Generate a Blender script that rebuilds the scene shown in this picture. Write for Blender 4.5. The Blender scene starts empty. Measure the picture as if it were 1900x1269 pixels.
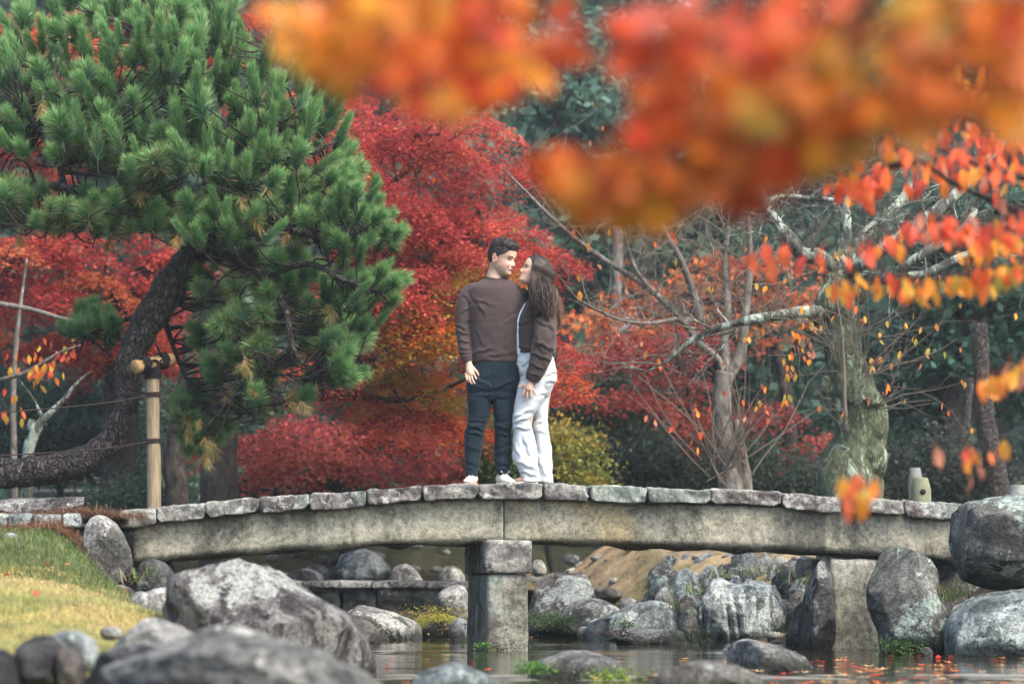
import bpy, bmesh, math, random
import numpy as np
from mathutils import Vector, Matrix

# ------------------------------------------------------------------ camera, sky, sun, exposure
SC = bpy.context.scene
COL = SC.collection
FPX = 85.0 / 36.0 * 1900.0          # focal length in photo pixels
ZC = 0.475                          # camera height above the stream
PITCH = math.atan((1085.0 - 634.5) / FPX)
YB = 17.7                           # distance of the bridge front

cam = bpy.data.cameras.new('camera')
cam.lens = 85.0
cam.sensor_width = 36.0
cam.clip_start = 0.1
cam.clip_end = 2000.0
cam.dof.use_dof = True
cam.dof.focus_distance = 17.95
cam.dof.aperture_fstop = 2.05
cam_ob = bpy.data.objects.new('camera', cam)
COL.objects.link(cam_ob)
cam_ob.location = (0, 0, ZC)
cam_ob.rotation_euler = (math.pi / 2 + PITCH, 0, 0)
SC.camera = cam_ob

SUN_EL, SUN_AZ = math.radians(52), math.radians(132)      # azimuth from +Y (away) towards +X
world = bpy.data.worlds.new('World')
SC.world = world
world.use_nodes = True
wn = world.node_tree.nodes
sky = wn.new('ShaderNodeTexSky')
sky.sky_type = 'NISHITA'
sky.sun_disc = False
sky.sun_elevation = SUN_EL
sky.sun_rotation = SUN_AZ
sky.air_density = 1.0
sky.dust_density = 4.0
sky.ozone_density = 1.0
wn['Background'].inputs['Strength'].default_value = 0.15
world.node_tree.links.new(sky.outputs[0], wn['Background'].inputs['Color'])

sun = bpy.data.lights.new('sun', 'SUN')
sun.energy = 1.4
sun.angle = math.radians(26)
sun.color = (1.0, 0.88, 0.72)
sun_ob = bpy.data.objects.new('sun', sun)
COL.objects.link(sun_ob)
S = Vector((math.sin(SUN_AZ) * math.cos(SUN_EL), math.cos(SUN_AZ) * math.cos(SUN_EL), math.sin(SUN_EL)))
sun_ob.rotation_euler = (-S).to_track_quat('-Z', 'Y').to_euler()
sun_ob.location = (6, 8, 20)

vs = SC.view_settings
vs.view_transform = 'Standard'
vs.look = 'None'
vs.exposure = 1.75
vs.gamma = 1.0
vs.use_curve_mapping = False
SC.cycles.use_denoising = True
SC.cycles.max_bounces = 6
SC.cycles.diffuse_bounces = 3
SC.cycles.glossy_bounces = 2
SC.cycles.transmission_bounces = 3
SC.cycles.caustics_reflective = False
SC.cycles.caustics_refractive = False

# ------------------------------------------------------------------ helpers
def P(px, py, Y):
    """photo pixel at distance Y -> world point"""
    c, s = math.cos(PITCH), math.sin(PITCH)
    u, v = px - 950.0, 634.5 - py
    dy = c * FPX - s * v
    dz = s * FPX + c * v
    t = Y / dy
    return np.array((u * t, Y, ZC + dz * t))

def MP(Y):
    return Y / FPX                     # metres per photo pixel at distance Y

def lin(h):
    h = h.lstrip('#')
    o = []
    for i in (0, 2, 4):
        c = int(h[i:i + 2], 16) / 255.0
        o.append(c / 12.92 if c <= 0.04045 else ((c + 0.055) / 1.055) ** 2.4)
    return tuple(o)

def _hash(ix, iy, iz, seed):
    h = (ix * 374761393 + iy * 668265263 + iz * 2147483647 + seed * 1274126177) & 0xffffffff
    h = ((h ^ (h >> 13)) * 1274126177) & 0xffffffff
    h = (h ^ (h >> 16)) & 0xffff
    return h / 32767.5 - 1.0

def vnoise(p, seed=0):
    p = np.asarray(p, dtype=np.float64)
    i = np.floor(p).astype(np.int64)
    f = p - i
    f = f * f * (3 - 2 * f)
    r = 0
    for dx in (0, 1):
        wx = f[:, 0] if dx else 1 - f[:, 0]
        for dy in (0, 1):
            wy = f[:, 1] if dy else 1 - f[:, 1]
            for dz in (0, 1):
                wz = f[:, 2] if dz else 1 - f[:, 2]
                r = r + wx * wy * wz * _hash(i[:, 0] + dx, i[:, 1] + dy, i[:, 2] + dz, seed)
    return r

def fbm(p, octv=4, seed=0, gain=0.5):
    p = np.asarray(p, dtype=np.float64)
    a, r = 1.0, 0
    for k in range(octv):
        r = r + a * vnoise(p * (2.03 ** k) + k * 17.3, seed + k * 31)
        a *= gain
    return r

def sstep(a, b, x):
    t = np.clip((x - a) / (b - a), 0, 1)
    return t * t * (3 - 2 * t)

def to_mesh(name, V, faces, mat=None, smooth=False, cols=None, fmat=None):
    """faces: list of integer arrays (m,k). cols: per-vertex rgb."""
    V = np.asarray(V, dtype=np.float32)
    me = bpy.data.meshes.new(name)
    if isinstance(faces, np.ndarray):
        faces = [faces]
    faces = [np.asarray(f, dtype=np.int32) for f in faces if len(f)]
    tot = np.concatenate([np.full(len(f), f.shape[1], dtype=np.int32) for f in faces])
    idx = np.concatenate([f.ravel() for f in faces])
    me.vertices.add(len(V))
    me.vertices.foreach_set('co', V.ravel())
    me.loops.add(len(idx))
    me.loops.foreach_set('vertex_index', idx)
    me.polygons.add(len(tot))
    st = np.concatenate([[0], np.cumsum(tot)[:-1]]).astype(np.int32)
    me.polygons.foreach_set('loop_start', st)
    try:
        me.polygons.foreach_set('loop_total', tot)
    except Exception:
        pass
    if smooth:
        me.polygons.foreach_set('use_smooth', np.ones(len(tot), dtype=bool))
    mats = mat if isinstance(mat, (list, tuple)) else [mat]
    for m in mats:
        if m is not None:
            me.materials.append(m)
    if fmat is not None:
        me.polygons.foreach_set('material_index', np.asarray(fmat, dtype=np.int32))
    if cols is not None:
        at = me.attributes.new('Col', 'FLOAT_COLOR', 'POINT')
        c4 = np.ones((len(V), 4), dtype=np.float32)
        c4[:, :3] = cols
        at.data.foreach_set('color', c4.ravel())
    me.update(calc_edges=True)
    return me

def link(name, data, parent=None, loc=None, label=None, cat=None, group=None, kind=None):
    o = bpy.data.objects.new(name, data)
    COL.objects.link(o)
    if loc is not None:
        o.location = tuple(float(v) for v in loc)
    if parent is not None:
        o.parent = parent
    if label: o['label'] = label
    if cat: o['category'] = cat
    if group: o['group'] = group
    if kind: o['kind'] = kind
    return o

def root(name, loc, label, cat, group=None, kind=None):
    return link(name, None, None, loc, label, cat, group, kind)

class MB:
    """collects pieces in world coordinates; build() links ONE mesh object"""
    def __init__(s):
        s.V, s.F, s.n, s.C = [], {}, 0, []
    def add(s, V, faces, col=None):
        V = np.asarray(V, dtype=np.float64)
        if isinstance(faces, np.ndarray):
            faces = [faces]
        for f in faces:
            f = np.asarray(f)
            if len(f):
                s.F.setdefault(f.shape[1], []).append(f + s.n)
        s.V.append(V)
        s.n += len(V)
        if col is not None:
            col = np.asarray(col, dtype=np.float64)
            if col.ndim == 1:
                col = np.tile(col, (len(V), 1))
            s.C.append(col)
        return s
    def data(s):
        V = np.concatenate(s.V)
        F = [np.concatenate(v) for v in s.F.values()]
        return V, F, (np.concatenate(s.C) if s.C else None)
    def build(s, name, mat, parent=None, smooth=False, **kw):
        V, F, C = s.data()
        if parent is not None:
            org = np.array(parent.matrix_world.translation) if parent.parent is None else None
            org = np.array(parent.location)
            p = parent
            while p.parent is not None:
                p = p.parent
                org = org + np.array(p.location)
            loc = None
        else:
            org = np.array([V[:, 0].mean(), V[:, 1].mean(), V[:, 2].min()])
            loc = org
        me = to_mesh(name, V - org, F, mat, smooth, C)
        return link(name, me, parent, loc, **kw)

def catmull(pts, n):
    pts = np.asarray(pts, dtype=np.float64)
    if len(pts) == 2:
        t = np.linspace(0, 1, n)[:, None]
        return pts[0] * (1 - t) + pts[1] * t
    q = np.vstack([2 * pts[0] - pts[1], pts, 2 * pts[-1] - pts[-2]])
    m = len(pts) - 1
    u = np.linspace(0, m - 1e-9, n)
    i = u.astype(int)
    t = (u - i)[:, None]
    p0, p1, p2, p3 = q[i], q[i + 1], q[i + 2], q[i + 3]
    return 0.5 * (2 * p1 + (p2 - p0) * t + (2 * p0 - 5 * p1 + 4 * p2 - p3) * t * t + (3 * p1 - p0 - 3 * p2 + p3) * t ** 3)

def tube(pts, rad, sides=8, n=None, caps=True, rough=0.0, seed=0, flat=None, bump_scale=6.0):
    """swept tube; pts control points, rad radii at the control points. flat: (axis vector, factor)"""
    pts = np.asarray(pts, dtype=np.float64)
    rad = np.asarray(rad, dtype=np.float64)
    if rad.ndim == 0:
        rad = np.full(len(pts), float(rad))
    if n is not None and n != len(pts):
        r = catmull(np.c_[pts, rad], n)
        pts, rad = r[:, :3], np.maximum(r[:, 3], 1e-4)
    m = len(pts)
    T = np.gradient(pts, axis=0)
    T /= np.linalg.norm(T, axis=1)[:, None] + 1e-12
    ref = np.array([0, 0, 1.0]) if abs(T[0, 2]) < 0.9 else np.array([1.0, 0, 0])
    U = np.zeros((m, 3)); W = np.zeros((m, 3))
    u = np.cross(ref, T[0]); u /= np.linalg.norm(u)
    for k in range(m):
        u = u - T[k] * u.dot(T[k])
        u /= np.linalg.norm(u) + 1e-12
        U[k] = u
        W[k] = np.cross(T[k], u)
    a = np.linspace(0, 2 * math.pi, sides, endpoint=False)
    off = U[:, None, :] * np.cos(a)[None, :, None] + W[:, None, :] * np.sin(a)[None, :, None]
    R = rad[:, None] * np.ones(sides)[None, :]
    if rough:
        q = (pts[:, None, :] + off * rad[:, None, None]).reshape(-1, 3)
        R = R * (1 + rough * fbm(q * bump_scale, 3, seed).reshape(m, sides))
    off = off * R[:, :, None]
    if flat is not None:
        ax, fc = np.asarray(flat[0], float), flat[1]
        off = off - ax * ((off @ ax) * (1 - fc))[:, :, None]
    V = (pts[:, None, :] + off).reshape(-1, 3)
    i, j = np.meshgrid(np.arange(m - 1), np.arange(sides), indexing='ij')
    j2 = (j + 1) % sides
    F = np.stack([i * sides + j, i * sides + j2, (i + 1) * sides + j2, (i + 1) * sides + j], -1).reshape(-1, 4)
    fs = [F]
    if caps:
        V = np.vstack([V, pts[0], pts[-1]])
        b, e = m * sides, m * sides + 1
        jj = np.arange(sides)
        j2 = (jj + 1) % sides
        fs.append(np.vstack([np.c_[np.full(sides, b), j2, jj], np.c_[np.full(sides, e), (m - 1) * sides + jj, (m - 1) * sides + j2]]))
    return V, fs

_ICO = {}
def ico(sub):
    if sub not in _ICO:
        bm = bmesh.new()
        bmesh.ops.create_icosphere(bm, subdivisions=sub, radius=1)
        V = np.array([v.co[:] for v in bm.verts])
        F = np.array([[v.index for v in f.verts] for f in bm.faces])
        bm.free()
        _ICO[sub] = (V, F)
    return _ICO[sub]

_GB = {}
def gridbox(nx, ny, nz):
    k = (nx, ny, nz)
    if k not in _GB:
        pts, faces, ids = [], [], {}
        def vid(p):
            if p not in ids:
                ids[p] = len(pts); pts.append(p)
            return ids[p]
        N = (nx, ny, nz)
        for ax in range(3):
            a, b = [(1, 2), (2, 0), (0, 1)][ax]
            for side in (0, N[ax]):
                for i in range(N[a]):
                    for j in range(N[b]):
                        q = []
                        for (di, dj) in ((0, 0), (1, 0), (1, 1), (0, 1)):
                            c = [0, 0, 0]; c[ax] = side; c[a] = i + di; c[b] = j + dj
                            q.append(vid(tuple(c)))
                        faces.append(q if side else q[::-1])
        _GB[k] = (np.array(pts) / np.array(N) * 2 - 1.0, np.array(faces))
    return _GB[k]

def rbox(half, seg, r, rough=0.0, seed=0, scale=8.0):
    """rounded box with rough faces, centred, half sizes"""
    c, F = gridbox(*seg)
    half = np.asarray(half, float)
    # crowd the rows at the edges so that the rounding has vertices
    p = c * half
    q = np.clip(p, -(half - r), half - r)
    d = p - q
    L = np.linalg.norm(d, axis=1)
    k = L > 1e-9
    V = p.copy()
    V[k] = q[k] + d[k] / L[k, None] * np.minimum(L[k], r)[:, None]
    if rough:
        nrm = V / (half + 1e-9)
        nrm = np.sign(nrm) * np.abs(nrm) ** 6
        nrm /= np.linalg.norm(nrm, axis=1)[:, None] + 1e-9
        V = V + nrm * (rough * fbm(V * scale + seed * 7.7, 4, seed))[:, None]
    return V, F

def rotz(V, a):
    c, s = math.cos(a), math.sin(a)
    return np.asarray(V) @ np.array([[c, s, 0], [-s, c, 0], [0, 0, 1]])

# ------------------------------------------------------------------ node materials
class NT:
    def __init__(s, name):
        s.m = bpy.data.materials.new(name)
        s.m.use_nodes = True
        s.t = s.m.node_tree
        s.n = s.t.nodes
        s.p = s.n['Principled BSDF']
        s.out = s.n['Material Output']
    def new(s, typ, **kw):
        nd = s.n.new(typ)
        for k, v in kw.items():
            setattr(nd, k, v)
        return nd
    def ln(s, a, b):
        s.t.links.new(a, b)
    def coords(s, space='Object', scale=(1, 1, 1), rot=(0, 0, 0), rnd=True):
        tc = s.new('ShaderNodeTexCoord')
        mp = s.new('ShaderNodeMapping')
        mp.inputs['Scale'].default_value = scale
        mp.inputs['Rotation'].default_value = rot
        if space == 'World':
            g = s.new('ShaderNodeNewGeometry')
            s.ln(g.outputs['Position'], mp.inputs['Vector'])
        else:
            s.ln(tc.outputs[space], mp.inputs['Vector'])
        if rnd:
            oi = s.new('ShaderNodeObjectInfo')
            ml = s.new('ShaderNodeMath', operation='MULTIPLY')
            ml.inputs[1].default_value = 37.0
            s.ln(oi.outputs['Random'], ml.inputs[0])
            ad = s.new('ShaderNodeVectorMath', operation='ADD')
            s.ln(mp.outputs[0], ad.inputs[0])
            s.ln(ml.outputs[0], ad.inputs[1])
            return ad.outputs[0]
        return mp.outputs[0]
    def noise(s, vec, scale, detail=6, rough=0.6, dist=0.0):
        nd = s.new('ShaderNodeTexNoise')
        nd.inputs['Scale'].default_value = scale
        nd.inputs['Detail'].default_value = detail
        nd.inputs['Roughness'].default_value = rough
        nd.inputs['Distortion'].default_value = dist
        s.ln(vec, nd.inputs['Vector'])
        return nd.outputs['Fac']
    def ramp(s, fac, stops, interp='LINEAR'):
        nd = s.new('ShaderNodeValToRGB')
        cr = nd.color_ramp
        cr.interpolation = interp
        while len(cr.elements) < len(stops):
            cr.elements.new(0.5)
        for e, (p, c) in zip(cr.elements, stops):
            e.position = p
            e.color = (*c, 1) if len(c) == 3 else c
        s.ln(fac, nd.inputs['Fac'])
        return nd.outputs['Color']
    def mix(s, fac, a, b, mode='MIX'):
        nd = s.new('ShaderNodeMix', data_type='RGBA', blend_type=mode)
        for sock, v in ((nd.inputs[0], fac), (nd.inputs[6], a), (nd.inputs[7], b)):
            if isinstance(v, (int, float)):
                sock.default_value = v
            elif isinstance(v, tuple):
                sock.default_value = (*v, 1) if len(v) == 3 else v
            else:
                s.ln(v, sock)
        return nd.outputs[2]
    def bump(s, h, strength=0.4, dist=0.02, normal=None):
        nd = s.new('ShaderNodeBump')
        nd.inputs['Strength'].default_value = strength
        nd.inputs['Distance'].default_value = dist
        s.ln(h, nd.inputs['Height'])
        if normal is not None:
            s.ln(normal, nd.inputs['Normal'])
        return nd.outputs[0]
    def set(s, color=None, rough=0.8, spec=0.3, normal=None, **kw):
        if color is not None:
            if isinstance(color, tuple):
                s.p.inputs['Base Color'].default_value = (*color, 1)
            else:
                s.ln(color, s.p.inputs['Base Color'])
        if isinstance(rough, (int, float)):
            s.p.inputs['Roughness'].default_value = rough
        else:
            s.ln(rough, s.p.inputs['Roughness'])
        s.p.inputs['Specular IOR Level'].default_value = spec
        if normal is not None:
            s.ln(normal, s.p.inputs['Normal'])
        for k, v in kw.items():
            s.p.inputs[k].default_value = v
        return s.m

B0, W1 = (0, 0, 0), (1, 1, 1)

def rock_mat(name, dark, mid, light, lichen, lich_amt=0.5, stripe=None, scale=1.0, moss=None):
    t = NT(name)
    v = t.coords('Object')
    n1 = t.noise(v, 3.0 * scale, 10, 0.70, 0.8)
    base = t.ramp(n1, [(0.41, dark), (0.50, mid), (0.61, light)])
    if stripe is not None:
        vs_ = t.coords('Object', scale=stripe[0], rot=stripe[1])
        ns = t.noise(vs_, 4.0, 8, 0.72, 1.2)
        base = t.mix(t.ramp(ns, [(0.52, B0), (0.57, W1)]), base, light)
        base = t.mix(t.ramp(ns, [(0.37, W1), (0.42, B0)]), base, dark)
    # crusts of lichen: sharp-edged blotches of several sizes
    n2 = t.noise(v, 9.0 * scale, 10, 0.74, 0.5)
    n3 = t.noise(v, 1.6 * scale, 3, 0.5)
    ad = t.new('ShaderNodeMath', operation='ADD'); t.ln(n2, ad.inputs[0]); t.ln(n3, ad.inputs[1])
    th = 1.12 - 0.12 * lich_amt
    lm = t.ramp(ad.outputs[0], [(0.0, B0), (1.0, W1)])
    mp = t.new('ShaderNodeMapRange'); t.ln(ad.outputs[0], mp.inputs[0])
    mp.inputs[1].default_value = th; mp.inputs[2].default_value = th + 0.05
    base = t.mix(mp.outputs[0], base, lichen)
    # dark seams
    vo = t.new('ShaderNodeTexVoronoi', feature='DISTANCE_TO_EDGE'); vo.inputs['Scale'].default_value = 3.2 * scale
    dv = t.new('ShaderNodeVectorMath', operation='ADD')
    nv = t.new('ShaderNodeTexNoise'); nv.inputs['Scale'].default_value = 4.0; nv.inputs['Detail'].default_value = 5
    t.ln(v, nv.inputs['Vector']); t.ln(v, dv.inputs[0]); t.ln(nv.outputs['Color'], dv.inputs[1]); t.ln(dv.outputs[0], vo.inputs['Vector'])
    seam = t.ramp(vo.outputs['Distance'], [(0.0, W1), (0.035, B0)])
    sm = t.new('ShaderNodeMath', operation='MULTIPLY'); t.ln(seam, sm.inputs[0]); sm.inputs[1].default_value = 0.55
    base = t.mix(sm.outputs[0], base, (dark[0] * 0.5, dark[1] * 0.5, dark[2] * 0.5))
    nf = t.noise(v, 42 * scale, 5, 0.75)
    base = t.mix(1.0, base, t.ramp(nf, [(0.38, (0.5, 0.5, 0.5)), (0.62, (1.4, 1.4, 1.4))]), 'MULTIPLY')
    if moss is not None:
        g = t.new('ShaderNodeNewGeometry')
        sx = t.new('ShaderNodeSeparateXYZ')
        t.ln(g.outputs['Normal'], sx.inputs[0])
        nm = t.noise(v, 4.0, 6, 0.7)
        ad = t.new('ShaderNodeMath', operation='ADD')
        t.ln(sx.outputs['Z'], ad.inputs[0]); t.ln(nm, ad.inputs[1])
        mk = t.new('ShaderNodeMapRange'); t.ln(ad.outputs[0], mk.inputs[0])
        mk.inputs[1].default_value = moss[1]; mk.inputs[2].default_value = moss[1] + 0.15
        base = t.mix(mk.outputs[0], base, moss[0])
    gp = t.new('ShaderNodeNewGeometry'); sz = t.new('ShaderNodeSeparateXYZ'); t.ln(gp.outputs['Position'], sz.inputs[0])
    wz = t.new('ShaderNodeMath', operation='MULTIPLY_ADD'); t.ln(n1, wz.inputs[0]); wz.inputs[1].default_value = -0.12; t.ln(sz.outputs['Z'], wz.inputs[2])
    wet = t.new('ShaderNodeMapRange'); t.ln(wz.outputs[0], wet.inputs[0])
    wet.inputs[1].default_value = 0.03; wet.inputs[2].default_value = -0.02
    base = t.mix(wet.outputs[0], base, t.mix(1.0, base, (0.38, 0.40, 0.36), 'MULTIPLY'))
    h1 = t.bump(n1, 0.9, 0.06)
    h2 = t.bump(n2, 0.8, 0.03, h1)
    h4 = t.bump(vo.outputs['Distance'], 0.6, 0.03, h2)
    h3 = t.bump(nf, 0.6, 0.012, h4)
    return t.set(base, 0.85, 0.22, h3)

M = {}
M['rock_blue'] = rock_mat('rock_blue', (0.045, 0.056, 0.06), (0.135, 0.165, 0.168), (0.25, 0.29, 0.285), (0.36, 0.41, 0.39), 0.65, ((1.0, 1.0, 0.35), (0.3, 0.5, 0.2)))
M['rock_grey'] = rock_mat('rock_grey', (0.042, 0.044, 0.044), (0.125, 0.13, 0.126), (0.235, 0.243, 0.23), (0.37, 0.38, 0.355), 0.75)
M['rock_brown'] = rock_mat('rock_brown', (0.034, 0.029, 0.027), (0.09, 0.083, 0.075), (0.155, 0.147, 0.132), (0.29, 0.32, 0.30), 0.3)
M['rock_teal'] = rock_mat('rock_teal', (0.03, 0.032, 0.032), (0.095, 0.098, 0.09), (0.17, 0.178, 0.158), (0.28, 0.345, 0.315), 0.65)
M['rock_boulder'] = rock_mat('rock_boulder', (0.026, 0.023, 0.026), (0.075, 0.070, 0.070), (0.20, 0.198, 0.188), (0.31, 0.33, 0.31), 0.55, ((1.0, 1.0, 0.3), (0.2, 0.75, 0.3)), 1.3)
M['rock_pale'] = rock_mat('rock_pale', (0.07, 0.07, 0.068), (0.18, 0.185, 0.175), (0.29, 0.29, 0.27), (0.38, 0.38, 0.355), 0.7, None, 1.2)
M['rock_strip'] = rock_mat('rock_strip', (0.06, 0.073, 0.08), (0.24, 0.285, 0.29), (0.40, 0.455, 0.45), (0.46, 0.50, 0.48), 0.7, ((2.6, 1.0, 0.22), (0.0, -0.12, 0.0)), 1.2)
M['rock_dark'] = rock_mat('rock_dark', (0.016, 0.016, 0.018), (0.036, 0.037, 0.039), (0.08, 0.083, 0.083), (0.20, 0.22, 0.215), 0.3)
M['rock_wet'] = rock_mat('rock_wet', (0.008, 0.009, 0.009), (0.020, 0.023, 0.022), (0.05, 0.055, 0.052), (0.09, 0.10, 0.09), 0.1, None, 1.0, ((0.22, 0.20, 0.165), 1.25))
M['rock_moss'] = rock_mat('rock_moss', (0.02, 0.02, 0.018), (0.045, 0.045, 0.04), (0.09, 0.09, 0.08), (0.13, 0.14, 0.11), 0.2, None, 1.0, ((0.17, 0.17, 0.03), 0.9))

def bridge_mat(name, dark, mid, light, tint, streak_amt, sc=1.0, blot=0.0, blotc=(0.4, 0.42, 0.39)):
    t = NT(name)
    v = t.coords('Object', rnd=True)
    n1 = t.noise(v, 2.2 * sc, 9, 0.68, 0.6)
    base = t.ramp(n1, [(0.40, dark), (0.49, mid), (0.60, light)])
    nt_ = t.noise(v, 1.1, 4, 0.55)
    base = t.mix(t.ramp(nt_, [(0.52, B0), (0.64, W1)]), base, tint)
    vs_ = t.coords('Object', scale=(1, 1, 0.16))
    ns = t.noise(vs_, 5.0, 7, 0.72)
    sm = t.new('ShaderNodeMath', operation='MULTIPLY')
    t.ln(t.ramp(ns, [(0.53, B0), (0.63, W1)]), sm.inputs[0]); sm.inputs[1].default_value = streak_amt
    base = t.mix(sm.outputs[0], base, dark)
    nb = t.noise(v, 11.0, 10, 0.78, 0.6)
    if blot > 0:
        base = t.mix(t.ramp(nb, [(0.60 - 0.08 * blot, B0), (0.63 - 0.08 * blot, W1)]), base, blotc)
    ng = t.noise(v, 24, 10, 0.85, 0.2)
    base = t.mix(1.0, base, t.ramp(ng, [(0.40, (0.42, 0.44, 0.45)), (0.5, (0.95, 0.95, 0.95)), (0.60, (1.35, 1.35, 1.3))]), 'MULTIPLY')
    h1 = t.bump(n1, 0.35, 0.03)
    hb = t.bump(nb, 0.5, 0.015, h1)
    h2 = t.bump(ng, 0.8, 0.014, hb)
    return t.set(base, 0.9, 0.2, h2)

M['beam'] = bridge_mat('beam_stone', (0.115, 0.115, 0.095), (0.29, 0.282, 0.222), (0.38, 0.37, 0.295), (0.31, 0.25, 0.14), 0.55)
M['slab'] = bridge_mat('slab_stone', (0.055, 0.045, 0.048), (0.135, 0.126, 0.122), (0.22, 0.22, 0.205), (0.17, 0.22, 0.195), 0.4, 2.4, 1.0, (0.30, 0.315, 0.29))
M['pier'] = bridge_mat('pier_stone', (0.085, 0.08, 0.068), (0.21, 0.208, 0.17), (0.29, 0.295, 0.25), (0.25, 0.305, 0.27), 0.5, 1.4)

def flat_mat(name, col, rough=0.7, spec=0.3, nscale=12, amt=0.25, bump=0.2, bd=0.005, stretch=(1, 1, 1), **kw):
    t = NT(name)
    v = t.coords('Object', scale=stretch)
    n = t.noise(v, nscale, 6, 0.65)
    k = t.ramp(n, [(0.3, (1 - amt,) * 3), (0.7, (1 + amt,) * 3)])
    c = t.mix(1.0, col, k, 'MULTIPLY')
    return t.set(c, rough, spec, t.bump(n, bump, bd), **kw)

def leaf_mat(name, trans=0.45, gloss=0.04, rough=0.45):
    """foliage: colour of each leaf from its own attribute"""
    t = NT(name)
    a = t.new('ShaderNodeAttribute', attribute_name='Col')
    d = t.new('ShaderNodeBsdfDiffuse')
    tr = t.new('ShaderNodeBsdfTranslucent')
    t.ln(a.outputs['Color'], d.inputs['Color'])
    g2 = t.new('ShaderNodeGamma'); g2.inputs['Gamma'].default_value = 0.9
    t.ln(a.outputs['Color'], g2.inputs['Color'])
    t.ln(g2.outputs[0], tr.inputs['Color'])
    m1 = t.new('ShaderNodeMixShader'); m1.inputs[0].default_value = trans
    t.ln(d.outputs[0], m1.inputs[1]); t.ln(tr.outputs[0], m1.inputs[2])
    gl = t.new('ShaderNodeBsdfGlossy'); gl.inputs['Roughness'].default_value = rough
    m2 = t.new('ShaderNodeMixShader'); m2.inputs[0].default_value = gloss
    t.ln(m1.outputs[0], m2.inputs[1]); t.ln(gl.outputs[0], m2.inputs[2])
    t.ln(m2.outputs[0], t.out.inputs['Surface'])
    return t.m
M['leaf'] = leaf_mat('leaf', 0.45, 0.012)
M['needle'] = leaf_mat('needle', 0.30, 0.05, 0.4)
M['near_leaf'] = leaf_mat('near_leaf', 0.5, 0.02)
M['grass'] = leaf_mat('grass', 0.35, 0.03)

def bark_mat(name, dark, mid, light, lichen=None, lamt=0.5, sc=1.0, bump=0.9):
    t = NT(name)
    v = t.coords('Object', scale=(1, 1, 0.5))
    n1 = t.noise(v, 14 * sc, 8, 0.7, 0.8)
    base = t.ramp(n1, [(0.34, dark), (0.5, mid), (0.68, light)])
    if lichen is not None:
        n2 = t.noise(v, 6.0 * sc, 8, 0.75, 0.4)
        base = t.mix(t.ramp(n2, [(0.66 - 0.3 * lamt, B0), (0.72 - 0.3 * lamt, W1)]), base, lichen)
    vo = t.new('ShaderNodeTexVoronoi'); vo.inputs['Scale'].default_value = 20 * sc
    t.ln(v, vo.inputs['Vector'])
    h = t.bump(n1, bump, 0.03)
    h2 = t.bump(vo.outputs['Distance'], bump * 0.7, 0.02, h)
    return t.set(base, 0.85, 0.25, h2)
def plate_bark(name, crack, plate, light, sc):
    t = NT(name)
    v = t.coords('Object', scale=(1, 1, 0.55), rnd=False)
    nv = t.new('ShaderNodeTexNoise'); nv.inputs['Scale'].default_value = 6.0; nv.inputs['Detail'].default_value = 4
    t.ln(v, nv.inputs['Vector'])
    sc2 = t.new('ShaderNodeVectorMath', operation='SCALE'); sc2.inputs['Scale'].default_value = 0.22; t.ln(nv.outputs['Color'], sc2.inputs[0])
    dv = t.new('ShaderNodeVectorMath', operation='ADD'); t.ln(v, dv.inputs[0]); t.ln(sc2.outputs[0], dv.inputs[1])
    vo = t.new('ShaderNodeTexVoronoi', feature='DISTANCE_TO_EDGE'); vo.inputs['Scale'].default_value = sc; t.ln(dv.outputs[0], vo.inputs['Vector'])
    vc = t.new('ShaderNodeTexVoronoi'); vc.inputs['Scale'].default_value = sc; t.ln(dv.outputs[0], vc.inputs['Vector'])
    n1 = t.noise(v, 30, 6, 0.7)
    pl = t.mix(t.ramp(n1, [(0.42, B0), (0.62, W1)]), plate, light)
    sp = t.new('ShaderNodeSeparateColor'); t.ln(vc.outputs['Color'], sp.inputs[0])
    pl = t.mix(1.0, pl, t.ramp(sp.outputs[0], [(0.0, (0.6,) * 3), (1.0, (1.4,) * 3)]), 'MULTIPLY')
    c = t.mix(t.ramp(vo.outputs['Distance'], [(0.0, W1), (0.075, B0)]), pl, crack)
    h = t.bump(t.ramp(vo.outputs['Distance'], [(0.0, B0), (0.2, W1)]), 1.0, 0.035)
    return t.set(c, 0.8, 0.35, t.bump(n1, 0.6, 0.012, h))
M['pine_bark'] = plate_bark('pine_bark', (0.008, 0.006, 0.006), (0.024, 0.019, 0.017), (0.085, 0.074, 0.068), 24)
M['dark_bark'] = bark_mat('dark_bark', (0.010, 0.008, 0.008), (0.026, 0.021, 0.019), (0.06, 0.055, 0.05))
M['cherry_bark'] = bark_mat('cherry_bark', (0.030, 0.028, 0.024), (0.085, 0.08, 0.068), (0.17, 0.17, 0.145), (0.36, 0.43, 0.36), 0.42, 0.9)
M['cherry_trunk'] = bark_mat('cherry_trunk', (0.018, 0.021, 0.013), (0.066, 0.082, 0.046), (0.13, 0.15, 0.095), (0.27, 0.34, 0.26), 0.40, 1.3)
M['lichen_bark'] = bark_mat('lichen_bark', (0.022, 0.022, 0.019), (0.075, 0.08, 0.068), (0.16, 0.175, 0.148), (0.30, 0.365, 0.305), 0.52, 1.1)
M['grey_bark'] = bark_mat('grey_bark', (0.04, 0.036, 0.032), (0.12, 0.11, 0.098), (0.22, 0.205, 0.185), (0.34, 0.36, 0.33), 0.2, 0.9, 0.5)
M['twig'] = flat_mat('twig', (0.14, 0.115, 0.095), 0.8)
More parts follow.
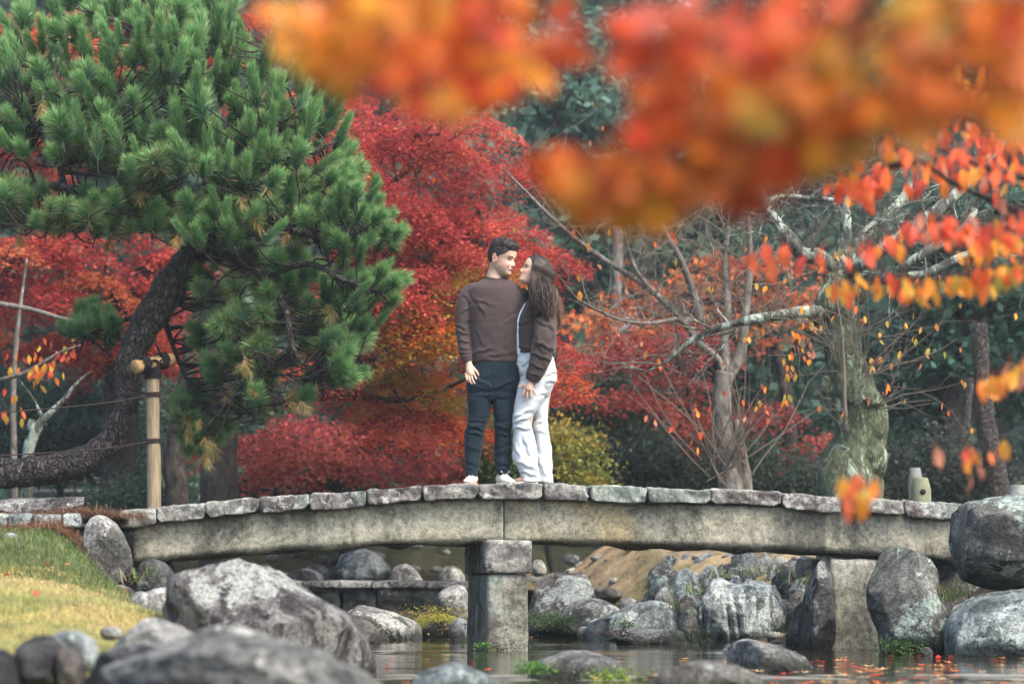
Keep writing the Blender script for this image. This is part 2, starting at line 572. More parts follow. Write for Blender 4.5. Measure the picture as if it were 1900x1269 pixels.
# ------------------------------------------------------------------ the ground, one sheet
def xl(y):   # left shore of the stream
    return np.interp(y, [4, 8, 10, 12.5, 15, 17, 20, 24, 27, 30], [0.2, -0.35, -0.62, -0.80, -1.7, -2.55, -2.8, -3.6, -4.5, -5])
def xr(y):   # right shore
    return np.interp(y, [4, 12, 15.5, 16.6, 17.6, 18.6, 19.4, 20.3, 21.3, 23, 25, 27, 28.5], [5.5, 5.2, 4.9, 4.6, 2.9, 2.2, 1.65, 1.2, 0.85, 0.15, -0.35, -0.35, 0.2])

def ground_z(x, y):
    x = np.asarray(x, float); y = np.asarray(y, float)
    p = np.stack([x, y, np.zeros_like(x)], -1).reshape(-1, 3)
    n = fbm(p * 0.9, 4, 5).reshape(x.shape)
    n2 = fbm(p * 3.1, 3, 9).reshape(x.shape)
    dl = xl(y) - x
    dr = x - xr(y)
    Hl = np.interp(y, [4, 8, 10, 11.5, 13, 14.5, 16, 17.5, 22], [-0.1, 0.0, 0.15, 0.29, 0.46, 0.61, 0.80, 0.93, 0.95])
    rise = np.interp(y, [8, 13, 15.5, 17.5, 22], [1.0, 1.7, 1.3, 0.5, 1.2])
    zl = -0.35 + (Hl + 0.35) * sstep(-0.5, 1, dl / rise)
    zr = -0.35 + 1.28 * sstep(-0.15, 1.0, dr / np.interp(y, [12, 17, 18.5, 20.5, 22.5, 24, 28], [0.9, 0.55, 2.4, 3.6, 2.8, 1.6, 1.6]))
    zr = np.where(y < 16, np.minimum(zr, 0.55 + 0.05 * y * 0), zr)
    z = np.where(dl > -1.2, zl, -0.35)
    z = np.maximum(z, np.where(dr > -0.6, zr, -0.35))
    # upper pool behind the weir, then the far bank
    far = sstep(27.2, 30.5, y + 0.5 * n)
    z = np.maximum(z, np.where(y > 24.3, 0.18, -0.35))
    z = z * (1 - far) + np.maximum(z, 1.0) * far
    z = z + np.clip(y - 46, 0, None) * 0.20 * (1 + 0.0 * x)
    land = (z > -0.2)
    return z + land * (0.035 * n + 0.012 * n2)

gx = np.concatenate([-np.geomspace(9, 160, 34)[::-1], np.linspace(-8.9, 8.9, 170), np.geomspace(9, 160, 34)])
gy = np.concatenate([np.linspace(-12, 4, 12)[:-1], np.linspace(4, 32, 250), np.geomspace(32.5, 220, 46)])
GX, GY = np.meshgrid(gx, gy)
GZ = ground_z(GX, GY)
GZ = np.where(GY < 3, np.minimum(GZ, -0.3), GZ)
V = np.stack([GX, GY, GZ], -1).reshape(-1, 3)
nr, nc = GX.shape
i, j = np.meshgrid(np.arange(nr - 1), np.arange(nc - 1), indexing='ij')
F = np.stack([i * nc + j, i * nc + j + 1, (i + 1) * nc + j + 1, (i + 1) * nc + j], -1).reshape(-1, 4)
# what grows where: earth, dry lawn painted sunlit, green turf painted shaded, sand
x, y, z = V[:, 0], V[:, 1], V[:, 2]
nn = fbm(V * 1.3, 4, 3)
earth = np.array((0.058, 0.050, 0.034)); lawn = np.array((0.30, 0.25, 0.085)); turf = np.array((0.085, 0.12, 0.045))
sand = np.array((0.34, 0.27, 0.16)); forest = np.array((0.045, 0.055, 0.03)); bed = np.array((0.05, 0.042, 0.032))
C = np.tile(earth, (len(V), 1))
left = (x < xl(y) + 0.2)
w = (left & (y < 16.4)) * 1.0
g = sstep(13.6, 14.7, y + 0.4 * nn)
C = C * (1 - w[:, None]) + (lawn * (1 - g[:, None]) + turf * g[:, None]) * w[:, None]
w = ((x > xr(y) - 0.2) & (y > 19.0) & (y < 29)) * sstep(0.18, 0.4, z) * (0.55 + 0.45 * sstep(-0.5, 0.25, fbm(V * np.array([1.2, 2.6, 1.0]), 4, 77)))
mo_ = sstep(0.0, 0.5, fbm(V * np.array([1.6, 1.6, 1.0]), 4, 88))[:, None] * 0.75
C = C * (1 - w[:, None]) + (sand * (1 - mo_) + np.array((0.13, 0.125, 0.055)) * mo_) * w[:, None]
w = sstep(27.3, 30, y)
C = C * (1 - w[:, None]) + forest * w[:, None]
w = sstep(0.06, -0.06, z)
C = C * (1 - w[:, None]) + bed * w[:, None]
t = NT('ground')
a = t.new('ShaderNodeAttribute', attribute_name='Col')
v = t.coords('World', rnd=False)
n1 = t.noise(v, 3.2, 8, 0.7)
n2 = t.noise(v, 28, 5, 0.7)
c = t.mix(1.0, a.outputs['Color'], t.ramp(n1, [(0.36, (0.45, 0.46, 0.44)), (0.64, (1.4, 1.35, 1.3))]), 'MULTIPLY')
c = t.mix(1.0, c, t.ramp(n2, [(0.3, (0.7, 0.7, 0.7)), (0.7, (1.25, 1.25, 1.25))]), 'MULTIPLY')
M['ground'] = t.set(c, 0.95, 0.15, t.bump(n2, 0.6, 0.03, t.bump(n1, 0.5, 0.08)))
link('ground', to_mesh('ground', V, F, M['ground'], True, C), kind='structure')

# ------------------------------------------------------------------ water: the stream and the pool above the weir
def water(name, x0, x1, y0, y1, zz, nx, ny, amp):
    X, Y = np.meshgrid(np.linspace(x0, x1, nx), np.linspace(y0, y1, ny))
    q = np.stack([X * 1.6, Y * 3.4, 0 * X], -1).reshape(-1, 3)
    rp = fbm(q, 3, 44).reshape(X.shape)
    q2 = np.stack([X * 6, Y * 26, 0 * X], -1).reshape(-1, 3)
    rf = fbm(q2, 2, 45).reshape(X.shape)
    # riffle where the current runs over the shallows near the front stones
    band = np.exp(-((Y - 12.3 - 0.15 * np.sin(X * 1.3)) / 0.42) ** 2) * sstep(-1.1, -0.4, X) + 0.55 * np.exp(-((Y - 17.2) / 0.5) ** 2) + 0.4 * np.exp(-((Y - 19.5) / 0.6) ** 2)
    Z = zz + amp * rp * 0.0012 + amp * band * 0.0062 * rf
    V = np.stack([X, Y, Z], -1).reshape(-1, 3)
    nr, nc = X.shape
    i, j = np.meshgrid(np.arange(nr - 1), np.arange(nc - 1), indexing='ij')
    F = np.stack([i * nc + j, i * nc + j + 1, (i + 1) * nc + j + 1, (i + 1) * nc + j], -1).reshape(-1, 4)
    link(name, to_mesh(name, V, F, M['water'], True), kind='structure')
t = NT('water')
v = t.coords('World', scale=(1, 2.6, 1), rnd=False)
n1 = t.noise(v, 5.0, 3, 0.5)
n2 = t.noise(v, 26.0, 2, 0.5)
M['water'] = t.set((0.020, 0.017, 0.011), 0.03, 0.5, t.bump(n2, 0.05, 0.004, t.bump(n1, 0.10, 0.02)), IOR=1.33)
water('stream_water', -4.6, 9.0, 3.0, 24.55, 0.0, 120, 620, 1.0)
water('pool_water', -9, 3.2, 24.75, 29.6, 0.425, 40, 40, 0.5)

# ------------------------------------------------------------------ stone footbridge
TH = math.tan(math.radians(4.5))
AX = np.array([math.cos(math.radians(4.5)), math.sin(math.radians(4.5)), 0])   # along the bridge
AC = np.array([-AX[1], AX[0], 0])                                               # across, away from the camera
def BP(px, py, back=0.0):
    Y = YB
    for _ in range(4):
        X = P(px, py, Y)[0]
        Y = YB + TH * X
    return P(px, py, Y) + AC * back
DECK_W = 1.32
bx = [220, 291, 382, 481, 574, 681, 784, 887, 1008, 1093, 1200, 1319, 1451, 1565, 1679, 1796]
by = [947, 941.5, 933, 924, 915.5, 907.5, 900.5, 898, 897.5, 900, 904.5, 908, 913, 919.5, 926, 936]
bridge = root('stone_footbridge', BP(920, 1205) * np.array([1, 1, 0]), 'weathered arched stone slab footbridge crossing the stream on a central pier', 'bridge')
rs = np.random.RandomState(3)
def block(corner_a, corner_b, top_a, top_b, th_a, th_b, depth, back, seg, r, rough, seed, ends=0.0):
    """a stone running from a to b along the bridge; top given by points; returns V,F in world"""
    L = np.linalg.norm((top_b - top_a)[:2])
    V, F = rbox((L / 2, depth / 2, 0.5 * (th_a + th_b) / 2), seg, r, rough, seed)
    u = V[:, 0] / L + 0.5
    ctr = top_a[None, :] * (1 - u[:, None]) + top_b[None, :] * u[:, None]
    zz = V[:, 2] - 0.25 * (th_a + th_b)
    if ends:      # corners knocked off towards the joints
        e_ = np.abs(2 * u - 1)
        r3 = np.random.RandomState(seed)
        for sg in (-1, 1):
            k_ = sstep(1 - 0.16 * r3.uniform(0.5, 1.5), 1.0, sg * (2 * u - 1))
            low = np.clip(-V[:, 2] / (0.25 * (th_a + th_b)), 0, 1)
            zz = zz + ends * k_ * low * r3.uniform(0.3, 1.3)
            zz = zz - 0.3 * ends * k_ * (1 - low) * r3.uniform(0.0, 1.0)
    W = ctr + AC[None, :] * (back + depth / 2 + V[:, 1])[:, None]
    W[:, 2] += zz
    return W, F
for k in range(15):
    ga, gb = 0.5 + rs.rand() * 1.2, 0.5 + rs.rand() * 1.2
    dy = rs.uniform(-1.2, 1.2)
    ta, tb = BP(bx[k] + ga, by[k] + dy + rs.uniform(-.8, .8)), BP(bx[k + 1] - gb, by[k + 1] + dy + rs.uniform(-.8, .8))
    th = MP(YB) * rs.uniform(26, 32)
    V, F = block(None, None, ta, tb, th, th, DECK_W, rs.uniform(-0.045, 0.03), (34, 30, 11), 0.011, 0.015, 100 + k, 0.038)
    V = V - AC[None, :] * (0.016 * fbm(V * 9.0, 4, 140 + k))[:, None]
    V[:, 2] += 0.006 * fbm(V * 4.0, 2, 150 + k)
    MB().add(V, F).build('deck_slab', M['slab'], bridge, True)
# beams: two stones meeting over the pier, front and rear pair
beam_px = [246, 400, 516, 660, 800, 936, 1100, 1300, 1505, 1616, 1800]
beam_lo = [1038, 1025, 1016, 1008, 1003, 1002, 1003, 1009, 1017, 1025, 1040]
def beam(pa, pb, back, depth, seed, drop=0.0):
    n = 60
    half_d = depth / 2
    V, F = rbox((1, half_d, 0.13), (n, 6, 10), 0.0, 0, seed)
    px = pa + (V[:, 0] + 1) / 2 * (pb - pa)
    top = np.interp(px, bx, by) + 27
    lo = np.interp(px, beam_px, beam_lo)
    w = (V[:, 2] / 0.13 + 1) / 2
    py = lo * (1 - w) + top * w
    W = np.array([BP(a, b) for a, b in zip(px, py)])
    # rough-hewn soffit, dressed face
    ny = V[:, 1] / half_d
    nz = V[:, 2] / 0.13
    rr = fbm(W * 5.0, 4, seed)
    W = W + AC[None, :] * (back + half_d + V[:, 1])[:, None]
    soff = (nz < -0.98) & (np.abs(ny) < 0.98)
    W[:, 2] -= soff * (0.022 + 0.022 * rr)
    face = (ny < -0.98)
    W -= AC[None, :] * (face * 0.006 * fbm(W * 9, 3, seed + 3))[:, None]
    edge = face & ((nz < -0.98) | (nz > 0.98))
    W += AC[None, :] * (edge * 0.008)[:, None]
    return W, F
for bk in (0.085, 0.78):
    for (pa, pb, sd) in ((246, 935.5, 1), (938.0, 1800, 2)):
        W, F = beam(pa, pb, bk, 0.44, sd + int(bk * 10))
        MB().add(W, F).build('beam', M['beam'], bridge, True)
# pier: cap and shaft running across under the bridge, and a lip stone
def pier_block(px0, px1, py0, py1, back, depth, seed, r=0.018, rough=0.007, taper=0.0):
    a, b = BP(px0, py0), BP(px1, py0)
    lo = BP((px0 + px1) / 2, py1)
    h = a[2] - lo[2]
    L = np.linalg.norm((b - a)[:2])
    V, F = rbox((L / 2, depth / 2, h / 2), (10, 24, 14), r, rough, seed)
    k = 1 + taper * (0.5 - V[:, 2] / h)
    mid = (a + b) / 2
    mid[2] = a[2] - h / 2
    W = mid[None, :] + AX[None, :] * (V[:, 0] * k)[:, None] + AC[None, :] * (back + depth / 2 + V[:, 1])[:, None]
    W[:, 2] += V[:, 2]
    return W, F
def rot_about(W, c, ang):
    q = W - c
    return rotz(q, ang) + c
pc = BP(938, 1100)
PA = math.radians(3.2)
W, F = pier_block(899, 988, 1001.5, 1064, -0.03, 1.36, 21)
MB().add(rot_about(W, pc, PA), F).build('pier_cap', M['slab'], bridge, True)
W, F = pier_block(904, 980, 1065.5, 1250, 0.0, 1.26, 22, taper=0.06)
MB().add(rot_about(W, pc, PA), F).build('pier_shaft', M['pier'], bridge, True)
# abutments
W, F = pier_block(1548, 1640, 1036, 1250, 0.12, 0.75, 31, 0.02, 0.008)
MB().add(W, F).build('abutment', M['pier'], bridge, True)
W, F = pier_block(205, 300, 1036, 1180, 0.3, 1.3, 32, 0.03, 0.02)
MB().add(W, F).build('abutment', M['rock_brown'], bridge, True)
W, F = pier_block(1655, 1850, 1042, 1250, 0.25, 1.3, 33, 0.03, 0.02)
MB().add(W, F).build('abutment', M['rock_brown'], bridge, True)

# ------------------------------------------------------------------ boulders and stones, each its own
def smooth_poly(pts, n=160):
    pts = np.asarray(pts, float)
    q = np.vstack([pts[-1:], pts, pts[:2]])
    out = []
    m = len(pts)
    for k in range(m):
        p0, p1, p2, p3 = pts[k - 1], pts[k], pts[(k + 1) % m], pts[(k + 2) % m]
        for t in np.linspace(0, 1, max(2, n // m), endpoint=False):
            out.append(0.5 * (2 * p1 + (p2 - p0) * t + (2 * p0 - 5 * p1 + 4 * p2 - p3) * t * t + (3 * p1 - p0 - 3 * p2 + p3) * t ** 3))
    return np.array(out)

def rock(label, pts, Y, depth, mat, seed=1, rough=0.05, sub=5, sharp=0.0, name='boulder', tilt=0.0, group=None, p_exp=0.75, cat='rock', ridge=0.0):
    """a stone whose outline towards the bridge axis is pts (photo pixels at distance Y), with its own depth (metres)"""
    poly = smooth_poly(pts)
    c = (poly.max(0) + poly.min(0)) / 2
    wpts = np.array([P(a, b, Y) for a, b in poly])
    wc = P(c[0], c[1], Y)
    d = wpts - wc
    ang = np.arctan2(d[:, 2], d[:, 0])
    rad = np.hypot(d[:, 0], d[:, 2])
    o = np.argsort(ang)
    ang, rad = ang[o], rad[o]
    V, F = ico(sub)
    th = np.arctan2(V[:, 2], V[:, 0])
    R = np.interp(th, np.r_[ang - 2 * math.pi, ang, ang + 2 * math.pi], np.r_[rad, rad, rad])
    rho = np.hypot(V[:, 0], V[:, 2])
    k = rho ** p_exp
    sgn = np.sign(V[:, 1]) * np.abs(V[:, 1]) ** 0.85
    W = np.stack([np.cos(th) * R * k, sgn * depth / 2, np.sin(th) * R * k], -1)
    size = rad.mean()
    nrm = V / np.linalg.norm(V, axis=1)[:, None]
    lo0, hi0 = W.min(0), W.max(0)
    u_ = W / size
    W = W + nrm * (rough * size * 1.7 * fbm(u_ * 1.3 + seed * 3.1, 3, seed, 0.5))[:, None]
    # planar breaks: joints that cut the stone flat
    r2 = np.random.RandomState(seed)
    for _ in range(13):
        nv = r2.normal(size=3) * np.array([1, 1.2, 0.8]); nv /= np.linalg.norm(nv)
        s_ = W @ nv
        lim = np.quantile(s_, 1 - (0.035 + 0.085 * sharp) * r2.uniform(0.4, 1.7))
        over = s_ > lim
        W[over] -= nv[None, :] * ((s_[over] - lim) * 0.96)[:, None]
    # weathering: pits, steps and fine roughness
    u_ = W / size
    rg = 1 - 2 * np.abs(fbm(u_ * np.array([2.2, 2.2, 3.4]) + seed, 4, seed + 7, 0.55))
    W = W + nrm * (size * rough * (0.34 * rg + 0.30 * fbm(u_ * 6.5 + 5, 4, seed + 9, 0.6)))[:, None]
    lo1, hi1 = W.min(0), W.max(0)
    W = (W - lo1) / (hi1 - lo1) * (hi0 - lo0) + lo0
    if ridge > 0:      # deep vertical clefts
        g_ = vnoise(np.c_[W[:, 0] / size * 4.2 + W[:, 2] / size * 0.5, W[:, 1] / size * 1.2, W[:, 2] / size * 0.5] + seed, seed)
        cl = np.exp(-(g_ / 0.16) ** 2)
        W[:, 1] += np.where(V[:, 1] < 0, 1, -1) * cl * ridge * size
        W[:, 2] -= cl * ridge * 0.35 * size * np.clip(V[:, 2], 0, 1)
    if tilt:
        c_, s_ = math.cos(tilt), math.sin(tilt)
        W[:, 1], W[:, 2] = W[:, 1] * 1.0 - W[:, 2] * s_ * 0.5, W[:, 2]
    base = np.array([wc[0], wc[1], wc[2] + W[:, 2].min()])
    me = to_mesh(name, W + wc - base, F, M[mat], True)
    return link(name, me, None, base, label, cat, group)

def box_pts(x0, y0, x1, y1, seed, skew=0.0, flat=0.25, n=11):
    """irregular stone outline inside a pixel box; bottom carried on below the waterline"""
    r = np.random.RandomState(seed)
    a = np.linspace(0, 2 * math.pi, n, endpoint=False) + r.uniform(-0.15, 0.15, n)
    cx, cy = (x0 + x1) / 2, (y0 + y1) / 2 + (y1 - y0) * 0.10
    rx, ry = (x1 - x0) / 2, (y1 - y0) * 0.60
    e = 2.6
    ca, sa = np.cos(a), np.sin(a)
    k = (np.abs(ca) ** e + np.abs(sa) ** e) ** (-1 / e) * r.uniform(0.9, 1.04, n)
    px = cx + rx * ca * k + skew * rx * sa
    py = cy - ry * sa * k
    return np.c_[px, py]

# traced big stones
rock('huge mottled grey boulder in front of the left end of the bridge', [(312, 1150), (322, 1085), (350, 1045), (405, 1037), (470, 1052), (530, 1085), (600, 1130), (655, 1165), (680, 1205), (682, 1290), (500, 1310), (330, 1290)], 12.6, 1.3, 'rock_boulder', 11, 0.05, 6, 0.3)
rock('large blurred dark boulder at the bottom edge of the photo', [(215, 1260), (270, 1215), (350, 1190), (420, 1168), (470, 1159), (530, 1170), (600, 1190), (660, 1218), (715, 1255), (730, 1330), (450, 1370), (210, 1330)], 7.6, 0.8, 'rock_grey', 12, 0.06, 6, 0.3)
rock('pale striped stone between the lawn and the huge boulder', [(205, 1215), (222, 1175), (250, 1152), (290, 1146), (330, 1160), (372, 1182), (395, 1240), (330, 1290), (220, 1280)], 9.9, 0.6, 'rock_pale', 13, 0.05, 5, 0.2)
rock('dark purple stone with a flat top at the lower left', [(25, 1290), (38, 1225), (45, 1190), (75, 1178), (100, 1182), (120, 1220), (118, 1300)], 8.6, 0.5, 'rock_dark', 14, 0.04, 5, 0.8)
rock('brown angular stone leaning on the dark purple one', [(108, 1300), (112, 1225), (118, 1200), (140, 1205), (155, 1225), (152, 1300)], 8.5, 0.3, 'rock_brown', 15, 0.04, 5, 0.8)
rock('small blue-grey stone on top behind the brown angular one', [(96, 1230), (100, 1180), (120, 1170), (150, 1174), (172, 1196), (180, 1240), (130, 1250)], 8.95, 0.3, 'rock_blue', 16, 0.04, 5, 0.3)
rock('low dark stone half hidden by the blurred boulder', [(170, 1290), (182, 1225), (215, 1200), (265, 1196), (300, 1215), (320, 1290)], 8.3, 0.5, 'rock_dark', 17, 0.05, 5, 0.3)
rock('small dark stone cut by the left edge of the photo', [(-30, 1290), (-25, 1215), (0, 1203), (18, 1220), (30, 1300)], 8.3, 0.4, 'rock_dark', 18, 0.05, 5, 0.4)
rock('little flat grey stone lying on the dry lawn', [(185, 1180), (190, 1165), (207, 1162), (224, 1168), (222, 1184), (200, 1188)], 10.6, 0.15, 'rock_grey', 19, 0.04, 4)
rock('upright whitish stone against the left end of the bridge', [(153, 1030), (162, 990), (172, 962), (190, 955), (210, 966), (235, 995), (247, 1022), (243, 1055), (222, 1085), (198, 1092), (180, 1075), (160, 1048)], 16.7, 0.35, 'rock_pale', 20, 0.05, 5, 0.3)
rock('round brown stone at the edge of the green turf', [(122, 1075), (128, 1052), (146, 1046), (164, 1055), (172, 1085), (165, 1108), (135, 1105)], 15.9, 0.3, 'rock_brown', 21, 0.05, 5)
rock('dark boulder speckled with white lichen below the bridge beam', [(252, 1085), (258, 1050), (275, 1036), (300, 1042), (318, 1062), (322, 1095), (315, 1125), (270, 1128)], 16.6, 0.45, 'rock_dark', 22, 0.05, 5)
rock('small black stone beside the upright whitish stone', [(198, 1100), (208, 1086), (228, 1085), (246, 1095), (250, 1115), (215, 1120)], 15.4, 0.3, 'rock_wet', 23, 0.05, 4)
rock('pale buff stone where the lawn meets the huge boulder', [(240, 1120), (255, 1100), (275, 1098), (295, 1090), (320, 1092), (335, 1120), (330, 1160), (250, 1150)], 13.9, 0.4, 'rock_pale', 24, 0.05, 5, 0.3)
rock('small smooth blue stone lying on the green turf', [(2, 1012), (8, 994), (24, 988), (38, 997), (44, 1012), (25, 1018)], 16.0, 0.18, 'rock_blue', 25, 0.04, 4)
rock('long flat boulder beside the path at the left edge', [(-40, 958), (-30, 932), (20, 926), (70, 924), (130, 922), (158, 930), (164, 945), (150, 962), (60, 968)], 18.3, 0.55, 'rock_boulder', 26, 0.05, 5, 0.4)
rock('huge brown boulder closing the right end of the bridge', [(1765, 1000), (1772, 960), (1795, 938), (1840, 924), (1900, 916), (1960, 925), (1990, 1000), (1985, 1075), (1900, 1094), (1830, 1096), (1785, 1085), (1768, 1050)], 17.2, 0.95, 'rock_teal', 31, 0.045, 5, 0.2)
rock('wide pale boulder under the huge brown one', [(1755, 1190), (1768, 1150), (1800, 1115), (1840, 1098), (1910, 1092), (1985, 1100), (2010, 1180), (1990, 1260), (1850, 1262), (1760, 1250)], 16.7, 0.9, 'rock_blue', 32, 0.05, 5, 0.2)
rock('tall mossy-grey boulder propping the right beam', [(1606, 1085), (1612, 1045), (1625, 1022), (1665, 1013), (1715, 1018), (1738, 1045), (1745, 1090), (1758, 1130), (1755, 1200), (1720, 1250), (1640, 1255), (1630, 1170), (1610, 1120)], 17.05, 0.65, 'rock_teal', 33, 0.045, 5, 0.25)
rock('dark upright stone left of the right abutment', [(1482, 1180), (1489, 1120), (1502, 1070), (1514, 1038), (1538, 1032), (1543, 1100), (1546, 1200), (1542, 1245), (1484, 1245)], 18.15, 0.7, 'rock_dark', 34, 0.03, 5, 0.3)
rock('big blue cleft boulder on the far shore right of the pier', [(1290, 1150), (1292, 1100), (1310, 1072), (1360, 1066), (1420, 1072), (1455, 1085), (1466, 1120), (1462, 1175), (1440, 1230), (1380, 1240), (1310, 1235), (1294, 1200)], 20.9, 0.8, 'rock_strip', 38, 0.07, 6, 0.12, ridge=0.15)
rock('small angular grey stone beside the dark upright stone', [(1462, 1200), (1472, 1160), (1490, 1118), (1500, 1115), (1502, 1210), (1480, 1225)], 18.6, 0.35, 'rock_pale', 36, 0.04, 5, 0.6)
rock('sloping pale rock with a white patch on the far shore', [(1085, 1185), (1110, 1165), (1150, 1145), (1185, 1120), (1215, 1113), (1238, 1125), (1252, 1150), (1255, 1190), (1180, 1205), (1100, 1200)], 21.3, 0.8, 'rock_blue', 37, 0.05, 5, 0.4)
rock('low flat slab of rock standing in the water past the pier', [(1140, 1190), (1150, 1175), (1190, 1167), (1240, 1166), (1275, 1172), (1288, 1188), (1270, 1212), (1180, 1214)], 19.9, 0.6, 'rock_grey', 38, 0.04, 5, 0.3)
rock('large smooth brown rock just right of the pier', [(978, 1150), (985, 1115), (1000, 1075), (1030, 1062), (1075, 1064), (1102, 1075), (1108, 1105), (1090, 1140), (1060, 1180), (985, 1185)], 23.0, 1.0, 'rock_brown', 39, 0.04, 5, 0.4)
rock('cracked grey-green rock in front of the smooth brown one', [(1030, 1165), (1050, 1130), (1080, 1112), (1110, 1110), (1140, 1125), (1155, 1150), (1140, 1180), (1070, 1190), (1035, 1182)], 22.2, 0.7, 'rock_grey', 40, 0.05, 5, 0.7)
rock('round pale boulder at the foot of the sandy slope', [(1095, 1058), (1100, 1040), (1125, 1036), (1142, 1046), (1145, 1062), (1125, 1072), (1100, 1070)], 25.5, 0.5, 'rock_pale', 41, 0.04, 5)
rock('smaller pale boulder left of the round one on the slope', [(1062, 1068), (1068, 1048), (1085, 1042), (1098, 1050), (1102, 1072), (1080, 1078)], 25.8, 0.45, 'rock_pale', 42, 0.05, 4)
rock('little grey stone seen just right of the pier cap', [(984, 1058), (988, 1042), (1000, 1037), (1010, 1046), (1014, 1064), (995, 1070)], 27.0, 0.4, 'rock_grey', 43, 0.05, 4)
rock('low brown ledge stone lying across the sandy slope', [(1072, 1108), (1084, 1090), (1110, 1086), (1150, 1092), (1160, 1106), (1120, 1116), (1085, 1120)], 23.4, 0.4, 'rock_brown', 44, 0.04, 4, 0.5)
rock('long low rock with a pale waterline left of the pier', [(622, 1165), (632, 1132), (660, 1122), (690, 1130), (730, 1138), (765, 1152), (780, 1172), (775, 1200), (700, 1215), (630, 1200)], 21.6, 0.8, 'rock_grey', 51, 0.04, 5, 0.2)
rock('small rounded stone in front of the long low rock', [(636, 1180), (642, 1155), (662, 1147), (688, 1155), (704, 1175), (700, 1205), (645, 1208)], 20.2, 0.5, 'rock_brown', 52, 0.04, 5)
rock('low rock cushioned with yellow moss beside the pier', [(758, 1160), (772, 1142), (800, 1138), (835, 1140), (852, 1150), (850, 1185), (770, 1190)], 22.6, 0.6, 'rock_moss', 53, 0.05, 5)
rock('small dark stone touching the left side of the pier', [(832, 1180), (838, 1155), (855, 1145), (872, 1160), (872, 1200), (838, 1200)], 21.0, 0.4, 'rock_dark', 54, 0.04, 4)
rock('grey rock closing the right end of the weir', [(808, 1130), (815, 1098), (832, 1086), (862, 1088), (872, 1120), (865, 1170), (812, 1165)], 23.7, 0.7, 'rock_grey', 55, 0.05, 5, 0.4)
rock('teal-grey boulder above the weir under the bridge', [(622, 1078), (630, 1040), (650, 1022), (680, 1018), (705, 1035), (722, 1062), (722, 1090), (640, 1092)], 27.6, 0.8, 'rock_blue', 56, 0.05, 5, 0.3)
rock('paler boulder right of the teal-grey one above the weir', [(722, 1080), (730, 1052), (755, 1046), (775, 1060), (785, 1082), (760, 1094), (728, 1092)], 27.2, 0.6, 'rock_pale', 57, 0.05, 5)
rock('dim brown boulder above the weir near the left beam', [(525, 1080), (535, 1062), (560, 1054), (590, 1064), (600, 1082), (560, 1094)], 27.3, 0.6, 'rock_brown', 58, 0.05, 4)
rock('dim grey stone beside the pier above the weir', [(815, 1076), (822, 1054), (840, 1050), (858, 1062), (862, 1084), (830, 1090)], 27.4, 0.5, 'rock_grey', 59, 0.05, 4)
rock('small dull stone between the two boulders above the weir', [(590, 1080), (598, 1060), (612, 1054), (628, 1064), (632, 1086), (605, 1092)], 27.8, 0.5, 'rock_dark', 60, 0.05, 4)
# stones standing in the near water
rock('domed stone with green weed in the middle of the near water', [(978, 1255), (990, 1228), (1025, 1212), (1070, 1206), (1110, 1210), (1145, 1225), (1162, 1255), (1150, 1290), (1050, 1300), (985, 1290)], 12.6, 0.45, 'rock_grey', 61, 0.03, 5, 0.1)
rock('pale pointed stone in the near water on the right', [(1346, 1228), (1358, 1200), (1385, 1185), (1415, 1190), (1460, 1205), (1500, 1228), (1506, 1245), (1450, 1262), (1355, 1258)], 13.3, 0.4, 'rock_grey', 62, 0.04, 5, 0.5)
rock('smooth brown stone at the bottom edge right of centre', [(1215, 1275), (1230, 1240), (1275, 1225), (1330, 1226), (1385, 1240), (1425, 1268), (1420, 1310), (1230, 1310)], 10.6, 0.4, 'rock_brown', 63, 0.03, 5, 0.1)
rock('blue-grey pointed stone at the bottom edge left of centre', [(760, 1290), (785, 1256), (815, 1236), (842, 1229), (870, 1240), (905, 1265), (925, 1300), (840, 1320)], 10.3, 0.4, 'rock_blue', 64, 0.03, 5, 0.3)
rock('tiny wet stone at the water line below the tall mossy-grey boulder', [(1704, 1215), (1710, 1202), (1722, 1200), (1730, 1208), (1728, 1220), (1712, 1222)], 16.5, 0.1, 'rock_grey', 65, 0.04, 4)
